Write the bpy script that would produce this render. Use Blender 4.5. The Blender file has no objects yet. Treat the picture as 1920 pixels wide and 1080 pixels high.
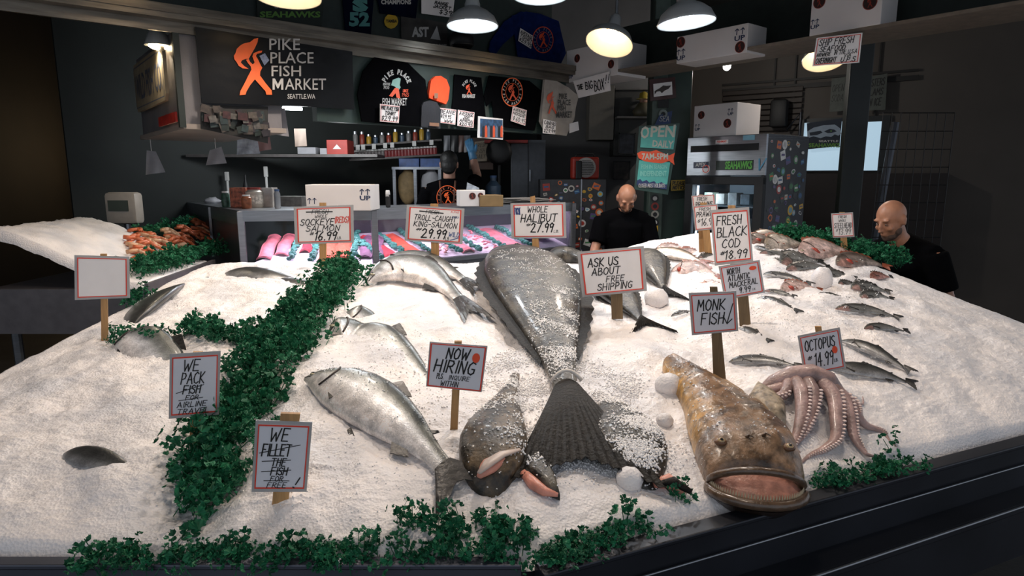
import bpy, bmesh, math, random
import numpy as np
from mathutils import Vector, Matrix, noise as mnoise
from mathutils.bvhtree import BVHTree

rnd = random.Random(7)
SC = bpy.context.scene
COL = SC.collection

# ------------------------------------------------------------------ camera
FPX, HOR = 1200.0, 334.0                       # focal length and horizon row in a 1920x1080 frame
PITCH = math.atan((540 - HOR) / FPX)
CAMZ = 1.6
cam = bpy.data.cameras.new('camera'); camo = bpy.data.objects.new('camera', cam); COL.objects.link(camo)
camo.location = (0, 0, CAMZ); camo.rotation_euler = (math.pi / 2 - PITCH, 0, 0)
cam.sensor_width = 36; cam.lens = FPX / 1920 * 36; cam.clip_start = .05
SC.camera = camo

# ------------------------------------------------------------------ world, exposure
w = bpy.data.worlds.new('world'); SC.world = w; w.use_nodes = True
w.node_tree.nodes['Background'].inputs[0].default_value = (.80, .88, 1.0, 1)
w.node_tree.nodes['Background'].inputs[1].default_value = .40
SC.view_settings.view_transform = 'Standard'; SC.view_settings.look = 'None'
SC.view_settings.gamma = 1; SC.view_settings.use_curve_mapping = False
SC.view_settings.exposure = 0.72

# ------------------------------------------------------------------ helpers
def lin(h):
    h = h.lstrip('#'); o = []
    for i in (0, 2, 4):
        c = int(h[i:i+2], 16) / 255
        o.append(c / 12.92 if c <= .04045 else ((c + .055) / 1.055) ** 2.4)
    return tuple(o)

_M = {}
def M(key, hexc=None, rough=.55, metal=0., var=.12, scale=18., bump=0., bscale=60., emit=0., attr=False,
      stretch=None, spec=.5, alpha=1., trans=0., sss=0., coat=0., ecol=None):
    if key in _M: return _M[key]
    m = bpy.data.materials.new(key); m.use_nodes = True; nt = m.node_tree; N = nt.nodes; Lk = nt.links
    b = N['Principled BSDF']
    tc = N.new('ShaderNodeTexCoord'); mp = N.new('ShaderNodeMapping'); Lk.new(tc.outputs['Object'], mp.inputs[0])
    if stretch: mp.inputs['Scale'].default_value = stretch
    nz = N.new('ShaderNodeTexNoise'); nz.inputs['Scale'].default_value = scale; nz.inputs['Detail'].default_value = 4
    Lk.new(mp.outputs[0], nz.inputs['Vector'])
    mr = N.new('ShaderNodeMapRange'); mr.inputs[1].default_value = .3; mr.inputs[2].default_value = .7
    mr.inputs[3].default_value = 1 - var; mr.inputs[4].default_value = 1 + var * .6
    Lk.new(nz.outputs[0], mr.inputs[0])
    mx = N.new('ShaderNodeMix'); mx.data_type = 'RGBA'; mx.blend_type = 'MULTIPLY'; mx.inputs[0].default_value = 1
    if attr:
        at = N.new('ShaderNodeAttribute'); at.attribute_name = 'Col'; Lk.new(at.outputs['Color'], mx.inputs[6])
    else:
        mx.inputs[6].default_value = (*lin(hexc), 1)
    Lk.new(mr.outputs[0], mx.inputs[7]); Lk.new(mx.outputs[2], b.inputs['Base Color'])
    b.inputs['Roughness'].default_value = rough; b.inputs['Metallic'].default_value = metal
    b.inputs['Specular IOR Level'].default_value = spec
    if coat: b.inputs['Coat Weight'].default_value = coat; b.inputs['Coat Roughness'].default_value = .12
    if sss:
        b.inputs['Subsurface Weight'].default_value = sss; b.inputs['Subsurface Radius'].default_value = (.02, .015, .015)
    if trans: b.inputs['Transmission Weight'].default_value = trans
    if alpha < 1: b.inputs['Alpha'].default_value = alpha
    if emit:
        b.inputs['Emission Color'].default_value = (*lin(ecol or hexc), 1); b.inputs['Emission Strength'].default_value = emit
    if bump:
        n2 = N.new('ShaderNodeTexNoise'); n2.inputs['Scale'].default_value = bscale; n2.inputs['Detail'].default_value = 5
        Lk.new(mp.outputs[0], n2.inputs['Vector'])
        bp = N.new('ShaderNodeBump'); bp.inputs['Strength'].default_value = bump; bp.inputs['Distance'].default_value = .01
        Lk.new(n2.outputs[0], bp.inputs['Height']); Lk.new(bp.outputs[0], b.inputs['Normal'])
    _M[key] = m
    return m

class MB:
    def __init__(s): s.v = []; s.f = []; s.c = []
    def add(s, vs, fs, col=None):
        o = len(s.v); s.v += [tuple(p) for p in vs]; s.f += [tuple(i + o for i in f) for f in fs]
        if col is not None: s.c += [col] * len(vs) if not isinstance(col, list) else col
        return s
    def box(s, c, d, rz=0., ch=0.):
        x, y, z = d[0] / 2, d[1] / 2, d[2] / 2; ca, sa = math.cos(rz), math.sin(rz)
        if ch <= 0:
            vs = [(sx * x, sy * y, sz * z) for sz in (-1, 1) for sx, sy in ((-1, -1), (1, -1), (1, 1), (-1, 1))]
            fs = [(3, 2, 1, 0), (4, 5, 6, 7), (0, 1, 5, 4), (1, 2, 6, 5), (2, 3, 7, 6), (3, 0, 4, 7)]
        else:
            bm = bmesh.new(); bmesh.ops.create_cube(bm, size=1)
            for q in bm.verts: q.co = (q.co.x * d[0], q.co.y * d[1], q.co.z * d[2])
            bmesh.ops.bevel(bm, geom=bm.edges[:], offset=ch, segments=2, affect='EDGES', profile=.5)
            bm.verts.index_update()
            vs = [tuple(q.co) for q in bm.verts]; fs = [tuple(q.index for q in f.verts) for f in bm.faces]; bm.free()
        return s.add([(p[0] * ca - p[1] * sa + c[0], p[0] * sa + p[1] * ca + c[1], p[2] + c[2]) for p in vs], fs)
    def prism_xz(s, poly, y0, y1):
        """polygon in local x,z extruded between y0 (front) and y1 (back)"""
        n = len(poly)
        vs = [(p[0], y0, p[1]) for p in poly] + [(p[0], y1, p[1]) for p in poly]
        fs = [tuple(range(n)), tuple(range(2 * n - 1, n - 1, -1))] + [(i, i + n, (i + 1) % n + n, (i + 1) % n) for i in range(n)]
        return s.add(vs, fs)
    def prism_xy(s, poly, z0, z1):
        n = len(poly)
        vs = [(p[0], p[1], z0) for p in poly] + [(p[0], p[1], z1) for p in poly]
        fs = [tuple(range(n - 1, -1, -1)), tuple(range(n, 2 * n))] + [(i, (i + 1) % n, (i + 1) % n + n, i + n) for i in range(n)]
        return s.add(vs, fs)
    def tube(s, path, rad, n=8, cap=True, flat=1.):
        P = [Vector(p) for p in path]; k = len(P)
        R = rad if isinstance(rad, (list, tuple)) else [rad] * k
        vs = []; fs = []; up = Vector((0, 0, 1))
        for i in range(k):
            t = (P[min(i + 1, k - 1)] - P[max(i - 1, 0)])
            if t.length < 1e-9: t = Vector((0, 0, 1))
            t.normalize()
            a = t.cross(up)
            if a.length < 1e-3: a = t.cross(Vector((0, 1, 0)))
            a.normalize(); b = a.cross(t)
            for j in range(n):
                q = 2 * math.pi * j / n
                vs.append(P[i] + (a * math.cos(q) + b * math.sin(q) * flat) * R[i])
        for i in range(k - 1):
            for j in range(n):
                fs.append((i * n + j, i * n + (j + 1) % n, (i + 1) * n + (j + 1) % n, (i + 1) * n + j))
        if cap: fs += [tuple(range(n - 1, -1, -1)), tuple((k - 1) * n + j for j in range(n))]
        return s.add(vs, fs)
    def lathe(s, prof, n=24, c=(0, 0, 0), mtx=None):
        vs = []; k = len(prof)
        for r, z in prof:
            for j in range(n):
                q = 2 * math.pi * j / n; p = Vector((r * math.cos(q), r * math.sin(q), z))
                if mtx: p = mtx @ p
                vs.append((p.x + c[0], p.y + c[1], p.z + c[2]))
        fs = [(i * n + j, i * n + (j + 1) % n, (i + 1) * n + (j + 1) % n, (i + 1) * n + j) for i in range(k - 1) for j in range(n)]
        fs += [tuple(range(n - 1, -1, -1)), tuple((k - 1) * n + j for j in range(n))]
        return s.add(vs, fs)
    def ell(s, c, r, n=16, m=10, mtx=None):
        vs = []; fs = []
        for i in range(m + 1):
            a = math.pi * i / m
            for j in range(n):
                q = 2 * math.pi * j / n
                p = Vector((r[0] * math.sin(a) * math.cos(q), r[1] * math.sin(a) * math.sin(q), r[2] * math.cos(a)))
                if mtx: p = mtx @ p
                vs.append((p.x + c[0], p.y + c[1], p.z + c[2]))
        for i in range(m):
            for j in range(n): fs.append((i * n + j, (i + 1) * n + j, (i + 1) * n + (j + 1) % n, i * n + (j + 1) % n))
        return s.add(vs, fs)
    def build(s, name, mat, parent=None, smooth=False, label=None, kind=None):
        me = bpy.data.meshes.new(name); me.from_pydata(s.v, [], s.f); me.validate()
        if s.c:
            ca = me.color_attributes.new('Col', 'FLOAT_COLOR', 'POINT')
            arr = np.ones((len(s.v), 4), 'f'); arr[:, :3] = np.array(s.c)[:, :3]; ca.data.foreach_set('color', arr.ravel())
        if smooth:
            me.polygons.foreach_set('use_smooth', [True] * len(me.polygons))
            if smooth == 'auto':
                try: me.set_sharp_from_angle(angle=math.radians(40))
                except Exception: pass
        me.materials.append(mat)
        o = bpy.data.objects.new(name, me); COL.objects.link(o)
        if parent: o.parent = parent
        if label: o['label'] = label
        if kind: o['kind'] = kind
        return o

def thing(name, label, cat, loc=(0, 0, 0), rz=0., group=None):
    o = bpy.data.objects.new(name, None); COL.objects.link(o); o.empty_display_size = .05
    o.location = loc; o.rotation_euler = (0, 0, rz); o['label'] = label; o['category'] = cat
    if group: o['group'] = group
    return o
def tag(o, label, cat, group=None, kind=None):
    o['label'] = label; o['category'] = cat
    if group: o['group'] = group
    if kind: o['kind'] = kind
    return o
def struct(o, label=None):
    o['kind'] = 'structure'
    if label: o['label'] = label
    return o
def copy_tree(o, parent=None):
    c = o.copy(); COL.objects.link(c); c.parent = parent
    for ch in list(o.children): copy_tree(ch, c)
    return c

# ---- photograph pixel -> world
CP, SP = math.cos(PITCH), math.sin(PITCH)
def ray(px, py):
    u = (px - 960) / FPX; v = (py - 540) / FPX
    return Vector((u, CP - v * SP, -SP - v * CP))
def at_z(px, py, z):
    d = ray(px, py); return Vector((0, 0, CAMZ)) + d * ((z - CAMZ) / d.z)
def at_Y(px, py, Y):
    d = ray(px, py); return Vector((0, 0, CAMZ)) + d * (Y / d.y)
class Plane:
    """vertical plane through O along horizontal direction e; local x = e, local z = up, -y = towards viewer"""
    def __init__(s, O, e):
        s.O = Vector((O[0], O[1], 0)); l = math.hypot(*e); s.e = Vector((e[0] / l, e[1] / l, 0)); s.n = Vector((s.e.y, -s.e.x, 0))
        s.rz = math.atan2(s.e.y, s.e.x)
    def hit(s, px, py):
        d = ray(px, py); c = Vector((0, 0, CAMZ)); t = (s.O - c).dot(s.n) / d.dot(s.n); return c + d * t
    def lp(s, px, py, base):
        p = s.hit(px, py) - Vector(base); return (p.dot(s.e), p.z)
def plane_Y(Y, yaw=0., X=0.): return Plane((X, Y), (math.cos(yaw), math.sin(yaw)))

# ---- lettering: a hand-drawn stroke alphabet, and the block face
SF = {
'A': [[(0,0),(.32,1),(.62,0)],[(.08,.36),(.56,.36)]], 'B': [[(0,0),(.03,1),(.4,.95),(.45,.72),(.3,.55),(.05,.52)],[(.3,.55),(.52,.38),(.48,.1),(.3,0),(0,0)]],
'C': [[(.55,.85),(.35,1),(.1,.8),(0,.45),(.1,.1),(.32,0),(.55,.15)]], 'D': [[(0,0),(.03,1),(.35,.92),(.56,.6),(.5,.25),(.3,.03),(0,0)]],
'E': [[(.55,1),(.03,1),(0,0),(.5,0)],[(.02,.53),(.42,.53)]], 'F': [[(.6,1),(.05,1),(0,0)],[(.03,.55),(.42,.55)]],
'G': [[(.55,.85),(.33,1),(.08,.75),(0,.4),(.12,.08),(.35,0),(.55,.15),(.55,.42),(.34,.42)]], 'H': [[(0,0),(.04,1)],[(.5,0),(.54,1)],[(.0,.5),(.55,.5)]],
'I': [[(.08,0),(.1,1)]], 'J': [[(.45,1),(.45,.2),(.3,0),(.1,.05),(0,.25)]], 'K': [[(0,0),(.03,1)],[(.5,1),(.03,.45),(.55,0)]],
'L': [[(.02,1),(0,0),(.5,0)]], 'M': [[(0,0),(.08,1),(.35,.35),(.62,1),(.7,0)]], 'N': [[(0,0),(.04,1),(.5,0),(.55,1)]],
'O': [[(.3,1),(.08,.8),(0,.45),(.1,.1),(.3,0),(.5,.12),(.6,.5),(.52,.85),(.3,1)]], 'P': [[(0,0),(.04,1),(.42,.95),(.52,.75),(.4,.52),(.05,.45)]],
'Q': [[(.3,1),(.08,.8),(0,.45),(.1,.1),(.3,0),(.5,.12),(.6,.5),(.52,.85),(.3,1)],[(.35,.3),(.65,-.1)]], 'R': [[(0,0),(.04,1),(.42,.95),(.5,.75),(.4,.55),(.05,.48)],[(.2,.5),(.55,0)]],
'S': [[(.52,.88),(.32,1),(.08,.88),(.05,.68),(.25,.54),(.48,.38),(.5,.15),(.3,0),(.05,.08),(-.05,.2)]], 'T': [[(0,1),(.62,1)],[(.32,1),(.28,0)]],
'U': [[(0,1),(.02,.25),(.2,0),(.4,.08),(.5,.3),(.54,1)]], 'V': [[(0,1),(.25,0),(.55,1)]], 'W': [[(0,1),(.15,0),(.38,.65),(.55,0),(.8,1)]],
'X': [[(0,1),(.5,0)],[(.52,1),(0,0)]], 'Y': [[(0,1),(.27,.5),(.55,1)],[(.27,.5),(.2,0)]], 'Z': [[(0,1),(.52,1),(0,0),(.55,0)]],
'0': [[(.28,1),(.06,.75),(0,.4),(.12,.05),(.3,0),(.5,.25),(.53,.7),(.28,1)]], '1': [[(.0,.8),(.2,1),(.12,0)]], '2': [[(0,.8),(.2,1),(.45,.88),(.42,.6),(0,0),(.6,.02)]],
'3': [[(.02,.9),(.3,1),(.48,.78),(.2,.54),(.5,.3),(.32,0),(0,.1)]], '4': [[(.4,0),(.42,1),(0,.35),(.6,.35)]], '5': [[(.5,1),(.1,1),(.05,.58),(.35,.6),(.5,.32),(.35,0),(0,.08)]],
'6': [[(.45,1),(.15,.65),(0,.3),(.15,0),(.42,.08),(.45,.35),(.2,.45),(.03,.3)]], '7': [[(0,1),(.55,1),(.15,0)]], '8': [[(.28,.52),(.05,.75),(.25,1),(.48,.8),(.28,.52),(.02,.25),(.25,0),(.5,.22),(.28,.52)]],
'9': [[(.48,.8),(.28,1),(.02,.78),(.12,.52),(.42,.6),(.48,.85),(.3,0)]], '$': [[(.45,.75),(.25,.85),(.05,.7),(.4,.4),(.3,.18),(0,.25)],[(.2,1),(.22,0)]],
'#': [[(.12,.25),(.2,.95)],[(.34,.25),(.42,.95)],[(0,.45),(.5,.48)],[(.02,.72),(.52,.75)]], '.': [[(.08,.0),(.12,.04)]], '!': [[(.1,1),(.08,.32)],[(.06,.05),(.08,.0)]], '-': [[(.05,.5),(.45,.5)]],
'(': [[(.25,1.05),(.05,.6),(.22,-.1)]], ')': [[(0,1.05),(.2,.6),(.02,-.1)]], "'": [[(.1,1),(.08,.8)]], '/': [[(0,0),(.4,1)]], '^': [[(.1,0),(.12,.95)],[(-.05,.7),(.12,1),(.28,.7)]], ',': [[(.1,.05),(.05,-.15)]],
' ': []}
def stroke_text(text, slant=.12, jit=.02):
    """polylines in a unit-high line; returns (lines, width)"""
    out = []; x = 0.
    for ch in text:
        st = SF.get(ch.upper(), []); wd = .28
        if st:
            wd = max(p[0] for l in st for p in l)
            for l in st: out.append([(x + p[0] + p[1] * slant + rnd.uniform(-jit, jit), p[1] + rnd.uniform(-jit, jit)) for p in l])
        x += wd + .2
    return out, max(x - .2, .1)
def ribbons(mb, lines, wd, y):
    """flat strokes in local x,z at depth y"""
    for l in lines:
        for (x0, z0), (x1, z1) in zip(l, l[1:]):
            dx, dz = x1 - x0, z1 - z0; q = math.hypot(dx, dz)
            if q < 1e-7: continue
            dx, dz = dx / q, dz / q; e = wd * .38; a, b = -dz * wd / 2, dx * wd / 2
            xa, za, xb, zb = x0 - dx * e, z0 - dz * e, x1 + dx * e, z1 + dz * e
            mb.add([(xa + a, y, za + b), (xa - a * .8, y, za - b * .8), (xb - a, y, zb - b), (xb + a * .8, y, zb + b * .8)], [(0, 1, 2, 3)])
_bf = {}
def block_text(text, bold=.02):
    """(verts2d, faces, w, h) of the plain block face"""
    if (text, bold) in _bf: return _bf[(text, bold)]
    cu = bpy.data.curves.new('t', 'FONT'); cu.body = text; cu.size = 1; cu.resolution_u = 2; cu.offset = bold; cu.fill_mode = 'FRONT'
    o = bpy.data.objects.new('t', cu); COL.objects.link(o)
    dg = bpy.context.evaluated_depsgraph_get(); ev = o.evaluated_get(dg); me = ev.to_mesh()
    vs = [(v.co.x, v.co.y) for v in me.vertices]; fs = [tuple(p.vertices) for p in me.polygons]; ev.to_mesh_clear()
    bpy.data.objects.remove(o); bpy.data.curves.remove(cu)
    x0 = min(p[0] for p in vs); x1 = max(p[0] for p in vs); y0 = min(p[1] for p in vs); y1 = max(p[1] for p in vs)
    vs = [((p[0] - x0) / (x1 - x0), (p[1] - y0) / (y1 - y0)) for p in vs]
    _bf[(text, bold)] = (vs, fs, x1 - x0, y1 - y0); return _bf[(text, bold)]
def bil(q, u, v):
    """q = TL,TR,BR,BL (x,z); u right 0..1, v down 0..1"""
    return tuple(q[0][k] * (1 - u) * (1 - v) + q[1][k] * u * (1 - v) + q[2][k] * u * v + q[3][k] * (1 - u) * v for k in (0, 1))
def hand(mb, q, text, u0, u1, v0, v1, wd, y, slant=.12):
    ls, W = stroke_text(text, slant)
    ribbons(mb, [[bil(q, u0 + (u1 - u0) * p[0] / W, v1 + (v0 - v1) * p[1]) for p in l] for l in ls], wd, y)
def block(mb, q, text, u0, u1, v0, v1, y, bold=.02):
    vs, fs, W, H = block_text(text, bold)
    pts = [bil(q, u0 + (u1 - u0) * p[0], v1 + (v0 - v1) * p[1]) for p in vs]
    mb.add([(p[0], y, p[1]) for p in pts], fs)
def poly(mb, q, pts, y):
    pp = [bil(q, *p) for p in pts]; mb.add([(p[0], y, p[1]) for p in pp], [tuple(range(len(pp)))])
def ringpoly(mb, q, cu, cv, ru, rv, t, y, n=28):
    a = []; 
    for k in range(n):
        c, s = math.cos(2*math.pi*k/n), math.sin(2*math.pi*k/n)
        a.append(bil(q, cu + ru * c, cv + rv * s)); a.append(bil(q, cu + (ru - t * ru) * c, cv + (rv - t * rv) * s))
    mb.add([(p[0], y, p[1]) for p in a], [(2*k, 2*k+1, (2*k+3) % (2*n), (2*k+2) % (2*n)) for k in range(n)])
def discpoly(mb, q, cu, cv, ru, rv, y, n=24):
    poly(mb, q, [(cu + ru * math.cos(2*math.pi*k/n), cv + rv * math.sin(2*math.pi*k/n)) for k in range(n)], y)
def nrm(pts, x0, x1, y0, y1): return [((x - x0) / (x1 - x0), (y - y0) / (y1 - y0)) for x, y in pts]
# the stall's emblem: a man carrying a big fish on his shoulder
MAN_FISH = nrm([(955,303),(925,310),(895,335),(850,345),(825,360),(800,385),(790,420),(778,440),(782,465),(800,490),(812,515),(840,535),(885,540),(850,515),(828,490),(835,475),(865,462),(885,462),(905,425),(930,380),(950,335)], 770, 1062, 300, 745)
MAN_BODY = nrm([(865,470),(885,462),(895,485),(915,505),(928,490),(912,445),(920,420),(960,402),(985,400),(980,415),(945,425),(938,440),(955,470),(975,515),(985,530),(970,560),(968,590),(1010,650),(1055,705),(1058,738),(1015,738),(1008,710),(930,620),(895,665),(868,715),(862,738),(820,742),(825,710),(860,640),(880,595),(905,545),(900,520),(880,495)], 770, 1062, 300, 745)
def man(mb, q, u0, u1, v0, v1, y):
    for P in (MAN_FISH, MAN_BODY): poly(mb, q, [(u0 + (u1 - u0) * a, v0 + (v1 - v0) * b) for a, b in P], y)
def ring_text(mb, q, text, cu, cv, ru, rv, h, a0, a1, wd, y, inward=False):
    ls_n = len(text)
    for i, ch in enumerate(text):
        st = SF.get(ch, [])
        a = a0 + (a1 - a0) * (i / max(ls_n - 1, 1))
        for l in st:
            pl = []
            for x, z in l:
                lx, lz = (x - .28) * h * .9, (z - .5) * h
                if inward: rr = 1 - lz; aa = a - lx * 1.0
                else: rr = 1 + lz; aa = a + lx * 1.0
                pl.append(bil(q, cu + ru * rr * math.sin(aa), cv - rv * rr * math.cos(aa)))
            ribbons(mb, [pl], wd, y)

# ---- the stall's axes
E1 = Vector((math.cos(math.radians(39)), math.sin(math.radians(39)), 0))
E2 = Vector((E1.y, -E1.x, 0))
K = Vector((.5, 5.97, 0))                    # inner corner of the overhead fascia
FASC = Plane(K, E1); BEAM = Plane((1.28, 5.0), E2)
# ================================================================== the setting
m_floor = M('floor_concrete', '#3a3734', .6, var=.3, scale=3, bump=.2)
m_dark = M('dark_green_wall', '#141a18', .7, var=.25, scale=4)
m_ceil = M('ceiling_dark', '#191b1a', .8, var=.2)
m_steel = M('brushed_steel', '#8d9095', .32, .85, var=.15, scale=6, stretch=(1, 1, 14))
m_steeld = M('dark_steel', '#3c3f46', .38, .6, var=.3, scale=5)
m_white = M('white_card', '#dcd8d6', .55, var=.05)
m_black = M('black_matte', '#0c0c0e', .6, var=.2)
struct(MB().box((0, 5, -.05), (16, 18, .1)).build('floor', m_floor))
struct(MB().box((0, 6, 3.75), (16, 14, .1)).build('ceiling', m_ceil))
struct(MB().box((-6.2, 6, 1.85), (.1, 14, 3.7)).build('wall_left', M('wall_far_brown', '#17130f', .8, var=.3, scale=3)))
struct(MB().box((-1, 13, 1.85), (16, .1, 3.7)).build('wall_far', M('wall_far_brown')))
# stall back wall (runs along the stall's own axis) and the pale partition behind the helper
def wall_seg(name, a, b, z0, z1, th, mat):
    d = Vector(b) - Vector(a); c = (Vector(a) + Vector(b)) / 2
    return struct(MB().box((0, 0, (z1 - z0) / 2), (d.length, th, z1 - z0)).build(name, mat)), c, math.atan2(d.y, d.x)
def put_wall(name, a, b, z0, z1, th, mat):
    o, c, r = wall_seg(name, (*a, 0), (*b, 0), z0, z1, th, mat); o.location = (c.x, c.y, z0); o.rotation_euler.z = r; return o
WB0 = K - E2 * 2.3 - E1 * 3.6; WB1 = K - E2 * 2.3 + E1 * 1.6
put_wall('wall_back', (WB0.x, WB0.y), (WB1.x, WB1.y), 0, 3.7, .1, m_dark)
put_wall('wall_partition', (.35, 7.75), (2.05, 7.75), 0, 3.7, .1, M('partition_grey', '#4e4c4c', .7, var=.15, scale=3))
put_wall('wall_right', (2.0, 9.3), (6.2, 6.55), 0, 3.7, .1, M('wall_beige', '#4d4640', .7, var=.12, scale=2))

# ------------------------------------------------------------------ ice bed
S22, C22 = math.sin(math.radians(23.5)), math.cos(math.radians(23.5))
FRONT = [(-1.88, 1.30), (.04, 1.27), (2.62, 2.38)]
BACK = [(-1.84, 3.82), (-.3, 3.92), (.9, 4.28), (1.95, 4.15)]
MOUNDS = []                                   # (x, y, radius, height)
def sstep(a, b, x):
    t = np.clip((x - a) / (b - a), 0, 1); return t * t * (3 - 2 * t)
def ice_s(x, y):
    """smooth height of the ice bed (works on arrays)"""
    x = np.asarray(x, float); y = np.asarray(y, float)
    dl = y - 1.28; dr = -(x - .05) * S22 + (y - 1.26) * C22
    d = np.maximum(np.minimum(dl, dr), 0)
    k = .103 + .095 * sstep(.3, 1.5, x)
    z = .775 + k * d + .05 * (1 - np.exp(-d / .12))
    for mx, my, r, h in MOUNDS: z = z + h * np.exp(-((x - mx) ** 2 + (y - my) ** 2) / (r * r))
    return z
def _ss(a, b, x):
    t = (x - a) / (b - a); t = 0. if t < 0 else 1. if t > 1 else t; return t * t * (3 - 2 * t)
def ice1(x, y):
    d = max(min(y - 1.28, -(x - .05) * S22 + (y - 1.26) * C22), 0.)
    z = .775 + (.103 + .095 * _ss(.3, 1.5, x)) * d + .05 * (1 - math.exp(-d / .12))
    for mx, my, r, h in MOUNDS:
        q = ((x - mx) ** 2 + (y - my) ** 2) / (r * r)
        if q < 9: z += h * math.exp(-q)
    return z
def on_ice(px, py):
    z = .95
    for _ in range(14):
        p = at_z(px, py, z); z = .5 * z + .5 * ice1(p.x, p.y)
    return at_z(px, py, z)
def mound(px, py, r, h):
    p = on_ice(px, py); MOUNDS.append((p.x, p.y, r, h))
for a in ((455, 530, .45, .045), (330, 640, .3, .03), (640, 830, .3, .025), (800, 620, .28, .03), (1180, 690, .25, .05),
          (1500, 745, .16, .06), (600, 700, .2, .03), (1370, 560, .35, .012), (700, 560, .3, .03), (1590, 640, .3, .02), (480, 870, .12, .02)):
    mound(*a)
# shallow trough where the parsley divider lies
for a in ((600, 560), (560, 620), (500, 680), (460, 740), (430, 800), (400, 880), (380, 950)): mound(*a, .14, -.035)

def lerp_poly(P, u):
    L = [0]
    for a, b in zip(P, P[1:]): L.append(L[-1] + math.hypot(b[0] - a[0], b[1] - a[1]))
    t = u * L[-1]
    for i in range(len(P) - 1):
        if t <= L[i + 1] + 1e-9:
            k = (t - L[i]) / (L[i + 1] - L[i]); return (P[i][0] + (P[i+1][0] - P[i][0]) * k, P[i][1] + (P[i+1][1] - P[i][1]) * k)
    return P[-1]
def make_ice():
    NU, NV = 520, 400
    us = np.linspace(0, 1, NU); F = np.array([lerp_poly(FRONT, u) for u in us]); B = np.array([lerp_poly(BACK, u) for u in us])
    vv = np.linspace(0, 1, NV) ** 1.25
    X = F[None, :, 0] * (1 - vv[:, None]) + B[None, :, 0] * vv[:, None]
    Y = F[None, :, 1] * (1 - vv[:, None]) + B[None, :, 1] * vv[:, None]
    Z = ice_s(X, Y)
    nz = np.empty(X.size); xf = X.ravel(); yf = Y.ravel(); N = mnoise.noise
    for i in range(X.size):
        x, y = xf[i], yf[i]
        a = N((x * 4.5, y * 4.5, 3.1)); b = N((x * 13, y * 13, 1.7)); c = N((x * 38, y * 38, .3)); e = N((x * 85, y * 85, 5.))
        nz[i] = a * .024 + b * .013 + abs(c) * .007 + e * .0035
    edge = np.minimum(1, np.minimum(np.minimum(vv[:, None], 1 - vv[:, None]) * 14 + .15, np.minimum(us[None, :], 1 - us[None, :]) * 20 + .15))
    Z = Z + nz.reshape(Z.shape) * edge
    drop = sstep(0, .018, vv)[:, None] * sstep(1, .985, vv)[:, None] * sstep(0, .012, us)[None, :] * sstep(1, .988, us)[None, :]
    Z = .755 * (1 - drop) + Z * drop
    V = np.stack([X.ravel(), Y.ravel(), Z.ravel()], 1)
    idx = np.arange(NU * NV).reshape(NV, NU)
    Fc = np.stack([idx[:-1, :-1].ravel(), idx[:-1, 1:].ravel(), idx[1:, 1:].ravel(), idx[1:, :-1].ravel()], 1)
    return V, Fc
def ice_material():
    m = bpy.data.materials.new('crushed_ice'); m.use_nodes = True; N = m.node_tree.nodes; L = m.node_tree.links; b = N['Principled BSDF']
    tc = N.new('ShaderNodeTexCoord')
    n1 = N.new('ShaderNodeTexNoise'); n1.inputs['Scale'].default_value = 5; n1.inputs['Detail'].default_value = 6
    n2 = N.new('ShaderNodeTexNoise'); n2.inputs['Scale'].default_value = 170; n2.inputs['Detail'].default_value = 3
    v = N.new('ShaderNodeTexVoronoi'); v.inputs['Scale'].default_value = 130
    for n in (n1, n2, v): L.new(tc.outputs['Object'], n.inputs['Vector'])
    cr = N.new('ShaderNodeValToRGB'); cr.color_ramp.elements[0].position = .35; cr.color_ramp.elements[1].position = .62
    cr.color_ramp.elements[0].color = (*lin('#d5d3d6'), 1); cr.color_ramp.elements[1].color = (*lin('#f0e9e6'), 1)
    L.new(n1.outputs[0], cr.inputs[0]); L.new(cr.outputs[0], b.inputs['Base Color'])
    ad = N.new('ShaderNodeMath'); ad.operation = 'ADD'; L.new(n2.outputs[0], ad.inputs[0]); L.new(v.outputs['Distance'], ad.inputs[1])
    bp = N.new('ShaderNodeBump'); bp.inputs['Strength'].default_value = .35; bp.inputs['Distance'].default_value = .005
    L.new(ad.outputs[0], bp.inputs['Height']); L.new(bp.outputs[0], b.inputs['Normal'])
    b.inputs['Roughness'].default_value = .42; 
    return m
m_ice = ice_material()
ICE_V, ICE_F = make_ice()
mb = MB(); mb.v = [tuple(p) for p in ICE_V.tolist()]; mb.f = [tuple(f) for f in ICE_F.tolist()]
ice_o = mb.build('crushed_ice', m_ice, smooth=True)
tag(ice_o, 'sloping bed of crushed white ice under the fish display', 'ice', kind='stuff')
BV_V = [tuple(p) for p in ICE_V[:, :].tolist()]; BV_F = [tuple(f) for f in ICE_F.tolist()]   # grows with each fish body
_bvh = [None]
def bvh():
    if _bvh[0] is None: _bvh[0] = BVHTree.FromPolygons(BV_V, BV_F)
    return _bvh[0]
def bv_add(vs, fs):
    o = len(BV_V); BV_V.extend([tuple(v) for v in vs]); BV_F.extend([tuple(i + o for i in f) for f in fs]); _bvh[0] = None
def drop_on(x, y):
    h = bvh().ray_cast(Vector((x, y, 3.)), Vector((0, 0, -1)))
    return h[0].z if h[0] is not None else .78
ICE_BVH = BVHTree.FromPolygons([tuple(p) for p in ICE_V.tolist()], [tuple(f) for f in ICE_F.tolist()])

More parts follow.
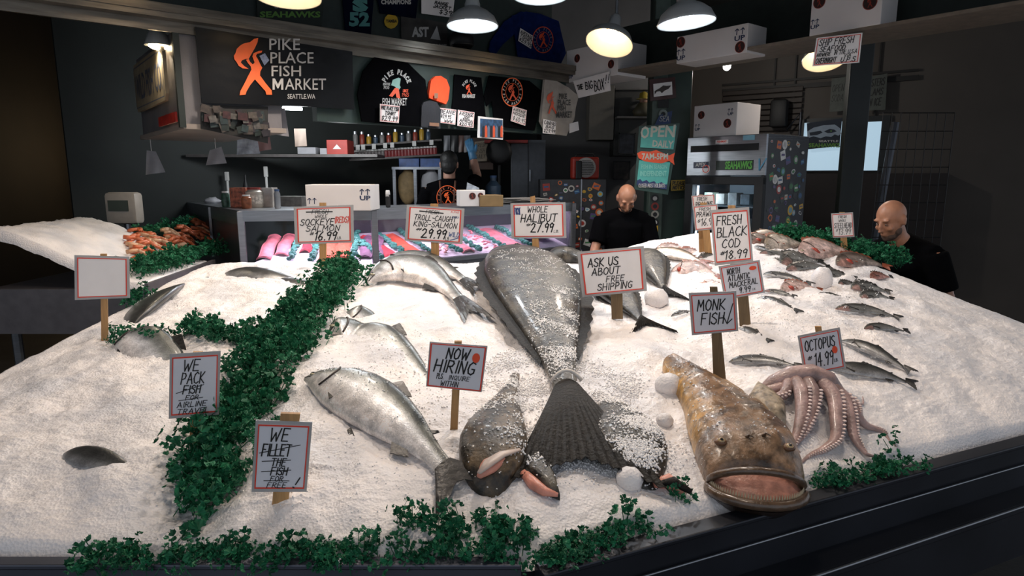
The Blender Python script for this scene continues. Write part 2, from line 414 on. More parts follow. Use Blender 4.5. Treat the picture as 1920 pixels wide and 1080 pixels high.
# ------------------------------------------------------------------ steel display table
tbl = thing('display_table', 'dark steel trough table holding the ice and fish', 'table', (0, 1.5, 0))
def tb(name, mat, mbx, **k):
    mbx.v = [(p[0], p[1] - 1.5, p[2]) for p in mbx.v]; return mbx.build(name, mat, tbl, **k)
tb('trough', m_steeld, MB().prism_xy([(-1.9, 1.32), (.03, 1.29), (2.60, 2.40), (1.95, 4.17), (.9, 4.3), (-.3, 3.94), (-1.86, 3.84)], .55, .745))
m_front = M('front_panel_steel', '#585b66', .38, .55, var=.25, scale=3)
m_frontd = M('front_panel_dark', '#2c2e35', .4, .5, var=.3, scale=4)
tb('front_panel', m_front, MB().box((-.93, 1.275, .595), (1.9, .03, .34)))
tb('rim', m_front, MB().box((-.93, 1.275, .772), (1.9, .034, .012), ch=.003))
a22 = math.atan2(1.12, 2.57)
def along22(u, off, z): return (.05 + u * math.cos(a22) + off * math.sin(a22), 1.262 + u * math.sin(a22) - off * math.cos(a22), z)
tb('front_panel', m_frontd, MB().box(along22(1.40, .012, .69), (2.80, .03, .16), a22))
tb('ledge', m_frontd, MB().box(along22(1.40, .05, .605), (2.80, .10, .03), a22, ch=.006))
tb('rim', m_frontd, MB().box(along22(1.40, .02, .772), (2.80, .05, .014), a22, ch=.004))
tb('drip_rail', m_steel, MB().tube([along22(.02, .104, .617), along22(2.78, .104, .617)], .004, 8))
tb('drip_rail', m_steel, MB().tube([along22(.02, .034, .70), along22(2.78, .034, .70)], .003, 8))
tb('apron', m_frontd, MB().box(along22(1.40, .06, .50), (2.80, .03, .17), a22))
tb('side_panel', m_steeld, MB().prism_xy([(2.60, 2.40), (2.63, 2.40), (1.98, 4.17), (1.95, 4.17)], .5, .85))
tb('side_panel', m_steeld, MB().prism_xy([(-1.92, 1.29), (-1.89, 1.29), (-1.85, 3.84), (-1.88, 3.84)], .5, .8))
tb('back_panel', m_steeld, MB().prism_xy([(-1.86, 3.84), (-.3, 3.94), (.9, 4.3), (1.95, 4.17), (1.95, 4.2), (.9, 4.33), (-.3, 3.97), (-1.86, 3.87)], .5, .88))
for lx, ly in ((-1.8, 1.45), (-.1, 1.45), along22(1.45, -.03, 0)[:2], (2.4, 2.5), (-1.75, 3.7), (.6, 4.0), (1.55, 4.1)):
    l_ = tb('leg', m_steel, MB().lathe([(.03, 0), (.03, .56)], 14, (lx, ly, 0)))
    f_ = MB().lathe([(.055, 0), (.055, .012), (.035, .03), (.031, .03)], 14, (lx, ly, 0)); f_.v = [(p[0], p[1] - 1.5, p[2]) for p in f_.v]; f_.build('foot', m_steel, l_)

# ------------------------------------------------------------------ pendant lamps
m_enam = M('lamp_enamel', '#b9bcbd', .35, var=.06)
m_enin = M('lamp_enamel_inside', '#eceae4', .4, var=.03)
m_bulb_c = M('bulb_cool', '#f4fbff', .3, emit=9, ecol='#dceeff'); m_bulb_w = M('bulb_warm', '#fff2dc', .3, emit=9, ecol='#ffdca8')
def lamp(px, py, wpx, label, warm, power, tilt=(0, 0), D=.36, up=1.1, spot=150, loc=None):
    if loc is None:
        dep = D * FPX / wpx; loc = Vector((0, 0, CAMZ)) + ray(px, py) * dep
    t = thing('pendant_lamp', label, 'lamp', loc, 0, 'white enamel pendant lamps')
    mt = Matrix.Rotation(tilt[1], 3, 'Y') @ Matrix.Rotation(tilt[0], 3, 'X')
    R = D / 2
    out = [(R, 0), (R * 1.01, .008), (R * .97, .02), (R * .86, .062), (R * .62, .098), (R * .36, .122), (R * .30, .13)]
    inn = [(R * .27, .122), (R * .34, .114), (R * .6, .09), (R * .83, .056), (R * .95, .012), (R * .985, .002)]
    mbx = MB(); n = 36; k = len(out)
    prof = out
    vs = []
    for r, z in prof:
        for j in range(n):
            q = 2 * math.pi * j / n; vs.append(mt @ Vector((r * math.cos(q), r * math.sin(q), z)))
    mbx.add(vs, [(i*n+j, i*n+(j+1) % n, (i+1)*n+(j+1) % n, (i+1)*n+j) for i in range(k-1) for j in range(n)])
    sh = mbx.build('shade', m_enam, t, smooth=True)
    mbi = MB(); vs = []; k = len(inn)
    for r, z in inn:
        for j in range(n):
            q = 2 * math.pi * j / n; vs.append(mt @ Vector((r * math.cos(q), r * math.sin(q), z)))
    mbi.add(vs, [(i*n+j, i*n+(j+1) % n, (i+1)*n+(j+1) % n, (i+1)*n+j) for i in range(k-1) for j in range(n)] + [tuple(range(n))])
    mbi.build('shade_lining', m_enin, sh, smooth=True)
    MB().lathe([(R * .30, .125), (R * .30, .15), (R * .26, .17), (R * .24, .22), (R * .16, .24), (.02, .25)], 20, mtx=mt).build('socket_cap', m_enam, t, smooth='auto')
    bu = MB().ell(mt @ Vector((0, 0, .068)), (.058, .058, .048), 18, 10, mt).build('bulb', m_bulb_w if warm else m_bulb_c, t, smooth=True)
    top = mt @ Vector((0, 0, .25))
    MB().tube([top, top + Vector((0, 0, .12)), (top.x, top.y, 3.69 - loc[2])], .011, 8).build('stem', m_steel, t)
    li = bpy.data.lights.new('bulb_light', 'SPOT'); li.energy = power * .45; li.spot_size = math.radians(spot); li.spot_blend = .6; li.shadow_soft_size = .07
    li.color = (1, .87, .76) if warm else (.93, .96, 1.0)
    lo = bpy.data.objects.new('bulb_light', li); COL.objects.link(lo); lo.parent = t
    lo.location = mt @ Vector((0, 0, .012)); lo.rotation_euler = mt.to_euler()
    return t
lamp(886, 50, 97, 'grey enamel pendant lamp hanging before the camouflage poster', False, 60, (-.05, 0))
lamp(1142, 82, 90, 'tilted pendant lamp glowing warm before the big white box', True, 75, (-.35, .28))
lamp(1287, 44, 108, 'pendant lamp hanging above the long white carton with dark emblems', False, 60, (-.04, -.08))
lamp(540, -4, 122, 'pendant lamp over the banner, cut off by the top of the picture', True, 70, (-.1, 0))
lamp(1014, -10, 112, 'pendant lamp at the top edge above the blue shirts', False, 60, (-.1, 0))
lamp(1546, 112, 78, 'pendant lamp half hidden behind the hanging overnight shipping sign', True, 40, (-.45, .1))
# extra lamps, added out of view above the frame to light the ice
for i, (x, y, wm, pw) in enumerate(((-.95, 2.45, True, 45), (.35, 2.5, True, 85), (1.5, 2.7, True, 45), (-1.6, 3.2, True, 30), (.2, 1.2, True, 22))):
    lamp(0, 0, 0, ['pendant lamp above the parsley divider, over the frame', 'pendant lamp above the large halibut, over the frame', 'pendant lamp above the octopus, over the frame', 'pendant lamp above the far left ice, over the frame', 'pendant lamp above the front edge, over the frame'][i], wm, pw, loc=Vector((x, y, 2.75)))
# ================================================================== fish
def fish_mat(key, rough, metal, bump, bscale, var, scale):
    m = M(key, None, rough, metal, var=var, scale=scale, bump=bump, bscale=bscale, attr=True, coat=.35)
    return m
m_silver = fish_mat('silver_fish_skin', .3, .25, .12, 260, .28, 34)
m_brown = fish_mat('flatfish_skin', .44, 0, .35, 90, .6, 22)
m_rock = fish_mat('rockfish_skin', .35, 0, .3, 160, .4, 40)
m_fin = M('fin_membrane', '#2f2e2e', .35, var=.35, scale=60, bump=.2)
m_finb = M('flatfish_fin', '#191511', .6, var=.7, scale=26, bump=.6, bscale=90, spec=.25)
m_finr = M('rockfish_fin', '#8d4a34', .4, var=.4, scale=60)
m_eye = M('fish_eye_dark', '#08080a', .08, var=.05); m_iris = M('fish_iris', '#b0a890', .25, .3, var=.2)
m_gill = M('gill_edge_dark', '#2a1d1c', .4, var=.2)
m_flesh = M('pink_flesh', '#d9917d', .35, var=.25, scale=30, bump=.3)
m_red = M('red_gill', '#a8402f', .35, var=.3, scale=50, bump=.4)

def skin_detail(m, scale, lo, hi, dark, spots=0., scales=0.):
    """blotches (and scales) multiplied onto a skin"""
    nt = m.node_tree; N = nt.nodes; L = nt.links; b = N['Principled BSDF']; src = b.inputs['Base Color'].links[0].from_socket
    tc = N.new('ShaderNodeTexCoord'); n = N.new('ShaderNodeTexNoise'); n.inputs['Scale'].default_value = scale; n.inputs['Detail'].default_value = 7; n.inputs['Roughness'].default_value = .68
    L.new(tc.outputs['Object'], n.inputs['Vector'])
    cr = N.new('ShaderNodeValToRGB'); cr.color_ramp.elements[0].position = lo; cr.color_ramp.elements[1].position = hi
    cr.color_ramp.elements[0].color = (dark, dark, dark, 1); cr.color_ramp.elements[1].color = (1.25, 1.25, 1.25, 1)
    L.new(n.outputs[0], cr.inputs[0])
    mx = N.new('ShaderNodeMix'); mx.data_type = 'RGBA'; mx.blend_type = 'MULTIPLY'; mx.inputs[0].default_value = 1
    L.new(src, mx.inputs[6]); L.new(cr.outputs[0], mx.inputs[7]); out = mx.outputs[2]
    if scales:
        v = N.new('ShaderNodeTexVoronoi'); v.inputs['Scale'].default_value = scales; L.new(tc.outputs['Object'], v.inputs['Vector'])
        c2 = N.new('ShaderNodeValToRGB'); c2.color_ramp.elements[0].color = (1.15, 1.15, 1.15, 1); c2.color_ramp.elements[1].color = (.8, .8, .8, 1); c2.color_ramp.elements[1].position = .8
        L.new(v.outputs['Distance'], c2.inputs[0])
        m2 = N.new('ShaderNodeMix'); m2.data_type = 'RGBA'; m2.blend_type = 'MULTIPLY'; m2.inputs[0].default_value = 1
        L.new(out, m2.inputs[6]); L.new(c2.outputs[0], m2.inputs[7]); out = m2.outputs[2]
    L.new(out, b.inputs['Base Color'])
    b.inputs['Coat Weight'].default_value = .12
skin_detail(m_silver, 14, .35, .6, .82, scales=190)
skin_detail(m_brown, 15, .44, .57, .2)
skin_detail(m_rock, 24, .4, .6, .6, scales=150)
T_ = np.linspace(0, 1, 13)
PROF = {  # t (0 snout .. 1 tail root), top, bottom, half thickness, all as a share of length
 'salmon': ([0,.03,.08,.15,.25,.38,.5,.62,.74,.85,.93,1], [.007,.022,.044,.070,.1,.112,.110,.098,.076,.05,.036,.034], [.007,.018,.038,.066,.098,.12,.122,.108,.08,.05,.036,.034], [.008,.02,.034,.05,.064,.07,.069,.06,.046,.028,.018,.012], .86),
 'slim':   ([0,.03,.08,.15,.25,.38,.5,.62,.74,.85,.93,1], [.005,.02,.035,.05,.062,.07,.07,.062,.048,.03,.02,.018], [.005,.016,.03,.046,.06,.07,.07,.062,.05,.032,.02,.018], [.006,.014,.026,.036,.044,.048,.047,.042,.032,.02,.012,.01], .88),
 'rock':   ([0,.03,.08,.16,.27,.4,.52,.64,.76,.87,.94,1], [.012,.045,.075,.11,.145,.155,.145,.12,.085,.052,.038,.036], [.012,.04,.065,.1,.125,.13,.125,.1,.072,.046,.036,.034], [.012,.034,.052,.07,.08,.08,.074,.06,.044,.028,.018,.012], .84),
 'flat':   ([0,.03,.08,.16,.26,.38,.5,.62,.74,.86,.94,1], [.03,.075,.12,.17,.215,.24,.225,.18,.125,.07,.045,.04], [.03,.075,.12,.175,.22,.24,.22,.175,.12,.07,.045,.04], [.012,.03,.045,.06,.07,.072,.066,.054,.04,.027,.02,.016], .82)}
def lerp3(a, b, t): return tuple(a[i] + (b[i] - a[i]) * t for i in range(3))
def col_salmon(t, s):
    dk = (.03, .035, .034); ol = (.17, .18, .165); si = (.78, .79, .82); be = (.93, .86, .82)
    c = lerp3(dk, ol, (1 - s) / .38) if s > .62 else lerp3(ol, si, (.62 - s) / .16) if s > .46 else lerp3(si, be, min(1, (.46 - s) / .3))
    if t < .13: c = lerp3(c, (.16, .16, .155), .6 if s > .4 else .35)
    if t > .9: c = lerp3(c, (.2, .2, .19), .4)
    return c
def col_dark(t, s):
    c = lerp3((.09, .09, .085), (.03, .032, .033), s); return lerp3(c, (.45, .45, .46), max(0, (.45 - s) * 1.6))
def col_rock(base):
    def f(t, s):
        c = lerp3(tuple(b * 1.9 + .12 for b in base), base, sstep(.25, .75, s)); return lerp3(c, (.62, .22, .16), .35 if t < .2 and s < .45 else 0)
    return f
def col_pink(t, s): return lerp3((.72, .52, .47), (.34, .20, .165), float(sstep(.4, .9, s)))
def col_gold(t, s): return lerp3((.66, .56, .48), (.16, .105, .06), float(sstep(.35, .85, s)))
def mottle(base, light):
    def f(t, s, x=0, y=0):
        n = mnoise.noise((x * 14, y * 14, .5)) * .6 + mnoise.noise((x * 42, y * 42, 2.)) * .4
        return lerp3(base, light, min(1, max(0, .42 + n * .9)))
    return f

class Fish:
    """a fish lying on its side, draped over the ice along a bent spine"""
    def __init__(s, name, label, cat, pts, kind, colf, mat, finmat, flip=1, lift=0., fat=1., thick=1., group=None, nr=18, nt=30, tailH=.12, fork=.35, eye=True, fins=True, gill=True, tail=True, t0=0., t1=1., drape=1., world=False, hw=None, ht=None, rise=0., lf=None, tilt=None, tailz=.006):
        W = [Vector(p) for p in pts] if world else [on_ice(*p) for p in pts]
        A, Bq = W[0], W[-1]
        mid = (A + Bq) / 2 if len(W) < 3 else W[1]
        Cc = mid * 2 - (A + Bq) / 2
        s.A, s.C, s.B = A, Cc, Bq
        N = 40; P = [s.spine(i / N) for i in range(N + 1)]
        s.L = sum((P[i + 1] - P[i]).length for i in range(N))
        s.flip, s.lift, s.kind, s.rise, s.lf = flip, lift, kind, rise, lf
        s.tilt = tilt if tilt is not None else {'salmon': .38, 'slim': .3, 'rock': .4, 'flat': 0.}[kind]; fat *= .78 if kind == 'salmon' else 1.; thick *= {'salmon': .62, 'slim': .8, 'rock': .72, 'flat': 1.}[kind]; s.tref = 0.
        tt, top, bot, th, s.bl = PROF[kind]
        if hw: fat = hw / (.24 * s.L)
        if ht: thick = ht / (.072 * s.L)
        s.fp = lambda t: (np.interp(t, tt, top) * s.L * fat, np.interp(t, tt, bot) * s.L * fat, np.interp(t, tt, th) * s.L * thick)
        s.tref = s.fp(.5)[1] * .55
        s.o = thing(name, label, cat, s.pt(.5, 0, 0), 0, group); s.loc = Vector(s.o.location)
        # body
        mb = MB(); ts = [t0 + (t1 - t0) * (i / (nt - 1)) for i in range(nt)]
        if t0 == 0: ts = [.0] + [.012] + ts[1:]
        cols = []
        flatp = .8 if kind != 'flat' else .62
        for t in ts:
            tp, bt, wd = s.fp(t)
            for j in range(nr):
                q = 2 * math.pi * j / nr; c, sn = math.cos(q), math.sin(q)
                y = (tp - bt) / 2 + (tp + bt) / 2 * c; z = wd * math.copysign(abs(sn) ** flatp, sn)
                p = s.pt(t * s.bl, y, z + wd); mb.v.append(tuple(p - s.loc))
                sv = (c + 1) / 2
                cols.append(colf(t, sv, p.x, p.y) if getattr(colf, '__code__').co_argcount > 2 else colf(t, sv))
        k = len(ts)
        mb.f = [(i*nr+j, i*nr+(j+1) % nr, (i+1)*nr+(j+1) % nr, (i+1)*nr+j) for i in range(k-1) for j in range(nr)] + [tuple(range(nr-1, -1, -1)), tuple((k-1)*nr+j for j in range(nr))]
        mb.c = cols
        bv_add([Vector(v) + s.loc for v in mb.v], mb.f)
        s.body = mb.build('body', mat, s.o, smooth=True)
        pe = s.fp(1.)[0]
        if tail:
            H = tailH * s.L; NT = 12 if kind != 'flat' else 30
            s.strip('tail_fin', finmat, [(s.bl * .985, -pe + 2 * pe * i / NT) for i in range(NT + 1)],
                    [(1 - fork * (1 - s.bl) * (1 - abs(2 * i / NT - 1)) ** 1.2, -H + 2 * H * i / NT) for i in range(NT + 1)], rows=6, z=tailz, ridge=.0024 if kind != 'flat' else .0042)
        if fins and kind in ('salmon', 'slim'):
            tp = s.fp(.5)[0]
            s.strip('dorsal_fin', finmat, [(.40 + .1 * i / 6, s.fp((.40 + .1 * i / 6) / s.bl)[0] * .97) for i in range(7)], [(.43 + .1 * i / 6, s.fp((.42 + .1 * i / 6) / s.bl)[0] + .035 * s.L * (1 - i / 9)) for i in range(7)])
            s.strip('adipose_fin', finmat, [(.70 + .02 * i / 3, s.fp((.70 + .02 * i / 3) / s.bl)[0] * .95) for i in range(4)], [(.725 + .012 * i / 3, s.fp(.725 / s.bl)[0] + .018 * s.L) for i in range(4)])
            s.strip('anal_fin', finmat, [(.64 + .07 * i / 5, -s.fp((.64 + .07 * i / 5) / s.bl)[1] * .95) for i in range(6)], [(.68 + .06 * i / 5, -s.fp((.66 + .06 * i / 5) / s.bl)[1] - .03 * s.L * (1 - i / 9)) for i in range(6)])
        if fins and kind == 'rock':
            s.strip('dorsal_fin', finmat, [(.2 + .45 * i / 12, s.fp((.2 + .45 * i / 12) / s.bl)[0] * .96) for i in range(13)], [(.23 + .45 * i / 12, s.fp((.22 + .45 * i / 12) / s.bl)[0] + s.L * (.05 if i % 2 else .034)) for i in range(13)])
        if fins and kind == 'flat':
            for sg in (1, -1):
                s.strip('edge_fin', finmat, [(.14 + .58 * i / 24, sg * s.fp((.14 + .58 * i / 24) / s.bl)[0] * .97) for i in range(25)],
                        [(.15 + .58 * i / 24, sg * (s.fp((.15 + .58 * i / 24) / s.bl)[0] + s.L * (.018 + .005 * (i % 2)) * math.sin(math.pi * (i + .6) / 25.2) ** .6)) for i in range(25)])
        if fins and kind != 'flat':
            tp, bt, wd = s.fp(.2)
            zt = 2 * wd * .96
            yb = -bt * .35
            s.strip('pectoral_fin', finmat, [(.185, yb + .018 * s.L * (i / 4 - .5)) for i in range(5)], [(.30 - .012 * abs(i - 1.5), yb - .035 * s.L + .05 * s.L * (i / 4 - .5)) for i in range(5)], z=zt, rows=3)
        if eye:
            te = .055; tp, bt, wd = s.fp(te)
            ye = tp * .25; r = .0125 * s.L if kind != 'rock' else .02 * s.L
            e = MB(); e.ell(s.pt(te * s.bl, ye, 2 * wd * .985 - r * .15) - s.loc, (r, r, r * .5), 14, 8)
            ir = e.build('eye', m_iris, s.o, smooth=True)
            e = MB(); e.ell(s.pt(te * s.bl, ye, 2 * wd * .985 + r * .13) - s.loc, (r * .62, r * .62, r * .35), 12, 8); e.build('pupil', m_eye, ir, smooth=True)
        if gill:
            pth = []
            for i in range(9):
                a = (i / 8 - .5) * 1.9; t = .155 + .028 * math.cos(a * 1.5); tp, bt, wd = s.fp(t / s.bl)
                y = (tp - bt) / 2 + (tp + bt) / 2 * math.sin(a) * .92
                zz = wd * (1 + max(0, 1 - ((y - (tp - bt) / 2) / ((tp + bt) / 2)) ** 2) ** .4) + .0015
                pth.append(s.pt(t, y, zz) - s.loc)
            MB().tube(pth, .0042 * s.L, 6).build('gill_cover', m_gill, s.o, smooth=True)
            # mouth line
            pth = []
            for i in range(4):
                t = .004 + .045 * i / 3; tp, bt, wd = s.fp(t / s.bl); pth.append(s.pt(t, -bt * .25, wd * 1.88) - s.loc)
            MB().tube(pth, .0025 * s.L, 6).build('mouth', m_gill, s.o, smooth=True)
    def spine(s, t): return s.A * (1 - t) ** 2 + s.C * 2 * t * (1 - t) + s.B * t * t
    def pt(s, t, y, z):
        p = s.spine(t); d = (s.C - s.A) * (1 - t) + (s.B - s.C) * t
        n = Vector((-d.y, d.x)).normalized() * s.flip; z = z + s.tilt * (y + s.tref) * (1 if t < .8 else max(0, 1 - (t - .8) * 3))
        x, yy = p.x + n.x * y, p.y + n.y * y
        if s.lf: return Vector((x, yy, ice1(x, yy) + float(np.interp(t, [a[0] for a in s.lf], [a[1] for a in s.lf])) + z))
        lf = s.lift if t < .55 or s.lift > .006 else s.lift + (.008 - s.lift) * min(1, (t - .55) / .35) * s.rise
        return Vector((x, yy, ice1(x, yy) + lf + z))
    def strip(s, name, mat, A, Bq, rows=3, z=None, ridge=.0012):
        vs = []; n = len(A); fs = []
        for side in (0, 1):
            for r in range(rows):
                f = r / (rows - 1)
                for i in range(n):
                    t = A[i][0] * (1 - f) + Bq[i][0] * f; y = A[i][1] * (1 - f) + Bq[i][1] * f
                    if z is None:
                        zz = s.fp(min(A[i][0] / s.bl, 1.))[2]
                    else: zz = z + (0 if name != 'tail_fin' else s.fp(1.)[2] * (1 - f) + (.02 if s.kind == 'flat' else .004) * math.sin(math.pi * i / (n - 1)))
                    vs.append(s.pt(t, y, zz + (ridge if i % 2 else -ridge) * f + (.0022 * (1 - .6 * f) if side else -.0022 * (1 - .6 * f))) - s.loc)
        o = rows * n
        for side in (0, 1):
            for r in range(rows - 1):
                for i in range(n - 1):
                    a = side * o + r * n + i; q = (a, a + 1, a + n + 1, a + n); fs.append(q if side else q[::-1])
        for i in range(n - 1): fs.append(((rows-1)*n+i, (rows-1)*n+i+1, o+(rows-1)*n+i+1, o+(rows-1)*n+i))
        for r in range(rows - 1):
            fs.append((r*n, (r+1)*n, o+(r+1)*n, o+r*n)); fs.append((r*n+n-1, (r+1)*n+n-1, o+(r+1)*n+n-1, o+r*n+n-1))
        return MB().add(vs, fs).build(name, mat, s.o, smooth='auto')

# --- salmon on the middle heap
king = Fish('king_salmon', 'large silver salmon lying whole in front, tail towards the table edge', 'fish', [(572, 722), (722, 800), (880, 948)], 'salmon', col_salmon, m_silver, m_fin, flip=1, lift=.0, rise=1., fat=1.0, tailH=.105, fork=.5, nt=44, nr=26)
# pelvic fin lying by the belly
king.strip('pelvic_fin', m_fin, [(.46, -.118 * king.L + .004 * i) for i in range(4)], [(.545, -.150 * king.L + .006 * i) for i in range(4)], z=.03)
Fish('king_salmon', 'silver salmon at the back edge below the wild king price sign', 'fish', [(708, 517), (800, 512), (905, 556)], 'salmon', col_salmon, m_silver, m_fin, lift=.008, fat=1.0, tailH=.06, fork=.5, nt=34)
Fish('king_salmon', 'curved silver salmon beside the big halibut, second from the back', 'fish', [(690, 540), (790, 530), (900, 608)], 'salmon', col_salmon, m_silver, m_fin, lift=.0, fat=.9, tailH=.06, fork=.5, nt=34)
Fish('king_salmon', 'silver salmon sunk in ice with only its cheek and fin showing', 'fish', [(640, 592), (740, 605), (890, 690)], 'salmon', col_salmon, m_silver, m_fin, lf=[(0, -.03), (.15, -.045), (.3, -.12), (1, -.12)], fat=.9, tailH=.05, fins=True, eye=False)
Fish('king_salmon', 'half buried silver salmon pointing left behind the hiring sign', 'fish', [(617, 634), (720, 640), (905, 800)], 'salmon', col_salmon, m_silver, m_fin, lf=[(0, -.005), (.1, -.015), (.25, -.1), (.5, -.085), (.7, -.07), (1, -.05)], fat=.85, tailH=.07, nt=34)
# --- left bin
Fish('king_salmon', 'silver salmon at the left edge behind the airline travel sign', 'fish', [(205, 640), (300, 665), (440, 790)], 'salmon', col_salmon, m_silver, m_fin, lf=[(0, -.05), (.3, -.06), (.6, -.1), (1, -.1)], fat=1.0, tailH=.08)
for pts, lf, lb in (([(240, 610), (300, 560), (378, 515)], -.058, 'dark backed salmon buried along the left slope of ice'), ([(420, 508), (500, 517), (585, 520)], -.05, 'salmon back showing as a grey streak at the rear left'), ([(505, 522), (570, 530), (640, 540)], -.066, 'salmon barely showing beneath the sockeye price sign')):
    Fish('sockeye_salmon', lb, 'fish', pts, 'slim', col_dark, m_silver, m_fin, flip=-1 if lf == -.058 else 1, lift=lf * .55, fat=1.5, tailH=.06, eye=False, gill=False, fins=False)
Fish('sockeye_salmon', 'dark fish tail poking from ice at the lower left edge', 'fish', [(120, 850), (190, 870), (290, 893)], 'slim', col_dark, m_silver, m_fin, lift=-.008, fat=1.6, tailH=.03, eye=False, gill=False, fins=False)

# --- halibut
mot = mottle((.038, .033, .026), (.10, .086, .066)); motb = mottle((.05, .034, .018), (.15, .10, .055))
hal = Fish('halibut', 'huge mottled grey halibut heaped in the centre, tail towards the viewer', 'fish', [(958, 478), (1015, 600), (1105, 925)], 'flat', mot, m_brown, m_finb, flip=1, lift=.0, tailz=.026, hw=.235, ht=.085, tailH=.074, fork=.16, nt=60, nr=40, eye=True, gill=False, group=None)
hal2 = Fish('halibut', 'brown halibut on the left of the big one, half under ice', 'fish', [(918, 935), (938, 800), (985, 650)], 'flat', motb, m_brown, m_finb, lift=-.015, hw=.092, ht=.05, tail=False, nt=40, nr=30, eye=False, gill=False, fins=False)
hal3 = Fish('halibut', 'grey halibut dusted with ice between the big halibut and the monkfish', 'fish', [(1212, 925), (1160, 790), (1108, 680)], 'flat', mot, m_brown, m_finb, lift=-.034, hw=.10, ht=.05, tail=False, nt=40, nr=30, eye=False, gill=False, fins=False)
Fish('halibut', 'halibut tail lying behind the free shipping sign, nearest the mackerel', 'fish', [(1195, 478), (1226, 515), (1256, 574)], 'flat', mot, m_brown, m_finb, lift=.0, hw=.09, ht=.04, tailH=.12, fork=.55, nt=30, eye=False, gill=False)
Fish('halibut', 'halibut tail below the free shipping sign beside its stake', 'fish', [(1120, 530), (1168, 572), (1225, 628)], 'flat', mot, m_brown, m_finb, lift=.0, hw=.09, ht=.04, tailH=.12, fork=.5, nt=30, eye=False, gill=False)
Fish('halibut', 'small part of a halibut back behind the free shipping sign', 'fish', [(1030, 492), (1080, 490), (1150, 500)], 'flat', mot, m_brown, m_finb, lift=-.01, hw=.1, ht=.05, tailH=.05, nt=24, eye=False, gill=False, fins=False)
# rope tie at the big tail
pth = [hal.pt(.80, y, .085 - 14 * y * y) - hal.loc for y in np.linspace(-.05, .05, 9)]
MB().tube(pth, .006, 8).build('tail_tie', M('white_cord', '#d8d2cb', .6), hal.o, smooth=True)
# cut collars lying at the front: skin outside, pink flesh rim
def collar(name, label, outline, lift, thick):
    W = [on_ice(*p) for p in outline]; c = sum(W, Vector()) / len(W)
    t = thing(name, label, 'fish piece', c)
    n = len(W); vs = []; fs = []
    rings = [(1., 0), (1.0, .5), (.93, .85), (.7, 1.05), (.35, 1.12)]
    for k, (r, h) in enumerate(rings):
        for p in W:
            q = c + (p - c) * r; vs.append(Vector((q.x, q.y, ice1(q.x, q.y) + lift + thick * h + .006 * mnoise.noise(q * 30))) - c)
    for k in range(len(rings) - 1):
        for i in range(n): fs.append((k*n+i, k*n+(i+1) % n, (k+1)*n+(i+1) % n, (k+1)*n+i))
    fs.append(tuple((len(rings)-1)*n+i for i in range(n)))
    bv_add([Vector(v) + c for v in vs], fs)
    sk = MB().add(vs, fs); sk.c = [mot(0, 0, (Vector(v) + c).x, (Vector(v) + c).y) for v in vs]
    sk.build('skin', m_brown, t, smooth=True)
    return t, c, W
t, c, W = collar('halibut_collar', 'brown halibut collar with pink cut edge at the front, left', [(985, 880), (1008, 872), (1030, 890), (1042, 915), (1050, 945), (1025, 935), (1005, 915), (985, 900)], .01, .03)
MB().tube([Vector((p.x, p.y, ice1(p.x, p.y) + .025)) - c for p in [on_ice(*q) for q in ((982, 905), (1000, 925), (1022, 940), (1046, 946))]], [.012, .016, .012, .005], 8).build('cut_edge', m_flesh, t, smooth=True)
pk = [on_ice(*q) for q in ((900, 922), (918, 902), (942, 886), (975, 877))]
t = thing('halibut_flap', 'curled pink fleshed flap beside the salmon tail at the front', 'fish piece', pk[1])
MB().tube([Vector((p.x, p.y - .02, ice1(p.x, p.y) + .05)) - pk[1] for p in pk], [.008, .026, .024, .008], 12, flat=.7).build('flesh', m_flesh, t, smooth=True)
MB().tube([Vector((p.x, p.y - .032, ice1(p.x, p.y) + .065)) - pk[1] for p in pk], [.006, .016, .014, .006], 12, flat=.5).build('skin_edge', M('pale_skin', '#cdb9ae', .4, var=.2), t, smooth=True)
for k, (q, lb) in enumerate((([(1165, 880), (1195, 888), (1225, 905)], 'pink halibut flap under ice right of the big tail'), ([(1225, 915), (1252, 910), (1285, 930)], 'pink fish collar at the front between halibut and monkfish'))):
    pk = [on_ice(*a) for a in q]
    t = thing('halibut_flap', lb, 'fish piece', pk[1])
    MB().tube([Vector((p.x, p.y, ice1(p.x, p.y) + .012)) - pk[1] for p in pk], [.012, .024, .012], 12, flat=.8).build('flesh', m_flesh, t, smooth=True)
    MB().tube([Vector((p.x + .01, p.y - .014, ice1(p.x, p.y) + .018)) - pk[1] for p in pk], [.008, .016, .008], 10, flat=.8).build('skin_edge', m_finb, t, smooth=True)

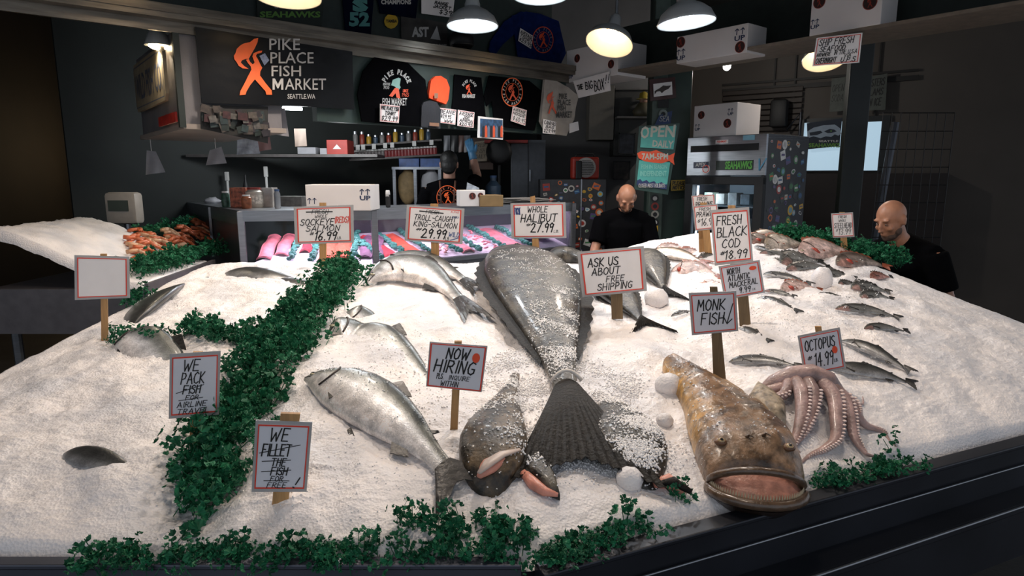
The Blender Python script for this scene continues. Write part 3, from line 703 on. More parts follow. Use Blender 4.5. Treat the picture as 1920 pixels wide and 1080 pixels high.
# --- fish of the right heap: (head, tail), look, bend, sink
cR = col_rock((.10, .07, .055)); cG = col_rock((.06, .06, .055)); cM = col_dark
RF = [
 ((1408, 449), (1470, 441), 'slim', col_gold, -.004, 'thin golden fish at the top of the right heap'),
 ((1410, 458), (1455, 449), 'rock', cR, -.02, 'small rockfish under the golden one at the heap top'),
 ((1436, 470), (1516, 461), 'rock', col_gold, -.016, 'golden brown fish with orange fin near the parsley'),
 ((1413, 464), (1458, 478), 'slim', cM, -.02, 'dark backed fish beside the black cod sign'),
 ((1500, 484), (1612, 479), 'rock', col_pink, -.02, 'plump pink fish arched in the middle of the right heap'),
 ((1424, 477), (1500, 486), 'slim', cG, -.02, 'grey fish just right of the black cod sign'),
 ((1464, 499), (1548, 494), 'rock', cG, -.02, 'dark grey rockfish below the plump pink fish'),
 ((1443, 490), (1490, 500), 'rock', cG, -.035, 'grey fish head peeping out by the mackerel sign'),
 ((1474, 510), (1560, 505), 'slim', cG, -.012, 'slender grey fish lying under the dark rockfish'),
 ((1568, 500), (1672, 505), 'rock', cR, -.014, 'red brown rockfish with red gills below the parsley'),
 ((1430, 517), (1525, 537), 'slim', cM, -.018, 'long dark fish slanting right of the mackerel sign'),
 ((1543, 520), (1608, 523), 'rock', cG, -.024, 'grey rockfish next to the tall ice lump'),
 ((1632, 522), (1674, 520), 'rock', col_rock((.2, .07, .05)), -.02, 'reddish fish at the right edge'),
 ((1464, 546), (1545, 545), 'rock', col_pink, -.036, 'pale fish showing a pink head under the ice lump'),
 ((1572, 532), (1615, 536), 'rock', cG, -.028, 'small grey fish below the grey rockfish'),
 ((1596, 542), (1672, 549), 'rock', cG, -.024, 'dark speckled rockfish near the right edge'),
 ((1612, 560), (1678, 562), 'rock', cG, -.026, 'dark fish under the speckled rockfish at the right'),
 ((1432, 548), (1492, 560), 'slim', cG, -.016, 'grey mackerel leaning from the lower mackerel sign'),
 ((1420, 562), (1500, 590), 'slim', cM, -.016, 'dark striped mackerel slanting below the grey one'),
 ((1530, 555), (1594, 564), 'slim', cG, -.022, 'mackerel lying alone in the middle of the lower ice'),
 ((1566, 584), (1690, 602), 'slim', cG, -.010, 'greenish mackerel with open eye, tail off the right edge'),
 ((1620, 620), (1705, 626), 'slim', cG, -.012, 'mackerel at the right edge above the two dark ones'),
 ((1575, 645), (1712, 706), 'slim', cM, -.004, 'dark mackerel right of the octopus sign'),
 ((1548, 698), (1720, 730), 'slim', cM, .0, 'thick blue grey fish right below the octopus sign'),
 ((1366, 684), (1508, 694), 'slim', cM, -.012, 'slender fish with a dark spotted back above the octopus'),
 ((1385, 617), (1446, 646), 'slim', cM, -.018, 'dark fish between the monkfish sign and octopus sign'),
 ((1258, 512), (1360, 526), 'rock', col_pink, -.022, 'pink rockfish behind the monkfish sign'),
 ((1205, 480), (1330, 499), 'slim', col_gold, -.022, 'pale brown fish at the back behind the shipping sign'),
 ((1228, 473), (1292, 466), 'rock', col_pink, -.028, 'pink fish at the rear edge of the ice by the post'),
 ((1268, 479), (1322, 473), 'rock', col_pink, -.026, 'pink fish behind the stake of the small price sign'),
 ((1308, 485), (1350, 480), 'rock', cG, -.028, 'grey fish at the foot of the black cod sign'),
 ((1312, 531), (1360, 536), 'slim', col_pink, -.02, 'thin pink fish showing above the monkfish sign'),
 ((1258, 596), (1300, 585), 'slim', cM, -.012, 'thin dark fish left of the monkfish sign'),
]
for i, (h, tl, kd, cf, lf, lb) in enumerate(RF):
    dx, dy = tl[0] - h[0], tl[1] - h[1]
    mid = ((h[0] + tl[0]) / 2 + rnd.uniform(-2, 2), (h[1] + tl[1]) / 2 - .05 * abs(dx) * (1 if kd == 'rock' else .8))
    fm = m_finr if cf in (col_pink, cR, col_gold) else m_fin
    f = Fish('rockfish' if kd == 'rock' else 'mackerel', lb, 'fish', [h, mid, tl], kd, cf, m_rock if kd == 'rock' else m_silver, fm, flip=1, lift=lf * .3 + (.007 if kd == 'slim' else 0), fat=1.12 if kd == 'rock' else 1.35, tailH=.09, nr=14, nt=20, group='fish on the right heap', gill=True)
    if cf in (cR, col_pink) and kd == 'rock' and i not in (28, 29):
        tp, bt, wd = f.fp(.17)
        MB().tube([f.pt(.15 + .012 * k, -bt * (.1 + .28 * k), wd * 1.75) - f.loc for k in range(4)], [.006, .012, .012, .005], 8).build('red_gill', m_red, f.o, smooth=True)

# --- monkfish
def monkfish():
    P = [on_ice(*p) for p in ((1250, 690), (1330, 762), (1388, 845), (1422, 962))]
    t = thing('monkfish', 'big brown monkfish with gaping mouth facing the viewer', 'fish', P[2]); L0 = Vector(t.location)
    def sp(u):
        # Catmull-Rom through P
        Q = [P[0] * 2 - P[1]] + P + [P[3] * 2 - P[2]]
        k = min(int(u * 3), 2); f = u * 3 - k; a, b, c, d = Q[k:k+4]
        return .5 * ((2 * b) + (c - a) * f + (2 * a - 5 * b + 4 * c - d) * f * f + (3 * b - a - 3 * c + d) * f ** 3)
    us = [0, .03, .08, .15, .23, .32, .42, .52, .61, .69, .76, .82, .87, .91, .94]
    wl = [.012, .035, .052, .066, .08, .096, .112, .127, .135, .138, .137, .134, .129, .122, .112]
    hh = [.012, .038, .05, .06, .068, .076, .084, .092, .100, .108, .114, .114, .106, .09, .07]
    n = 40
    def P3(u, a, hs=1., ws=1.):
        p = sp(u); d = sp(min(u + .01, 1)) - sp(max(u - .01, 0)); nx = Vector((-d.y, d.x, 0)).normalized()
        w_ = np.interp(u, us, wl) * ws; h_ = np.interp(u, us, hh) * hs
        c, s_ = math.cos(a), math.sin(a)
        x = w_ * math.copysign(abs(c) ** .8, c); z = h_ * (max(s_, 0) ** .75 if s_ > 0 else -.25 * abs(s_))
        # back ridge, brow ridges and cheek lumps
        br = math.exp(-((u - .85) / .05) ** 2) * .016 * (math.exp(-((abs(x) - .055) / .022) ** 2)) * (s_ > 0)
        ridge = .012 * math.exp(-(x / .02) ** 2) * (u < .7) * (s_ > 0)
        q = Vector((p.x + nx.x * x, p.y + nx.y * x, 0))
        lump = .009 * mnoise.noise((q.x * 16, q.y * 16, 3.)) + .004 * mnoise.noise((q.x * 45, q.y * 45, 1.))
        base = max(ice1(p.x, p.y), .80)
        return Vector((q.x, q.y, base + .012 + z + br + ridge + lump * (1 if s_ > .1 else 0)))
    vs = []; cs = []
    uu = np.linspace(0, .94, 46)
    for u in uu:
        for j in range(n):
            a = 2 * math.pi * j / n; p = P3(u, a); vs.append(p - L0)
            nz_ = mnoise.noise((p.x * 9, p.y * 9, p.z * 9)) + .5 * mnoise.noise((p.x * 30, p.y * 30, p.z * 20))
            ye = (.46, .25, .06); br_ = (.19, .11, .06); dk = (.035, .022, .016)
            side = abs(math.cos(a))
            c = lerp3(br_, ye, min(1, max(0, side * 1.3 - .45 + nz_ * .8))) if u < .74 else lerp3(br_, (.28, .19, .13), min(1, max(0, .4 + nz_)))
            if nz_ < -.35: c = lerp3(c, dk, .7)
            cs.append(c)
    m = len(uu)
    fs = [(i*n+j, i*n+(j+1) % n, (i+1)*n+(j+1) % n, (i+1)*n+j) for i in range(m-1) for j in range(n)] + [tuple(range(n-1, -1, -1)), tuple((m-1)*n+j for j in range(n))]
    bv_add([v + L0 for v in vs], fs)
    mbx = MB().add(vs, fs); mbx.c = cs
    m_monk = M('monkfish_skin', None, .3, 0, var=.35, scale=30, bump=.35, bscale=70, attr=True, coat=.2)
    skin_detail(m_monk, 22, .38, .55, .5)
    mbx.build('body', m_monk, t, smooth=True)
    # frame at the mouth: f forward, s side, z up
    f = (sp(.98) - sp(.90)); f.z = 0; f.normalize(); s_ = Vector((-f.y, f.x, 0)); O = sp(.90); O = Vector((O.x, O.y, max(ice1(O.x, O.y), .80)))
    def mp(a, b, c): return O + s_ * a + f * b + Vector((0, 0, c)) - L0
    def arc(w_, b0, b1, z0, z1, k=17):
        return [mp(w_ * math.cos(math.pi * i / (k - 1)), b0 + b1 * math.sin(math.pi * i / (k - 1)), z0 + z1 * math.sin(math.pi * i / (k - 1))) for i in range(k)]
    m_lip = M('monkfish_lip', '#5a4636', .3, var=.35, scale=40, bump=.3, coat=.4)
    MB().tube(arc(.116, .012, .062, .022, .066), [.006] + [.010] * 15 + [.006], 10).build('upper_lip', m_lip, t, smooth=True)
    low = arc(.12, .016, .10, .014, .004)
    MB().tube(low, [.008] + [.013] * 15 + [.008], 10).build('lower_lip', m_lip, t, smooth=True)
    # mouth floor (pink) and underside of the jaw
    up = arc(.112, .0, .035, .012, .06); vs = up + [p - Vector((0, 0, .004)) for p in low]; k = len(up)
    MB().add(vs, [(i, i + 1, k + i + 1, k + i) for i in range(k - 1)]).build('mouth_lining', M('mouth_pink', '#b07b69', .35, var=.35, scale=30, bump=.4), t, smooth=True)
    jl = [p + Vector((0, 0, -.016)) for p in low]; jb = arc(.1, -.02, .07, -.035, -.02)
    MB().add(jl + jb, [(i, i + 1, k + i + 1, k + i) for i in range(k - 1)] + [tuple(range(k, 2 * k))]).build('lower_jaw', M('jaw_brown', '#3b2a20', .35, var=.4, bump=.3), t, smooth=True)
    th = MB()
    for i in range(2, 48):
        q = i / 49 * math.pi; p = mp(.116 * math.cos(q), .012 + .094 * math.sin(q), .022 + .006 * math.sin(q)); th.lathe([(.0028, 0), (.0014, .008), (.0003, .014)], 5, tuple(p))
    th.build('teeth', M('teeth', '#b9a98c', .3), t)
    for sg, u in ((-1, .85), (1, .85)):
        a = math.pi / 2 - sg * .62
        c = P3(u, a, 1.0, 1.0) - L0 + Vector((0, -.006, .002))
        MB().ell(c, (.017, .017, .010), 16, 10).build('eye_socket', M('eye_socket_brown', '#6a4a34', .35, var=.2), t, smooth=True)
        e = MB().ell(c + Vector((0, -.004, .004)), (.0115, .011, .008), 14, 8).build('eye', M('monk_iris', '#a9906a', .2, var=.25, scale=90), t, smooth=True)
        MB().ell(c + Vector((0, -.008, .0095)), (.005, .0045, .004), 12, 8).build('pupil', m_eye, e, smooth=True)
    # pectoral fin, mottled white, spread on the ice at its right
    for pts, nm, mm in (((1400, 775), (1416, 748), (1445, 762), (1470, 790), (1472, 818), (1448, 818), (1420, 800)), 'pectoral_fin', M('monk_fin', '#a1917c', .4, var=.75, scale=45, bump=.4)),:
        W = [on_ice(*p) for p in pts]; c = sum(W, Vector()) / len(W); nn = len(W); vs = []
        for r, h in ((1.05, -.01), (1., .05), (.85, .066), (.45, .076)):
            for i, p in enumerate(W):
                q = c + (p - c) * r; vs.append(Vector((q.x, q.y, ice1(q.x, q.y) + h + .003 * (i % 2))) - L0)
        MB().add(vs, [(a_*nn+i, a_*nn+(i+1) % nn, (a_+1)*nn+(i+1) % nn, (a_+1)*nn+i) for a_ in range(3) for i in range(nn)] + [tuple(3*nn+i for i in range(nn))]).build(nm, mm, t, smooth=True)
    # lure filaments on the snout
    for a, b in ((.02, .05), (-.03, .04)):
        p = P3(.84, math.pi / 2 + a * 4) - L0
        MB().tube([p, p + Vector((.004, -.01, .012)), p + Vector((.012, -.02, .008))], [.005, .003, .001], 6).build('lure', m_lip, t, smooth=True)
    return t
monkfish()

# --- octopus
def octopus():
    t = thing('octopus', 'pinkish octopus draped on the ice with arms hanging forward', 'octopus', on_ice(1530, 760)); L0 = Vector(t.location)
    m_oct = M('octopus_skin', '#a98d88', .4, var=.55, scale=18, bump=.3, bscale=90, coat=.15)
    m_suc = M('octopus_suckers', '#d8c2bc', .35, var=.2)
    def pp(px, py, h):
        p = on_ice(px, py + h * 260); return Vector((p.x, p.y, ice1(p.x, p.y) + h * .75)) - L0
    # the web and mantle: a hood across the arm roots
    W = [(1418, 742, .012), (1448, 722, .04), (1480, 712, .062), (1520, 711, .07), (1552, 724, .066), (1572, 742, .05)]
    MB().tube([pp(*a) for a in W], [.012, .026, .034, .038, .036, .02], 16, flat=.8).build('web', m_oct, t, smooth=True)
    MB().tube([pp(*a) for a in ((1405, 752, .01), (1430, 735, .02), (1462, 728, .032), (1490, 724, .04))], [.016, .03, .03, .02], 14, flat=.6).build('mantle', M('octopus_mantle', '#b99a93', .3, var=.3, scale=30, bump=.35, coat=.5), t, smooth=True)
    arms = [
     ([(1478, 722, .055), (1470, 745, .045), (1445, 752, .022), (1415, 762, .014), (1400, 768, .006)], [.020, .018, .014, .01, .004]),
     ([(1490, 722, .06), (1500, 745, .066), (1502, 780, .055), (1495, 815, .035), (1485, 840, .018), (1478, 862, .01), (1488, 870, .006)], [.022, .023, .02, .015, .009, .005, .002]),
     ([(1512, 724, .062), (1522, 750, .066), (1518, 785, .05), (1505, 815, .03), (1490, 838, .014), (1500, 852, .008)], [.022, .022, .019, .014, .007, .003]),
     ([(1540, 726, .066), (1560, 752, .066), (1566, 790, .05), (1566, 828, .028), (1545, 845, .016), (1520, 855, .01), (1500, 870, .007), (1482, 872, .006)], [.024, .023, .021, .017, .012, .007, .004, .002]),
     ([(1556, 732, .06), (1580, 756, .054), (1592, 790, .04), (1600, 822, .022), (1618, 848, .012), (1632, 856, .009), (1648, 857, .007)], [.022, .02, .018, .013, .007, .005, .002]),
     ([(1566, 738, .05), (1592, 762, .045), (1604, 785, .034), (1622, 800, .018), (1640, 806, .01), (1655, 812, .009), (1668, 828, .007), (1682, 840, .006)], [.02, .019, .017, .012, .008, .008, .004, .002]),
     ([(1572, 742, .04), (1590, 752, .02), (1602, 756, .01), (1618, 758, .007), (1614, 738, .006), (1606, 736, .006)], [.016, .01, .005, .003, .0025, .002])]
    for A, R in arms:
        P = [pp(*a) for a in A]; Q = [P[0] * 2 - P[1]] + P + [P[-1] * 2 - P[-2]]; pth = []; rr = []
        for k in range(len(P) - 1):
            for j in range(6):
                f = j / 6; a, b, c, d = Q[k:k+4]
                pth.append(.5 * ((2 * b) + (c - a) * f + (2 * a - 5 * b + 4 * c - d) * f * f + (3 * b - a - 3 * c + d) * f ** 3)); rr.append(R[k] * (1 - f) + R[k+1] * f)
        pth.append(P[-1]); rr.append(R[-1])
        ao = MB().tube(pth, rr, 12, flat=.9).build('arm', m_oct, t, smooth=True)
        su = MB()
        for k in range(6, len(pth) - 10, 1):
            r = rr[k]
            if r < .006: continue
            d = (pth[k + 1] - pth[k - 1]).normalized(); sd = Vector((d.y, -d.x, 0)).normalized()
            for q in (-1, 1):
                c = pth[k] + sd * (-r * .9) + Vector((0, -r * .25, r * (.35 + .3 * q)))
                su.lathe([(r * .26, 0), (r * .30, .003), (r * .18, .005), (r * .1, .0025)], 8, tuple(c))
        if su.v: su.build('suckers', m_suc, ao, smooth=True)
octopus()

# --- lumps of ice rolled off the heap
for px, py, rpx, lb in ((1253, 735, 24, 'round ball of ice resting left of the monkfish'), (1246, 797, 15, 'small ball of ice below the larger one by the monkfish'), (1540, 534, 17, 'tall cup shaped lump of ice among the right heap fish'), (1230, 572, 22, 'smooth lump of ice by the halibut tails'), (975, 490, 14, 'ice lump at the back beside the halibut stake'), (1052, 690, 10, 'ice lump on the right of the big halibut'), (1180, 912, 24, 'ice lump at the front right of the halibut tail'), (635, 568, 9, 'ice cube beside the parsley at the back')):
    p = on_ice(px, py); r = rpx * (p - Vector((0, 0, CAMZ))).length / FPX
    mbx = MB().ell((0, 0, 0), (r, r * .95, r * (.9 if px != 1540 else 1.25)), 20, 12)
    mbx.v = [tuple(Vector(v) * (1 + .12 * mnoise.noise(Vector(v) * (2.2 / r) + Vector((px, 0, 0))))) for v in mbx.v]
    o = mbx.build('ice_lump', m_ice, smooth=True); o.location = (p.x, p.y, ice1(p.x, p.y) + r * .55); tag(o, lb, 'ice')
# ================================================================== price signs
m_lam = M('laminate_edge', '#a9a7a6', .25, var=.05, coat=.3); m_card = M('sign_card', '#e9e4e2', .35, var=.03, coat=.25)
m_card2 = M('sign_card_cool', '#d3d3da', .3, var=.03, coat=.3)
m_redl = M('sign_red_line', '#d8412f', .5, var=.08); m_ink = M('marker_ink', '#161414', .5, var=.1); m_blue = M('marker_blue', '#2c4a86', .5, var=.1)
m_wood = M('stake_wood', '#b58a58', .6, var=.3, scale=9, stretch=(9, 9, .8), bump=.15); m_woodd = M('stake_wood_old', '#6f5b40', .7, var=.35, scale=9, stretch=(9, 9, .8), bump=.2)
INK = {'k': m_ink, 'r': m_redl, 'b': m_blue}
def sign(label, base, corners, stake, items, yaw=None, cool=False, wd=.011, wood=None, border=.05, lw=.025, dot=None, name='price_sign', depth=None, bracket=False):
    """items: (text, u0, u1, v0, v1, colour); corners TL TR BR BL and stake quad in photograph pixels, all on one upright plane"""
    B = on_ice(*base) if depth is None else at_Y(*base, depth)
    if yaw is None: yaw = -math.atan2(B.x, B.y) * .7
    pl = Plane((B.x, B.y), (math.cos(yaw), math.sin(yaw)))
    t = thing(name, label, 'sign', B, pl.rz)
    q = [pl.lp(*c, B) for c in corners]
    qc = [bil(q, u, v) for u, v in ((border, border), (1 - border, border), (1 - border, 1 - border), (border, 1 - border))]
    MB().prism_xz(q[::-1], -.006, -.003).build('laminate', m_lam, t)
    cd = MB().prism_xz(qc[::-1], -.008, -.006).build('card', m_card2 if cool else m_card, t)
    fr = MB(); c = [bil(qc, u, v) for u, v in ((.0, .0), (1, .0), (1, 1), (.0, 1))]
    W_ = math.hypot(c[1][0] - c[0][0], c[1][1] - c[0][1])
    ins = [bil(qc, u, v) for u, v in ((lw, lw), (1 - lw, lw), (1 - lw, 1 - lw), (lw, 1 - lw))]
    for i in range(4):
        j = (i + 1) % 4; fr.add([(c[i][0], -.0088, c[i][1]), (c[j][0], -.0088, c[j][1]), (ins[j][0], -.0088, ins[j][1]), (ins[i][0], -.0088, ins[i][1])], [(0, 1, 2, 3)])
    fr.build('red_border', m_redl, cd)
    by = {}
    for it in items:
        by.setdefault(it[5] if len(it) > 5 else 'k', MB())
        w_ = (it[6] if len(it) > 6 else 1) * wd * W_
        mbx = by[it[5] if len(it) > 5 else 'k']
        if it[0] == '_': ribbons(mbx, [[bil(qc, it[1], it[3]), bil(qc, it[2], it[4])]], w_ * 2.2, -.0092)
        else: hand(mbx, qc, it[0], it[1], it[2], it[3], it[4], min(w_ * 2.7, .15 * abs(it[4] - it[3]) * abs(qc[0][1] - qc[3][1])), -.0092, .16)
    for k, mbx in by.items(): mbx.build('lettering', INK[k], cd)
    if dot:
        d = MB(); discpoly(d, qc, *dot, -.0094); d.build('sticker', M('orange_sticker', '#e2502c', .4), cd)
    if stake:
        s = [pl.lp(*c, B) for c in stake]; MB().prism_xz(s[::-1], -.002, .010).build('stake', wood or m_wood, t)
    return t
TL = lambda x0, y0, x1, y1: [(x0, y0), (x1, y0), (x1, y1), (x0, y1)]
sign('sockeye salmon price sign with red Reds note, on a short stake', (606, 505), [(551, 388), (663, 384), (664, 455), (554, 458)], [(599, 380), (611, 380), (612, 510), (599, 510)],
     [('FRESH', .28, .58, .05, .17), ('_', .18, .66, .11, .12), ('WHOLE', .33, .56, .2, .29, 'k', .7), ('SOCKEYE', .06, .68, .32, .5), ('(REDS)', .7, .96, .28, .45, 'r', .8), ('SALMON', .16, .78, .52, .68), ('#', .22, .29, .70, .82, 'k', .7), ('16.99', .32, .72, .70, .95), ('LB.', .74, .82, .86, .93, 'k', .6)], yaw=.05)
sign('wild troll caught king salmon price sign at the back', (814, 508), [(763, 384), (871, 391), (867, 458), (759, 451)], [(807, 382), (821, 382), (824, 512), (809, 512)],
     [('FRESH', .32, .56, .06, .17), ('_', .2, .65, .11, .13), ('TROLL-CAUGHT', .1, .9, .22, .38), ('KING-SALMON', .1, .92, .42, .58), ('#', .14, .24, .62, .74, 'k', .7), ('29.99', .26, .72, .64, .92), ('LB.', .72, .8, .86, .96, 'k', .6), ('WILD', .78, .98, .7, .84, 'b', .8), ('_', .82, .98, .95, .86, 'b', .7), ('KING', .8, .95, .04, .1, 'r', .7), ('ALASKA', .82, .95, .2, .26, 'b', .5)], yaw=.04)
sign('whole halibut price sign standing behind the big halibut', (1004, 497), [(957, 381), (1060, 379), (1062, 446), (959, 447)], [(994, 369), (1003, 367), (1014, 495), (1000, 495)],
     [('WHOLE', .28, .68, .06, .24), ('HALIBUT', .14, .86, .3, .54), ('#', .24, .32, .58, .7, 'k', .7), ('27.99', .34, .78, .58, .86), ('LB.', .8, .9, .8, .88, 'k', .6), ('LOCAL', .02, .14, .3, .1, 'b', .6)], yaw=.04)
sign('free shipping sign, wide and white, in front of the halibut tails', (1157, 598), [(1082, 472), (1207, 461), (1213, 545), (1092, 557)], [(1145, 540), (1167, 540), (1168, 598), (1147, 598)],
     [('ASK US', .1, .6, .14, .34), ('ABOUT', .15, .62, .38, .55), ('FREE', .38, .68, .6, .74), ('SHIPPING', .22, .8, .77, .93)], wood=m_woodd, wd=.009)
sign('black cod price sign, tall, behind the mackerel sign', (1383, 560), [(1331, 394), (1404, 388), (1412, 490), (1340, 498)], [(1365, 385), (1379, 385), (1386, 562), (1372, 562)],
     [('FRESH', .1, .8, .08, .26), ('BLACK', .08, .92, .31, .5), ('COD', .2, .7, .55, .72), ('#', .12, .24, .78, .88, 'k', .7), ('18.99', .26, .88, .78, .95)])
sign('north Atlantic mackerel sign with a red sticker', (1397, 612), [(1347, 499), (1424, 487), (1434, 548), (1358, 562)], [(1382, 540), (1402, 540), (1408, 612), (1387, 612)],
     [('NORTH', .14, .48, .08, .26), ('ATLANTIC', .14, .72, .3, .48), ('MACKERAL', .14, .9, .52, .7), ('9.99', .38, .68, .74, .92), ('LB.', .74, .82, .84, .9, 'k', .6)], cool=True, wood=m_woodd, dot=(.84, .17, .1, .07))
sign('monk fish sign with an arrow, on a dark weathered stake', (1348, 718), [(1291, 549), (1380, 545), (1384, 620), (1297, 628)], [(1331, 538), (1345, 538), (1362, 720), (1338, 718)],
     [('MONK', .12, .76, .14, .42), ('FISH', .18, .72, .5, .8), ('_', .96, .8, .28, .8), ('_', .72, .8, .6, .82), ('_', .8, .92, .82, .7)], cool=True, wood=m_woodd, wd=.012)
sign('octopus price sign leaning over the octopus', (1548, 718), [(1495, 629), (1574, 613), (1586, 689), (1508, 705)], [(1528, 612), (1540, 612), (1554, 718), (1541, 718)],
     [('OCTOPUS', .08, .86, .12, .4), ('#', .1, .2, .54, .68, 'k', .7), ('14.99', .28, .76, .5, .86), ('LB.', .78, .88, .74, .82, 'k', .6)], cool=True, dot=(.84, .5, .07, .1))
sign('hiring sign stuck in the ice above the large front salmon', (850, 808), [(806, 640), (914, 648), (903, 734), (799, 723)], [(852, 640), (866, 640), (858, 808), (844, 806)],
     [('NOW', .3, .7, .08, .32), ('HIRING', .1, .82, .36, .64), ('PLS.', .16, .28, .68, .8, 'k', .7), ('INQUIRE', .38, .76, .7, .8, 'k', .7), ('WITHIN', .24, .56, .84, .96, 'k', .7)], cool=True, border=.02, dot=(.84, .26, .07, .11))
sign('fish filleting sign standing at the foot of the parsley divider', (524, 946), [(480, 786), (586, 790), (575, 920), (472, 920)], [(526, 775), (563, 776), (540, 944), (510, 946)],
     [('WE', .24, .6, .05, .25), ('FILLET', .1, .66, .3, .48), ('_', .06, .85, .44, .3, 'k', .8), ('THE', .3, .58, .52, .64), ('_', .12, .68, .57, .54, 'k', .8), ('FISH', .3, .62, .66, .78), ('_', .12, .7, .73, .7, 'k', .8), ('FOR', .3, .55, .8, .88), ('_', .18, .68, .87, .87, 'k', .8), ('FREE', .24, .62, .9, .98), ('!', .74, .8, .82, .98)], cool=True, wd=.011)
sign('airline travel fish packing sign in the left ice', (365, 836), [(319, 663), (414, 657), (411, 776), (317, 784)], [(362, 660), (380, 660), (378, 834), (355, 834)],
     [('WE', .24, .58, .06, .25), ('PACK', .2, .7, .28, .47), ('FISH', .24, .62, .5, .64), ('_', .1, .7, .62, .5, 'k', .8), ('FOR', .3, .58, .67, .75), ('_', .16, .68, .75, .72, 'k', .8), ('AIRLINE', .12, .76, .78, .87), ('TRAVEL', .12, .82, .9, .99)], cool=True, wd=.0105)
sign('small shrimp price sign at the back, front of two', (1322, 478), [(1299, 386), (1345, 382), (1350, 428), (1303, 433)], [(1313, 380), (1325, 380), (1336, 482), (1322, 482)],
     [('FRESH', .2, .7, .06, .2, 'k', .8), ('PRAWNS', .06, .9, .24, .46), ('$', .08, .2, .56, .7, 'k', .7), ('16.99', .24, .86, .54, .86)], wd=.012)
sign('small price sign behind the front shrimp sign', (1317, 474), [(1296, 367), (1340, 364), (1342, 392), (1299, 394)], [(1308, 365), (1318, 365), (1322, 476), (1311, 476)],
     [('FRESH', .2, .66, .1, .36), ('PRAWNS', .1, .9, .46, .86)], wd=.012)
sign('steelhead price sign standing in the parsley at the right', (1583, 474), [(1558, 400), (1599, 398), (1602, 444), (1561, 446)], [(1574, 398), (1584, 398), (1590, 474), (1577, 474)],
     [('FRESH', .3, .7, .06, .18, 'k', .8), ('WHOLE', .3, .66, .24, .34, 'k', .6), ('STEELHEAD', .06, .94, .4, .62), ('$', .12, .22, .66, .78, 'k', .7), ('13.99', .26, .86, .66, .92)], wd=.011)
sign('white sign at the left edge with only its border in view', (200, 640), [(140, 478), (243, 481), (244, 558), (141, 562)], [(188, 476), (200, 476), (203, 645), (190, 645)], [])

# ================================================================== parsley
m_pars = M('parsley_leaf', '#1f6b47', .55, var=.5, scale=30, spec=.35)
def sprig_templates(n=8):
    T = []
    for k in range(n):
        r = random.Random(100 + k); vs = []; fs = []
        def leaf(c, s):
            # crumpled fan of three toothed lobes
            ax = Vector((r.uniform(-1, 1), r.uniform(-1, 1), r.uniform(.1, 1))).normalized()
            sd = ax.cross(Vector((r.uniform(-1, 1), r.uniform(-1, 1), r.uniform(-1, 1)))).normalized(); up = sd.cross(ax)
            for lb in (-1, 0, 1):
                d = (ax + sd * lb * .8).normalized(); pd = d.cross(up).normalized(); o = len(vs)
                j = lambda: up * s * r.uniform(-.22, .22)
                vs.extend([c, c + d * s * .5 + pd * s * .24 + j(), c + d * s * .82 + pd * s * .27 + j(), c + d * s * .86 + pd * s * .05 + j(), c + d * s * 1.08 + j(), c + d * s * .84 - pd * s * .1 + j(), c + d * s * .78 - pd * s * .3 + j(), c + d * s * .45 - pd * s * .22 + j()])
                fs.extend([(o, o+1, o+2, o+3), (o, o+3, o+4, o+5), (o, o+5, o+6, o+7)])
        L = r.uniform(.05, .085); tip = Vector((r.uniform(-.4, .4), r.uniform(-.4, .4), 1)).normalized() * L
        o = len(vs); w_ = .0014
        vs.extend([Vector((-w_, 0, -.02)), Vector((w_, 0, -.02)), tip + Vector((w_, 0, 0)), tip - Vector((w_, 0, 0)), Vector((0, -w_, -.02)), Vector((0, w_, -.02)), tip + Vector((0, w_, 0)), tip - Vector((0, w_, 0))])
        fs.extend([(o, o+1, o+2, o+3), (o+4, o+5, o+6, o+7)])
        for i in range(9):
            f = r.uniform(.25, 1.05); c = tip * f + Vector((r.uniform(-1, 1), r.uniform(-1, 1), r.uniform(-.5, .8))) * .022; leaf(c, r.uniform(.014, .024))
        T.append((np.array([tuple(v) for v in vs]), fs))
    return T
SPR = sprig_templates()
def parsley(label, path, wid, count, seed, tall=1., hgt=.0, name='parsley_row', fn=None):
    """path: photograph pixels along the row (on the ice) with a half width in metres at each"""
    r = random.Random(seed); P = [(fn or on_ice)(*p) for p in path]; V = []; F = []; off = 0
    seg = [(P[i + 1] - P[i]).length for i in range(len(P) - 1)]; tot = sum(seg)
    for _ in range(count):
        d = r.uniform(0, tot); i = 0
        while i < len(seg) - 1 and d > seg[i]: d -= seg[i]; i += 1
        f = d / seg[i]; c = P[i].lerp(P[i + 1], f); tg = (P[i + 1] - P[i]).normalized(); n = Vector((-tg.y, tg.x, 0))
        w_ = wid[i] * (1 - f) + wid[i + 1] * f if isinstance(wid, (list, tuple)) else wid
        k = max(-1, min(1, r.gauss(0, .5))); x, y = c.x + n.x * w_ * k, c.y + n.y * w_ * k
        if fn is None:
            h = ICE_BVH.ray_cast(Vector((x, y, 3)), Vector((0, 0, -1))); z = h[0].z if h[0] is not None else .77
        else: z = c.z
        z += r.uniform(0, hgt) * (1 - abs(k))
        tv, tf = SPR[r.randrange(len(SPR))]; s = r.uniform(.7, 1.25) * tall; a = r.uniform(0, 6.28); ca, sa = math.cos(a), math.sin(a)
        lean = r.uniform(.2, 1.0); la = r.uniform(0, 6.28)
        M3 = np.array(Matrix.Rotation(lean, 3, Vector((math.cos(la), math.sin(la), 0))) @ Matrix.Rotation(a, 3, 'Z'))
        V.append((tv * s) @ M3.T + np.array([x, y, z])); F += [tuple(q + off for q in f_) for f_ in tf]; off += len(tv)
    VV = np.concatenate(V); loc = Vector(VV.mean(0)); mbx = MB(); mbx.v = [tuple(p) for p in (VV - np.array(loc)).tolist()]; mbx.f = F
    o = mbx.build(name, m_pars); o.location = loc; tag(o, label, 'parsley', kind='stuff'); return o
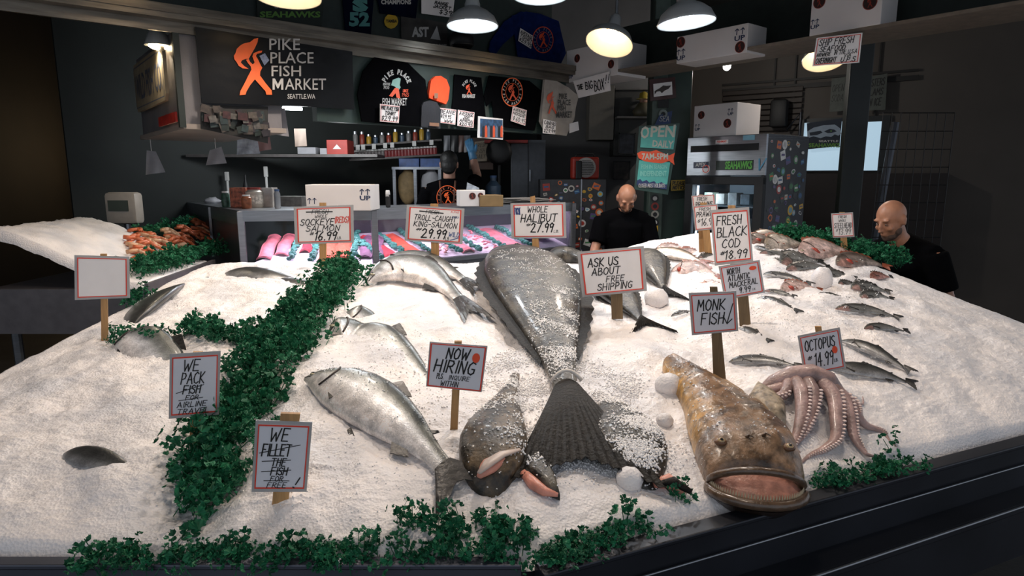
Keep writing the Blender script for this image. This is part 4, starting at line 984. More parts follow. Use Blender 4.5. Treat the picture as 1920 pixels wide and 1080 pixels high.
parsley('thick row of green parsley dividing the left ice from the middle heap', [(650, 515), (610, 560), (575, 610), (520, 670), (470, 735), (440, 800), (410, 870), (385, 935), (400, 975)], [.13, .14, .16, .16, .12, .10, .10, .10, .05], 620, 1, 1.0, .05)
parsley('green parsley row branching left towards the salmon', [(560, 640), (500, 645), (440, 640), (390, 630), (345, 628)], [.09, .10, .09, .07, .04], 120, 2, .85, .02)
parsley('small parsley tuft behind the salmon at the left edge', [(200, 640), (245, 632), (305, 640)], .05, 36, 21, .7)
parsley('parsley fringe along the front edge of the left trough', [(150, 1062), (300, 1056), (450, 1052), (600, 1048), (760, 1040), (900, 1036), (1000, 1040)], [.06, .05, .04, .03, .03, .03, .04], 230, 3, .62, .0)
parsley('parsley tufts on the ice above the front rim', [(735, 1000), (780, 985), (850, 1003), (905, 988), (960, 1020)], .035, 60, 4, .6, .0)
parsley('parsley fringe along the front of the right trough corner', [(1000, 1050), (1060, 1052), (1110, 1038), (1135, 1012), (1180, 996), (1215, 992)], .028, 75, 5, .6)
parsley('parsley tufts at the right front corner below the octopus', [(1535, 912), (1590, 900), (1625, 895), (1660, 880), (1700, 860)], [.02, .03, .035, .04, .05], 60, 6, .62)
parsley('parsley scrap in the ice beside the pink collar', [(1262, 938), (1285, 935)], .02, 8, 7, .5)
parsley('parsley hedge along the far right edge of the ice', [(1462, 449), (1510, 455), (1560, 466), (1610, 478), (1655, 489), (1690, 498)], .05, 260, 8, 1.0, .03, fn=on_ice)

# ================================================================== loose ice grains thrown over the halibut and the heap
def grains():
    r = random.Random(11); tet = np.array([(1, 0, 0), (-.9, .1, 0), (0, .8, .1), (.1, -.85, 0), (0, 0, .75), (0, 0, -.7)]); V = []; F = []; off = 0
    zones = [([(985, 600), (1060, 590), (1095, 680), (1100, 745), (1030, 700)], 2600, .95), ([(900, 690), (1000, 640), (1050, 760), (1000, 830), (960, 760)], 2200, 1.),
             ([(1100, 690), (1180, 700), (1245, 860), (1220, 930), (1140, 850)], 4200, 1.), ([(920, 520), (1090, 520), (1095, 600), (930, 600)], 900, .9),
             ([(1000, 780), (1160, 800), (1180, 900), (1010, 900)], 1300, 1.), ([(885, 700), (1000, 690), (1010, 900), (890, 900)], 900, 1.), ([(1230, 680), (1300, 720), (1330, 860), (1290, 880)], 90, 1.),
             ([(300, 560), (1640, 560), (1500, 900), (300, 1010)], 2200, .7), ([(1290, 470), (1640, 500), (1660, 640), (1300, 640)], 790, .9), ([(610, 640), (760, 640), (900, 720), (800, 800), (590, 730)], 500, .9)]
    for pg, n, sc in zones:
        x0 = min(p[0] for p in pg); x1 = max(p[0] for p in pg); y0 = min(p[1] for p in pg); y1 = max(p[1] for p in pg); k = 0
        while k < n:
            x, y = r.uniform(x0, x1), r.uniform(y0, y1); ins = False
            for i in range(len(pg)):
                a, b = pg[i], pg[i - 1]
                if (a[1] > y) != (b[1] > y) and x < (b[0] - a[0]) * (y - a[1]) / (b[1] - a[1]) + a[0]: ins = not ins
            if not ins: continue
            if n < 6100 and n > 800 and sc > .85:
                p_ = at_z(x, y, .95)
                if mnoise.noise((p_.x * 9, p_.y * 9, 4.)) < .02: continue
            k += 1; p = on_ice(x, y) if k % 3 == 1 else p + Vector((r.gauss(0, .02), r.gauss(0, .02), 0))
            z = drop_on(p.x, p.y)
            s = r.uniform(.0018, .0052) * sc
            M3 = np.array(Matrix.Rotation(r.uniform(0, 6.28), 3, Vector((r.gauss(0, 1), r.gauss(0, 1), r.gauss(0, 1))).normalized()))
            V.append((tet * s) @ M3.T + np.array([p.x, p.y, z + s * .35])); F += [(off+a, off+b_, off+c_) for a, b_, c_ in ((0, 2, 4), (2, 1, 4), (1, 3, 4), (3, 0, 4), (2, 0, 5), (1, 2, 5), (3, 1, 5), (0, 3, 5))]; off += 6
    VV = np.concatenate(V); mbx = MB(); mbx.v = [tuple(p) for p in VV.tolist()]; mbx.f = F
    tag(mbx.build('ice_grains', M('ice_grain', '#f4f1f0', .3, var=.04), smooth=True), 'loose ice grains sprinkled over the halibut and ice', 'ice', kind='stuff')
grains()
# ================================================================== the stall: counter
def glass_mat():
    m = bpy.data.materials.new('case_glass'); m.use_nodes = True; N = m.node_tree.nodes; L = m.node_tree.links; N.remove(N['Principled BSDF'])
    tr = N.new('ShaderNodeBsdfTransparent'); tr.inputs[0].default_value = (.9, .93, .95, 1); gl = N.new('ShaderNodeBsdfGlossy'); gl.inputs['Roughness'].default_value = .06
    fr = N.new('ShaderNodeFresnel'); fr.inputs[0].default_value = 1.35; mx = N.new('ShaderNodeMixShader')
    L.new(fr.outputs[0], mx.inputs[0]); L.new(tr.outputs[0], mx.inputs[1]); L.new(gl.outputs[0], mx.inputs[2]); L.new(mx.outputs[0], N['Material Output'].inputs[0]); return m
m_glass = glass_mat()
CT = 1.38
PA, PB, PC, PD = (at_z(345, 378, CT), at_z(448, 395, CT), at_z(700, 393, CT), at_z(1075, 380, CT))
struct(MB().prism_xy([(PA.x + .3, PA.y + .3), (PB.x + .35, PB.y + .45), (PC.x, PC.y + .5), (PD.x + .1, PD.y + .35), (WB1.x - .3, WB1.y - .3), (WB0.x + .2, WB0.y)], 0, .12).build('floor_platform', m_floor))
ctr = thing('display_counter', 'stainless steel service counter with lit glass fish case', 'counter', (PC.x, PC.y, 0)); CL = Vector(ctr.location)
def cb(name, mat, mbx, par=None, **k):
    mbx.v = [(p[0] - CL.x, p[1] - CL.y, p[2]) for p in mbx.v]; return mbx.build(name, mat, par or ctr, **k)
def inset(p, dx, dy): return (p.x + dx, p.y + dy)
nCD = Vector((E1.y, -E1.x, 0)); bk = -nCD * .62                      # into the stall
dBC = (PC - PB).normalized(); nBC = Vector((dBC.y, -dBC.x, 0)); dAB = (PB - PA).normalized(); nAB = Vector((dAB.y, -dAB.x, 0))
PBi = PB + Vector((.42, .62, 0)); PCi = PC + Vector((-.12, .68, 0)); PDi = PD + bk; PAi = PA + Vector((.6, .35, 0))
top = [PA, PB, PC, PD, PDi, PCi, PBi, PAi]
cb('countertop', m_steel, MB().prism_xy([(p.x, p.y) for p in top], CT - .03, CT))
def panel(a, b, z0, z1, th, mat, name, inn=0., par=None):
    d = (b - a); n = Vector((d.y, -d.x, 0)).normalized(); a2, b2 = a - n * inn, b - n * inn
    return cb(name, mat, MB().prism_xy([(a2.x, a2.y), (b2.x, b2.y), (b2.x - n.x * th, b2.y - n.y * th), (a2.x - n.x * th, a2.y - n.y * th)], z0, z1), par)
m_base = M('case_base_panel', '#85878d', .4, .5, var=.15)
for a, b, nm in ((PB, PC, 'f'), (PC, PD, 's')):
    panel(a, b, CT - .075, CT - .03, .03, m_steel, 'top_rail', .0)
    panel(a, b, .12, .955, .03, m_base, 'base_panel', .03)
    panel(a, b, .955, .985, .05, m_steel, 'sill', .0)
    L_ = (b - a).length; k = 1
    for i in range(k):
        p0 = a + (b - a) * (i / k); p1 = a + (b - a) * ((i + 1) / k)
        panel(p0, p1, .985, CT - .075, .006, m_glass, 'glass_pane', .012)
for p in (PB, PC, PD): cb('post', m_steel, MB().box((p.x, p.y + .02, .75), (.045, .045, 1.25), math.radians(20), ch=.004))
panel(PA, PB, .12, .97, .03, m_base, 'end_panel', .02); panel(PA, PB, CT - .10, CT - .03, .03, m_steel, 'end_rail'); panel(PA, PB, .97, CT - .1, .02, M('end_steel_panel', '#6f6a70', .3, .7, var=.2, scale=3), 'end_panel', .015)
pm = PA.lerp(PB, .55); cb('mullion', m_steel, MB().box((pm.x, pm.y, 1.17), (.02, .02, .4)))
# deck of the case: slopes up to the back; white liner behind
def deck(a, b, ai, bi, z0, z1, mat, name):
    cb(name, mat, MB().add([(a.x, a.y, z0), (b.x, b.y, z0), (bi.x, bi.y, z1), (ai.x, ai.y, z1), (a.x, a.y, z0 - .03), (b.x, b.y, z0 - .03), (bi.x, bi.y, z1 - .03), (ai.x, ai.y, z1 - .03)], [(0, 1, 2, 3), (7, 6, 5, 4), (0, 4, 5, 1), (1, 5, 6, 2), (2, 6, 7, 3), (3, 7, 4, 0)]))
m_deck = M('case_ice_deck', '#d9d2dc', .5, var=.1, scale=60, bump=.3)
eps = .035
deck(PB - nBC * eps, PC - nBC * eps, PBi, PCi, .99, 1.16, m_deck, 'deck'); deck(PC - nCD * eps, PD - nCD * eps, PCi, PDi, .99, 1.16, m_deck, 'deck')
panel(PBi, PCi, .12, CT - .03, .03, M('case_back', '#3a3640', .4, var=.2), 'case_back'); panel(PCi, PDi, .12, CT - .03, .03, M('case_back'), 'case_back')
panel(PD, PDi, .12, CT - .03, .03, m_base, 'end_panel')
m_led = M('led_strip', '#ffe8ff', .4, emit=5, ecol='#ffd9f6')
for a, b in ((PB, PC), (PC, PD)):
    d = (b - a).normalized(); n = Vector((d.y, -d.x, 0)); L_ = (b - a).length
    c0 = a - n * .12; strip = MB()
    for i in range(int(L_ / .055)):
        p = c0 + d * (.05 + i * .055); strip.box((p.x, p.y, CT - .055), (.016, .012, .012), math.atan2(d.y, d.x))
    bar = cb('light_bar', m_steel, MB().box(((c0 + d * L_ / 2).x, (c0 + d * L_ / 2).y, CT - .04), (L_ - .08, .03, .02), math.atan2(d.y, d.x)))
    cb('led', m_led, strip, bar)
    li = bpy.data.lights.new('case_light', 'AREA'); li.shape = 'RECTANGLE'; li.size = L_ - .1; li.size_y = .05; li.energy = 6; li.color = (1., .74, .95)
    lo = bpy.data.objects.new('case_light', li); COL.objects.link(lo); m_ = c0 + d * L_ / 2 - n * .1; lo.location = (m_.x, m_.y, CT - .065); lo.rotation_euler = (0, 0, math.atan2(d.y, d.x))

# contents of the case: fillets, shrimp and green dividers on the sloping deck
def case_item(kind, a, d, n, s, wid, l0, l1, label, mat, grp, h=.03, seed=0):
    r = random.Random(seed); inn = -n
    def P(u, v, z): p = a + d * (s + u) + inn * (.04 + v); return Vector((p.x, p.y, .992 + .17 * v / .62 + z))
    c = P(wid / 2, l0, 0)
    if kind == 'fillet':
        vs = []; nu, nv = 7, 12
        for i in range(nv):
            for j in range(nu):
                u = j / (nu - 1); v = i / (nv - 1); prof = math.sin(math.pi * min(max(u, .02), .98)) ** .5 * (1 - .6 * max(0, v - .7))
                vs.append(P(u * wid + .006 * math.sin(v * 9), l0 + (l1 - l0) * v, h * prof + .003 * r.uniform(-1, 1)) - c)
        fs = [(i*nu+j, i*nu+j+1, (i+1)*nu+j+1, (i+1)*nu+j) for i in range(nv-1) for j in range(nu-1)]
        o = len(vs); rim = [j for j in range(nu)] + [i*nu+nu-1 for i in range(1, nv)] + [(nv-1)*nu+j for j in range(nu-2, -1, -1)] + [i*nu for i in range(nv-2, 0, -1)]
        vs += [vs[k] * 1 - Vector((0, 0, vs[k].z - (P(0, 0, 0).z - c.z) - (vs[k].z * 0))) if False else Vector((vs[k].x, vs[k].y, vs[k].z - .012)) for k in rim]
        fs += [(rim[k], rim[(k+1) % len(rim)], o + (k+1) % len(rim), o + k) for k in range(len(rim))]
        ob = MB().add(vs, fs).build('salmon_fillet', mat, smooth=True); ob.location = c; tag(ob, label, 'fillet', grp)
    elif kind == 'divider':
        mbx = MB(); k = 16
        for i in range(k):
            v = l0 + (l1 - l0) * i / (k - 1)
            for q in range(3): mbx.ell(P(wid / 2 + r.uniform(-.3, .3) * wid, v, .02 + r.uniform(0, .02)) - c, (.02, .02, .016), 6, 4)
        ob = mbx.build('green_divider', mat, smooth=False); ob.location = c; tag(ob, label, 'divider', grp)
    elif kind == 'shrimp':
        for i in range(18):
            p = P(r.uniform(.1, .9) * wid, l0 + (l1 - l0) * r.random(), .012 + .012 * (i % 3)); a0 = r.uniform(0, 6.28)
            pth = [Vector((.018 * math.cos(a0 + q * .8), .018 * math.sin(a0 + q * .8), .003 * q)) for q in range(5)]
            ob = MB().tube(pth, [.004, .008, .009, .007, .003], 7).build('shrimp', mat, smooth=True); ob.location = p; tag(ob, label, 'shrimp', grp)
m_sal = M('salmon_orange', '#e2604a', .35, var=.25, scale=30, stretch=(1, 1, 1), bump=.25, coat=.2); m_salp = M('salmon_pink', '#d77f86', .35, var=.3, scale=24, bump=.25, coat=.2)
m_salr = M('salmon_red', '#b9404a', .35, var=.3, scale=24, bump=.25, coat=.2); m_shr = M('shrimp_pink', '#d9a29c', .35, var=.3, scale=40); m_div = M('divider_green', '#2f7a6d', .5, var=.35, scale=40); m_purp = M('fish_purple', '#7b5d74', .35, var=.4, scale=25, bump=.3)
dAx = dBC; S_ = [
 ('fillet', .06, .10, .10, .55, 'pink salmon fillet at the left end of the case', m_salp), ('fillet', .17, .10, .16, .56, 'second pink salmon fillet from the left in the case', m_salp), ('divider', .28, .05, .06, .56, 'green divider', m_div),
 ('fillet', .34, .08, .22, .56, 'dark red fillet behind the first green divider', m_salr), ('divider', .43, .05, .02, .55, 'green divider', m_div), ('fillet', .49, .11, .06, .46, 'bright orange fillet beneath the sockeye price sign, left', m_sal), ('fillet', .60, .11, .08, .46, 'bright orange fillet beneath the sockeye price sign, right', m_sal),
 ('divider', .72, .05, .02, .55, 'green divider', m_div), ('fillet', .78, .09, .08, .5, 'purplish fillet at the right of the left case window', m_purp), ('fillet', .87, .08, .1, .5, 'second purplish fillet beside the middle post', m_purp)]
for i, (kd, s, wd_, l0, l1, lb, mt) in enumerate(S_):
    case_item(kd, PB, dBC, nBC, s, wd_, l0, l1, 'green divider strip between rows of fish in the case' if kd == 'divider' else lb, mt, 'green dividers in the case' if kd == 'divider' else 'fillets in the case', seed=i)
S2 = [('divider', .06, .05, .02, .5, '', m_div), ('fillet', .13, .13, .04, .5, 'deep red salmon side right of the middle post', m_salr), ('divider', .28, .05, .02, .55, '', m_div), ('fillet', .35, .13, .05, .5, 'pink salmon side below the king salmon sign', m_sal), ('divider', .50, .05, .02, .55, '', m_div),
      ('shrimp', .57, .16, .03, .34, 'small shrimp heaped in the case right of the king sign', m_shr), ('divider', .75, .05, .02, .55, '', m_div), ('fillet', .82, .12, .04, .5, 'narrow pink fillet between two dividers in the case', m_salp), ('divider', .95, .05, .02, .55, '', m_div), ('shrimp', 1.02, .18, .04, .4, 'pink prawns heaped in the right part of the case', m_salp),
      ('divider', 1.22, .05, .02, .55, '', m_div), ('fillet', 1.30, .18, .05, .5, 'long rosy fillet beside the last divider', m_salp), ('divider', 1.5, .05, .02, .5, '', m_div)]
for i, (kd, s, wd_, l0, l1, lb, mt) in enumerate(S2):
    case_item(kd, PC, E1, nCD, s, wd_, l0, l1, 'green divider strip between rows of fish in the case' if kd == 'divider' else lb, mt, 'green dividers in the case' if kd == 'divider' else ('prawns in the case' if kd == 'shrimp' else 'fillets in the case'), seed=50 + i)
for k, s in enumerate((1.58, 1.76)):
    p = PC + E1 * (s + .07) - nCD * .22; t = thing('purple_tray', ['purple lit tray of dark shellfish below the halibut sign, left', 'purple lit tray of dark shellfish below the halibut sign, right'][k], 'tray', (p.x, p.y, 1.075), FASC.rz)
    MB().box((0, 0, 0), (.16, .22, .012), ch=.003).build('tray_base', M('tray_purple', '#8a6fb0', .4), t)
    for sx, sy, dx, dy in ((-.08, 0, .008, .22), (.08, 0, .008, .22), (0, -.11, .16, .008), (0, .11, .16, .008)): MB().box((sx, sy, .018), (dx, dy, .03)).build('tray_side', M('tray_purple'), t)
    r = random.Random(k)
    sh = MB()
    for i in range(30): sh.ell((r.uniform(-.06, .06), r.uniform(-.09, .09), .016 + r.uniform(0, .012)), (.015, .011, .008), 7, 5)
    sh.build('shellfish', m_purp, t, smooth=True, kind='stuff')

# ================================================================== white shipping cartons
m_carton = M('white_carton', '#cfcac8', .6, var=.05, scale=4); m_navy = M('print_navy', '#23304f', .6, var=.05); m_dred = M('emblem_dark', '#2a1512', .6, var=.1); m_or = M('print_orange', '#d9502a', .55, var=.08); m_orb = M('banner_orange', '#f0662a', .5, var=.05)
def carton(label, O, rz, w_, d_, h_, marks, group='white shipping cartons', side=None):
    t = thing('shipping_carton', label, 'box', O, rz, group)
    MB().box((w_ / 2, d_ / 2, h_ / 2), (w_, d_, h_), ch=.004).build('carton', m_carton, t)
    MB().box((w_ / 2, d_ / 2, h_ + .001), (w_ * .98, .05, .002)).build('tape', M('packing_tape', '#bdb09a', .3, var=.1), t)
    q = [(0, h_), (w_, h_), (w_, 0), (0, 0)]
    for mk in marks:
        up = MB(); em = MB(); ri = MB()
        if mk[0] == 'up':
            u, v, s = mk[1:4]; su = s * h_ / w_
            block(up, q, 'UP', u - .5 * su, u + .5 * su, v, v + .42 * s, -.002, .03)
            hand(up, q, '^', u - .42 * su, u - .12 * su, v - .58 * s, v - .1 * s, .09 * s * h_, -.002, 0); hand(up, q, '^', u + .12 * su, u + .42 * su, v - .58 * s, v - .1 * s, .09 * s * h_, -.002, 0)
        elif mk[0] == 'arrows':
            u, v, s = mk[1:4]; su = s * h_ / w_
            hand(up, q, '^', u - .42 * su, u - .12 * su, v - .58 * s, v, .09 * s * h_, -.002, 0); hand(up, q, '^', u + .12 * su, u + .42 * su, v - .58 * s, v, .09 * s * h_, -.002, 0)
        else:
            u, v, s = mk[1:4]; su = s * h_ / w_
            discpoly(em, q, u, v, su / 2, s / 2, -.002); ringpoly(ri, q, u, v, su / 2, s / 2, .1, -.003); man(ri, q, u - su * .2, u + su * .2, v - s * .34, v + s * .34, -.003)
        if up.v: up.build('arrow_print', m_navy, t)
        if em.v: e = em.build('emblem', m_dred, t); ri.build('emblem_figure', M('emblem_red', '#8c2f1e', .6), e)
    return t
p = at_z(570, 396, CT + .002); L_ = at_z(690, 396, CT + .002)
bw = (L_ - p).length
carton('white carton with UP arrows on the steel counter', (p.x, p.y + .05, CT + .002), 0.0, bw * 1.02, .3, .175, [('arrows', .1, .72, .35), ('up', .92, .42, .42)])
def beam_carton(label, bl, tl, br, depth, marks):
    B = BEAM.hit(*bl); x1 = BEAM.lp(*br, B)[0]; h = BEAM.lp(*tl, B)[1]; return carton(label, B, BEAM.rz, x1, depth, h, marks)
c1 = beam_carton('big white box hanging by the corner above the canvas bag', (1062, 156), (1064, 95), (1158, 132), .36, [('e', .22, .3, .25), ('e', .88, .66, .25), ('up', .08, .78, .26)])
c2 = beam_carton('long white carton up on the beam above the green post', (1268, 120), (1268, 70), (1400, 97), .24, [('e', .06, .22, .4), ('up', .07, .72, .4), ('up', .9, .38, .42), ('e', .91, .78, .4)])
c3 = beam_carton('white carton at the top right with a handwritten shipping sign below', (1517, 68), (1520, -40), (1650, 50), .22, [('e', .12, .44, .22), ('up', .08, .82, .16), ('e', .84, .62, .24), ('up', .9, .34, .16)])
BSEGa = K + Vector((0, 0, 0)); 
# beam and shelf that carry the cartons
o = MB().box((1.9, .5, .0), (3.9, .16, .42)).build('trim_beam', M('beam_green', '#232a26', .6, var=.2)); o.location = (K.x, K.y, 2.72); o.rotation_euler.z = BEAM.rz; struct(o)
o = MB().box((1.9, .22, 0), (3.9, .44, .02)).build('trim_shelf', M('shelf_cream', '#6e6357', .6, var=.2)); o.location = (K.x, K.y, 2.475); o.rotation_euler.z = BEAM.rz; struct(o)
def wall_sign(label, plane, corners, items, off=.01, wd=.012, mat=None, border=True, name='paper_sign', cat='sign', th=.003):
    B = plane.hit(*corners[3]) + plane.n * off; t = thing(name, label, cat, B, plane.rz); q = [plane.lp(*c, B) for c in corners]
    pa = MB().prism_xz(q[::-1], -th, 0).build('paper', mat or m_card, t)
    W_ = abs(q[1][0] - q[0][0])
    if border:
        f = MB()
        ins = [bil(q, u, v) for u, v in ((.04, .05), (.96, .05), (.96, .95), (.04, .95))]
        for i in range(4): ribbons(f, [[ins[i], ins[(i + 1) % 4]]], .018 * W_, -th - .0015)
        f.build('red_border', m_redl, pa)
    by = {}
    for it in items:
        k = it[5] if len(it) > 5 else 'k'; mbx = by.setdefault(k, MB()); hand(mbx, q, *it[:5], wd * W_ * 2 * (it[6] if len(it) > 6 else 1), -th - .002, .14)
    for k, mbx in by.items(): mbx.build('lettering', INK[k], pa)
    return t, q
wall_sign('handwritten BIG BOX paper under the big hanging box', Plane((BEAM.O + BEAM.n * .02)[:2], E2), [(1075, 152), (1143, 134), (1145, 170), (1085, 184)], [("THE", .06, .22, .3, .55), ('BIG', .3, .5, .25, .65), ('BOX', .55, .82, .3, .85), ('!!', .86, .96, .15, .55)], border=False, off=.0)
sp_ = Plane((BEAM.O + BEAM.n * .06)[:2], (.93, -.36)); wall_sign('handwritten overnight shipping sign hung under the top right carton', Plane(tuple((BEAM.hit(1570, 90) + BEAM.n * .06)[:2]), (.9, -.42)), [(1531, 72), (1617, 62), (1611, 118), (1523, 125)],
  [('SHIP FRESH', .08, .82, .08, .3), ('SEAFOOD', .12, .66, .34, .52), ('ANYWHERE', .06, .36, .56, .68, 'k', .7), ('IN THE U.S.A', .44, .92, .53, .66, 'k', .7), ('OVERNIGHT', .06, .5, .74, .92), ('VIA', .66, .8, .66, .76, 'k', .7), ('U.P.S', .6, .9, .78, .94)], wd=.01)

# ================================================================== overhead fascia
m_fasc = M('fascia_green', '#22342f', .55, var=.2, scale=5); m_rail = M('rail_steel', '#777066', .35, .75, var=.35, scale=5, stretch=(1, 1, 10))
def fbox(name, s0, s1, z0, z1, y0, y1, mat):
    """box on the fascia frame: s along it measured from the corner K, y back from its face"""
    o = MB().box(((s0 + s1) / 2, (y0 + y1) / 2, (z0 + z1) / 2), (s1 - s0, y1 - y0, z1 - z0)).build(name, mat); o.location = K; o.rotation_euler.z = FASC.rz; return o
struct(fbox('wall_fascia', -2.35, -.02, 1.985, 2.5, .0, .08, m_fasc)); struct(fbox('wall_upper', -4.4, 0, 2.56, 3.7, .22, .3, M('upper_wall_green', '#26312e', .6, var=.2)))
struct(fbox('trim_rail', -4.6, .0, 2.50, 2.53, -.10, .25, m_rail)); struct(fbox('trim_rail_lip', -4.6, .0, 2.53, 2.575, -.11, -.08, m_rail)); struct(fbox('trim_rail_web', -4.6, .0, 2.44, 2.50, -.02, .0, m_rail))
FR = Plane((FASC.O + FASC.n * .012)[:2], E1); UPW = Plane((FASC.O - FASC.n * .205)[:2], E1)
m_bann = M('banner_vinyl', '#060607', .3, spec=.3, var=.25, scale=6, bump=.25, bscale=9); m_tee = M('tee_black', '#060608', 1., spec=.05, var=.25, scale=16, bump=.3, bscale=14); m_wprint = M('print_white', '#b9b7b4', .6, var=.05)
def hung(name, label, cat, plane, outline, mat, th=.012, off=.0, frame=None, group=None):
    """a thing hung flat on a plane; returns it and its photo-frame quad for prints"""
    b = frame or (min(p[0] for p in outline), min(p[1] for p in outline), max(p[0] for p in outline), max(p[1] for p in outline))
    B = plane.hit(b[0], b[3]) + plane.n * off; t = thing(name, label, cat, B, plane.rz, group)
    pl = [plane.lp(*p, B) for p in outline]; q = [plane.lp(*p, B) for p in ((b[0], b[1]), (b[2], b[1]), (b[2], b[3]), (b[0], b[3]))]
    part = {'t_shirt': 'fabric', 'beanie': 'knit', 'banner': 'vinyl'}.get(name, 'sheet')
    mb = MB(); n = len(pl); cx = sum(p[0] for p in pl) / n; cz = sum(p[1] for p in pl) / n
    bm = bmesh.new(); bm.faces.new([bm.verts.new((p[0], 0, p[1])) for p in pl]); bmesh.ops.triangulate(bm, faces=bm.faces[:])
    bmesh.ops.subdivide_edges(bm, edges=bm.edges[:], cuts=5, use_grid_fill=True); bm.verts.index_update()
    big = max(p[0] for p in pl) - min(p[0] for p in pl)
    vs = [v.co.copy() for v in bm.verts]; fs = [tuple(v.index for v in f.verts) for f in bm.faces]
    edge = {tuple(sorted((e.verts[0].index, e.verts[1].index))) for e in bm.edges if len(e.link_faces) == 1}; bm.free()
    k = len(vs); wr = .35 * th
    fr = [Vector((v.x, -th + wr * mnoise.noise((v.x * 12, v.z * 9, len(label))), v.z)) for v in vs]; bkk = [Vector((v.x, 0, v.z)) for v in vs]
    ff = fs + [tuple(i + k for i in f[::-1]) for f in fs] + [(a, b_, b_ + k, a + k) for a, b_ in edge]
    sh = MB().add(fr + bkk, ff).build(part, mat, t, smooth='auto'); t['_off'] = 0; del t['_off']
    return t, q, sh, -th - wr - .002
PX = lambda b, pts: [((x - b[0]) / (b[2] - b[0]), (y - b[1]) / (b[3] - b[1])) for x, y in pts]
# the main banner
Bq = [(363, 52), (657, 98), (660, 206), (560, 200), (376, 194)]
bf = (363, 50, 660, 206); t, q, sh, yy = hung('banner', 'black vinyl fish market banner with orange fish carrier figure', 'banner', FR, Bq, m_bann, frame=bf, off=.02)
U = lambda x: (x - bf[0]) / (bf[2] - bf[0]); V_ = lambda y: (y - bf[1]) / (bf[3] - bf[1])
mbx = MB(); man(mbx, q, U(425), U(496), V_(72), V_(180), yy - .002); mbx.build('figure_print', m_orb, sh)
for tx, x0, x1, y0, y1 in (('PIKE', 490, 548, 74, 95), ('PLACE', 492, 575, 99, 120), ('FISH', 494, 550, 124, 144), ('ARKET', 519, 600, 148, 169), ('SEATTLE.WA', 524, 578, 177, 186)):
    mbx = MB(); block(mbx, q, tx, U(x0), U(x1), V_(y0), V_(y1), yy - .002, .006); mbx.build('lettering', m_wprint, sh)
mbx = MB(); poly(mbx, q, [(U(x), V_(y)) for x, y in ((472, 106), (482, 101), (490, 114), (481, 124))], yy - .003); mbx.build('silver_patch', M('foil_silver', '#a8adc0', .25, .8, var=.3, scale=60), sh)
mbx = MB(); poly(mbx, q, [(U(496 + 20 * a), V_(169 - 21 * c_)) for a, c_ in ((0, 0), (0, 1), (.22, 1), (.5, .5), (.78, 1), (1, 1), (1, 0), (.8, 0), (.8, .6), (.55, .12), (.45, .12), (.2, .6), (.2, 0))], yy - .002); mbx.build('lettering', m_wprint, sh)
# photo collage strip below it
r = random.Random(5); B = FR.hit(378, 238)
t = thing('photo_collage', 'strip of pinned snapshots and cards under the banner', 'photos', B, FR.rz)
MB().prism_xz([FR.lp(*c_, B) for c_ in ((376, 241), (502, 269), (502, 200), (376, 196))], -.004, 0).build('backing', M('collage_backing', '#1a1917', .6), t)
for i in range(60):
    x = 380 + 118 * r.random(); y = 201 + 34 * r.random() + (x - 378) * .14
    c = FR.lp(x, y, B); w_, h_ = r.uniform(.03, .06), r.uniform(.03, .06); a = r.uniform(-.4, .4)
    cc, ss = math.cos(a), math.sin(a); pg = [(c[0] + cc * u * w_ - ss * v * h_, c[1] + ss * u * w_ + cc * v * h_) for u, v in ((-.5, -.5), (.5, -.5), (.5, .5), (-.5, .5))]
    MB().prism_xz(pg, -.004 - .001 * i, -.001 - .001 * i).build('snapshot', M('snap%d' % (i % 7), ['#3c342e', '#243030', '#4a433c', '#361d1d', '#1e2622', '#4f4c48', '#262124'][i % 7], .4, var=.5, scale=50), t)
# shirts
def emblem_round(sh, q, b, cx, cy, rx, ry, y, ring, fig, tm):
    U = lambda x: (x - b[0]) / (b[2] - b[0]); V_ = lambda v: (v - b[1]) / (b[3] - b[1]); du = 1 / (b[2] - b[0]); dv = 1 / (b[3] - b[1])
    mb = MB(); ringpoly(mb, q, U(cx), V_(cy), rx * du, ry * dv, .07, y); ringpoly(mb, q, U(cx), V_(cy), rx * du * .62, ry * dv * .62, .05, y)
    mb.build('ring_print', ring, sh)
    mb = MB(); man(mb, q, U(cx - rx * .42), U(cx + rx * .42), V_(cy - ry * .58), V_(cy + ry * .55), y - .001); mb.build('figure_print', fig, sh)
    mb = MB(); W_ = abs(q[1][0] - q[0][0])
    ring_text(mb, q, 'PIKE PLACE', U(cx), V_(cy), rx * du * .8, ry * dv * .8, .2, -1.35, 1.35, W_ * du * rx * .045, y); ring_text(mb, q, 'FISH MARKET', U(cx), V_(cy), rx * du * .8, ry * dv * .8, .2, math.pi + 1.35, math.pi - 1.35, W_ * du * rx * .045, y, True); mb.build('lettering', tm, sh)
b = (672, 108, 795, 238)
t, q, sh, yy = hung('t_shirt', 'black shirt with arched white lettering, leftmost on the green fascia', 'shirt', FR, [(700, 108), (720, 113), (742, 115), (762, 118), (795, 150), (800, 185), (786, 192), (780, 160), (786, 238), (676, 228), (684, 150), (676, 190), (668, 178), (678, 135)], m_tee, frame=b, off=.008)
U = lambda x: (x - b[0]) / (b[2] - b[0]); V_ = lambda y: (y - b[1]) / (b[3] - b[1])
mb = MB(); W_ = abs(q[1][0] - q[0][0])
ring_text(mb, q, 'PIKE PLACE', U(738), V_(165), .21, .23, .26, -1.05, 1.15, W_ * .018, yy); mb.build('lettering', m_wprint, sh); mb = MB(); block(mb, q, 'FISH MARKET', U(712), U(758), V_(184), V_(198), yy, .01); mb.build('lettering', m_wprint, sh); mb = MB(); hand(mb, q, 'SEATTLE', U(713), U(726), V_(156), V_(160), W_ * .006, yy); hand(mb, q, '1930', U(714), U(724), V_(162), V_(167), W_ * .006, yy); mb.build('lettering', m_wprint, sh)
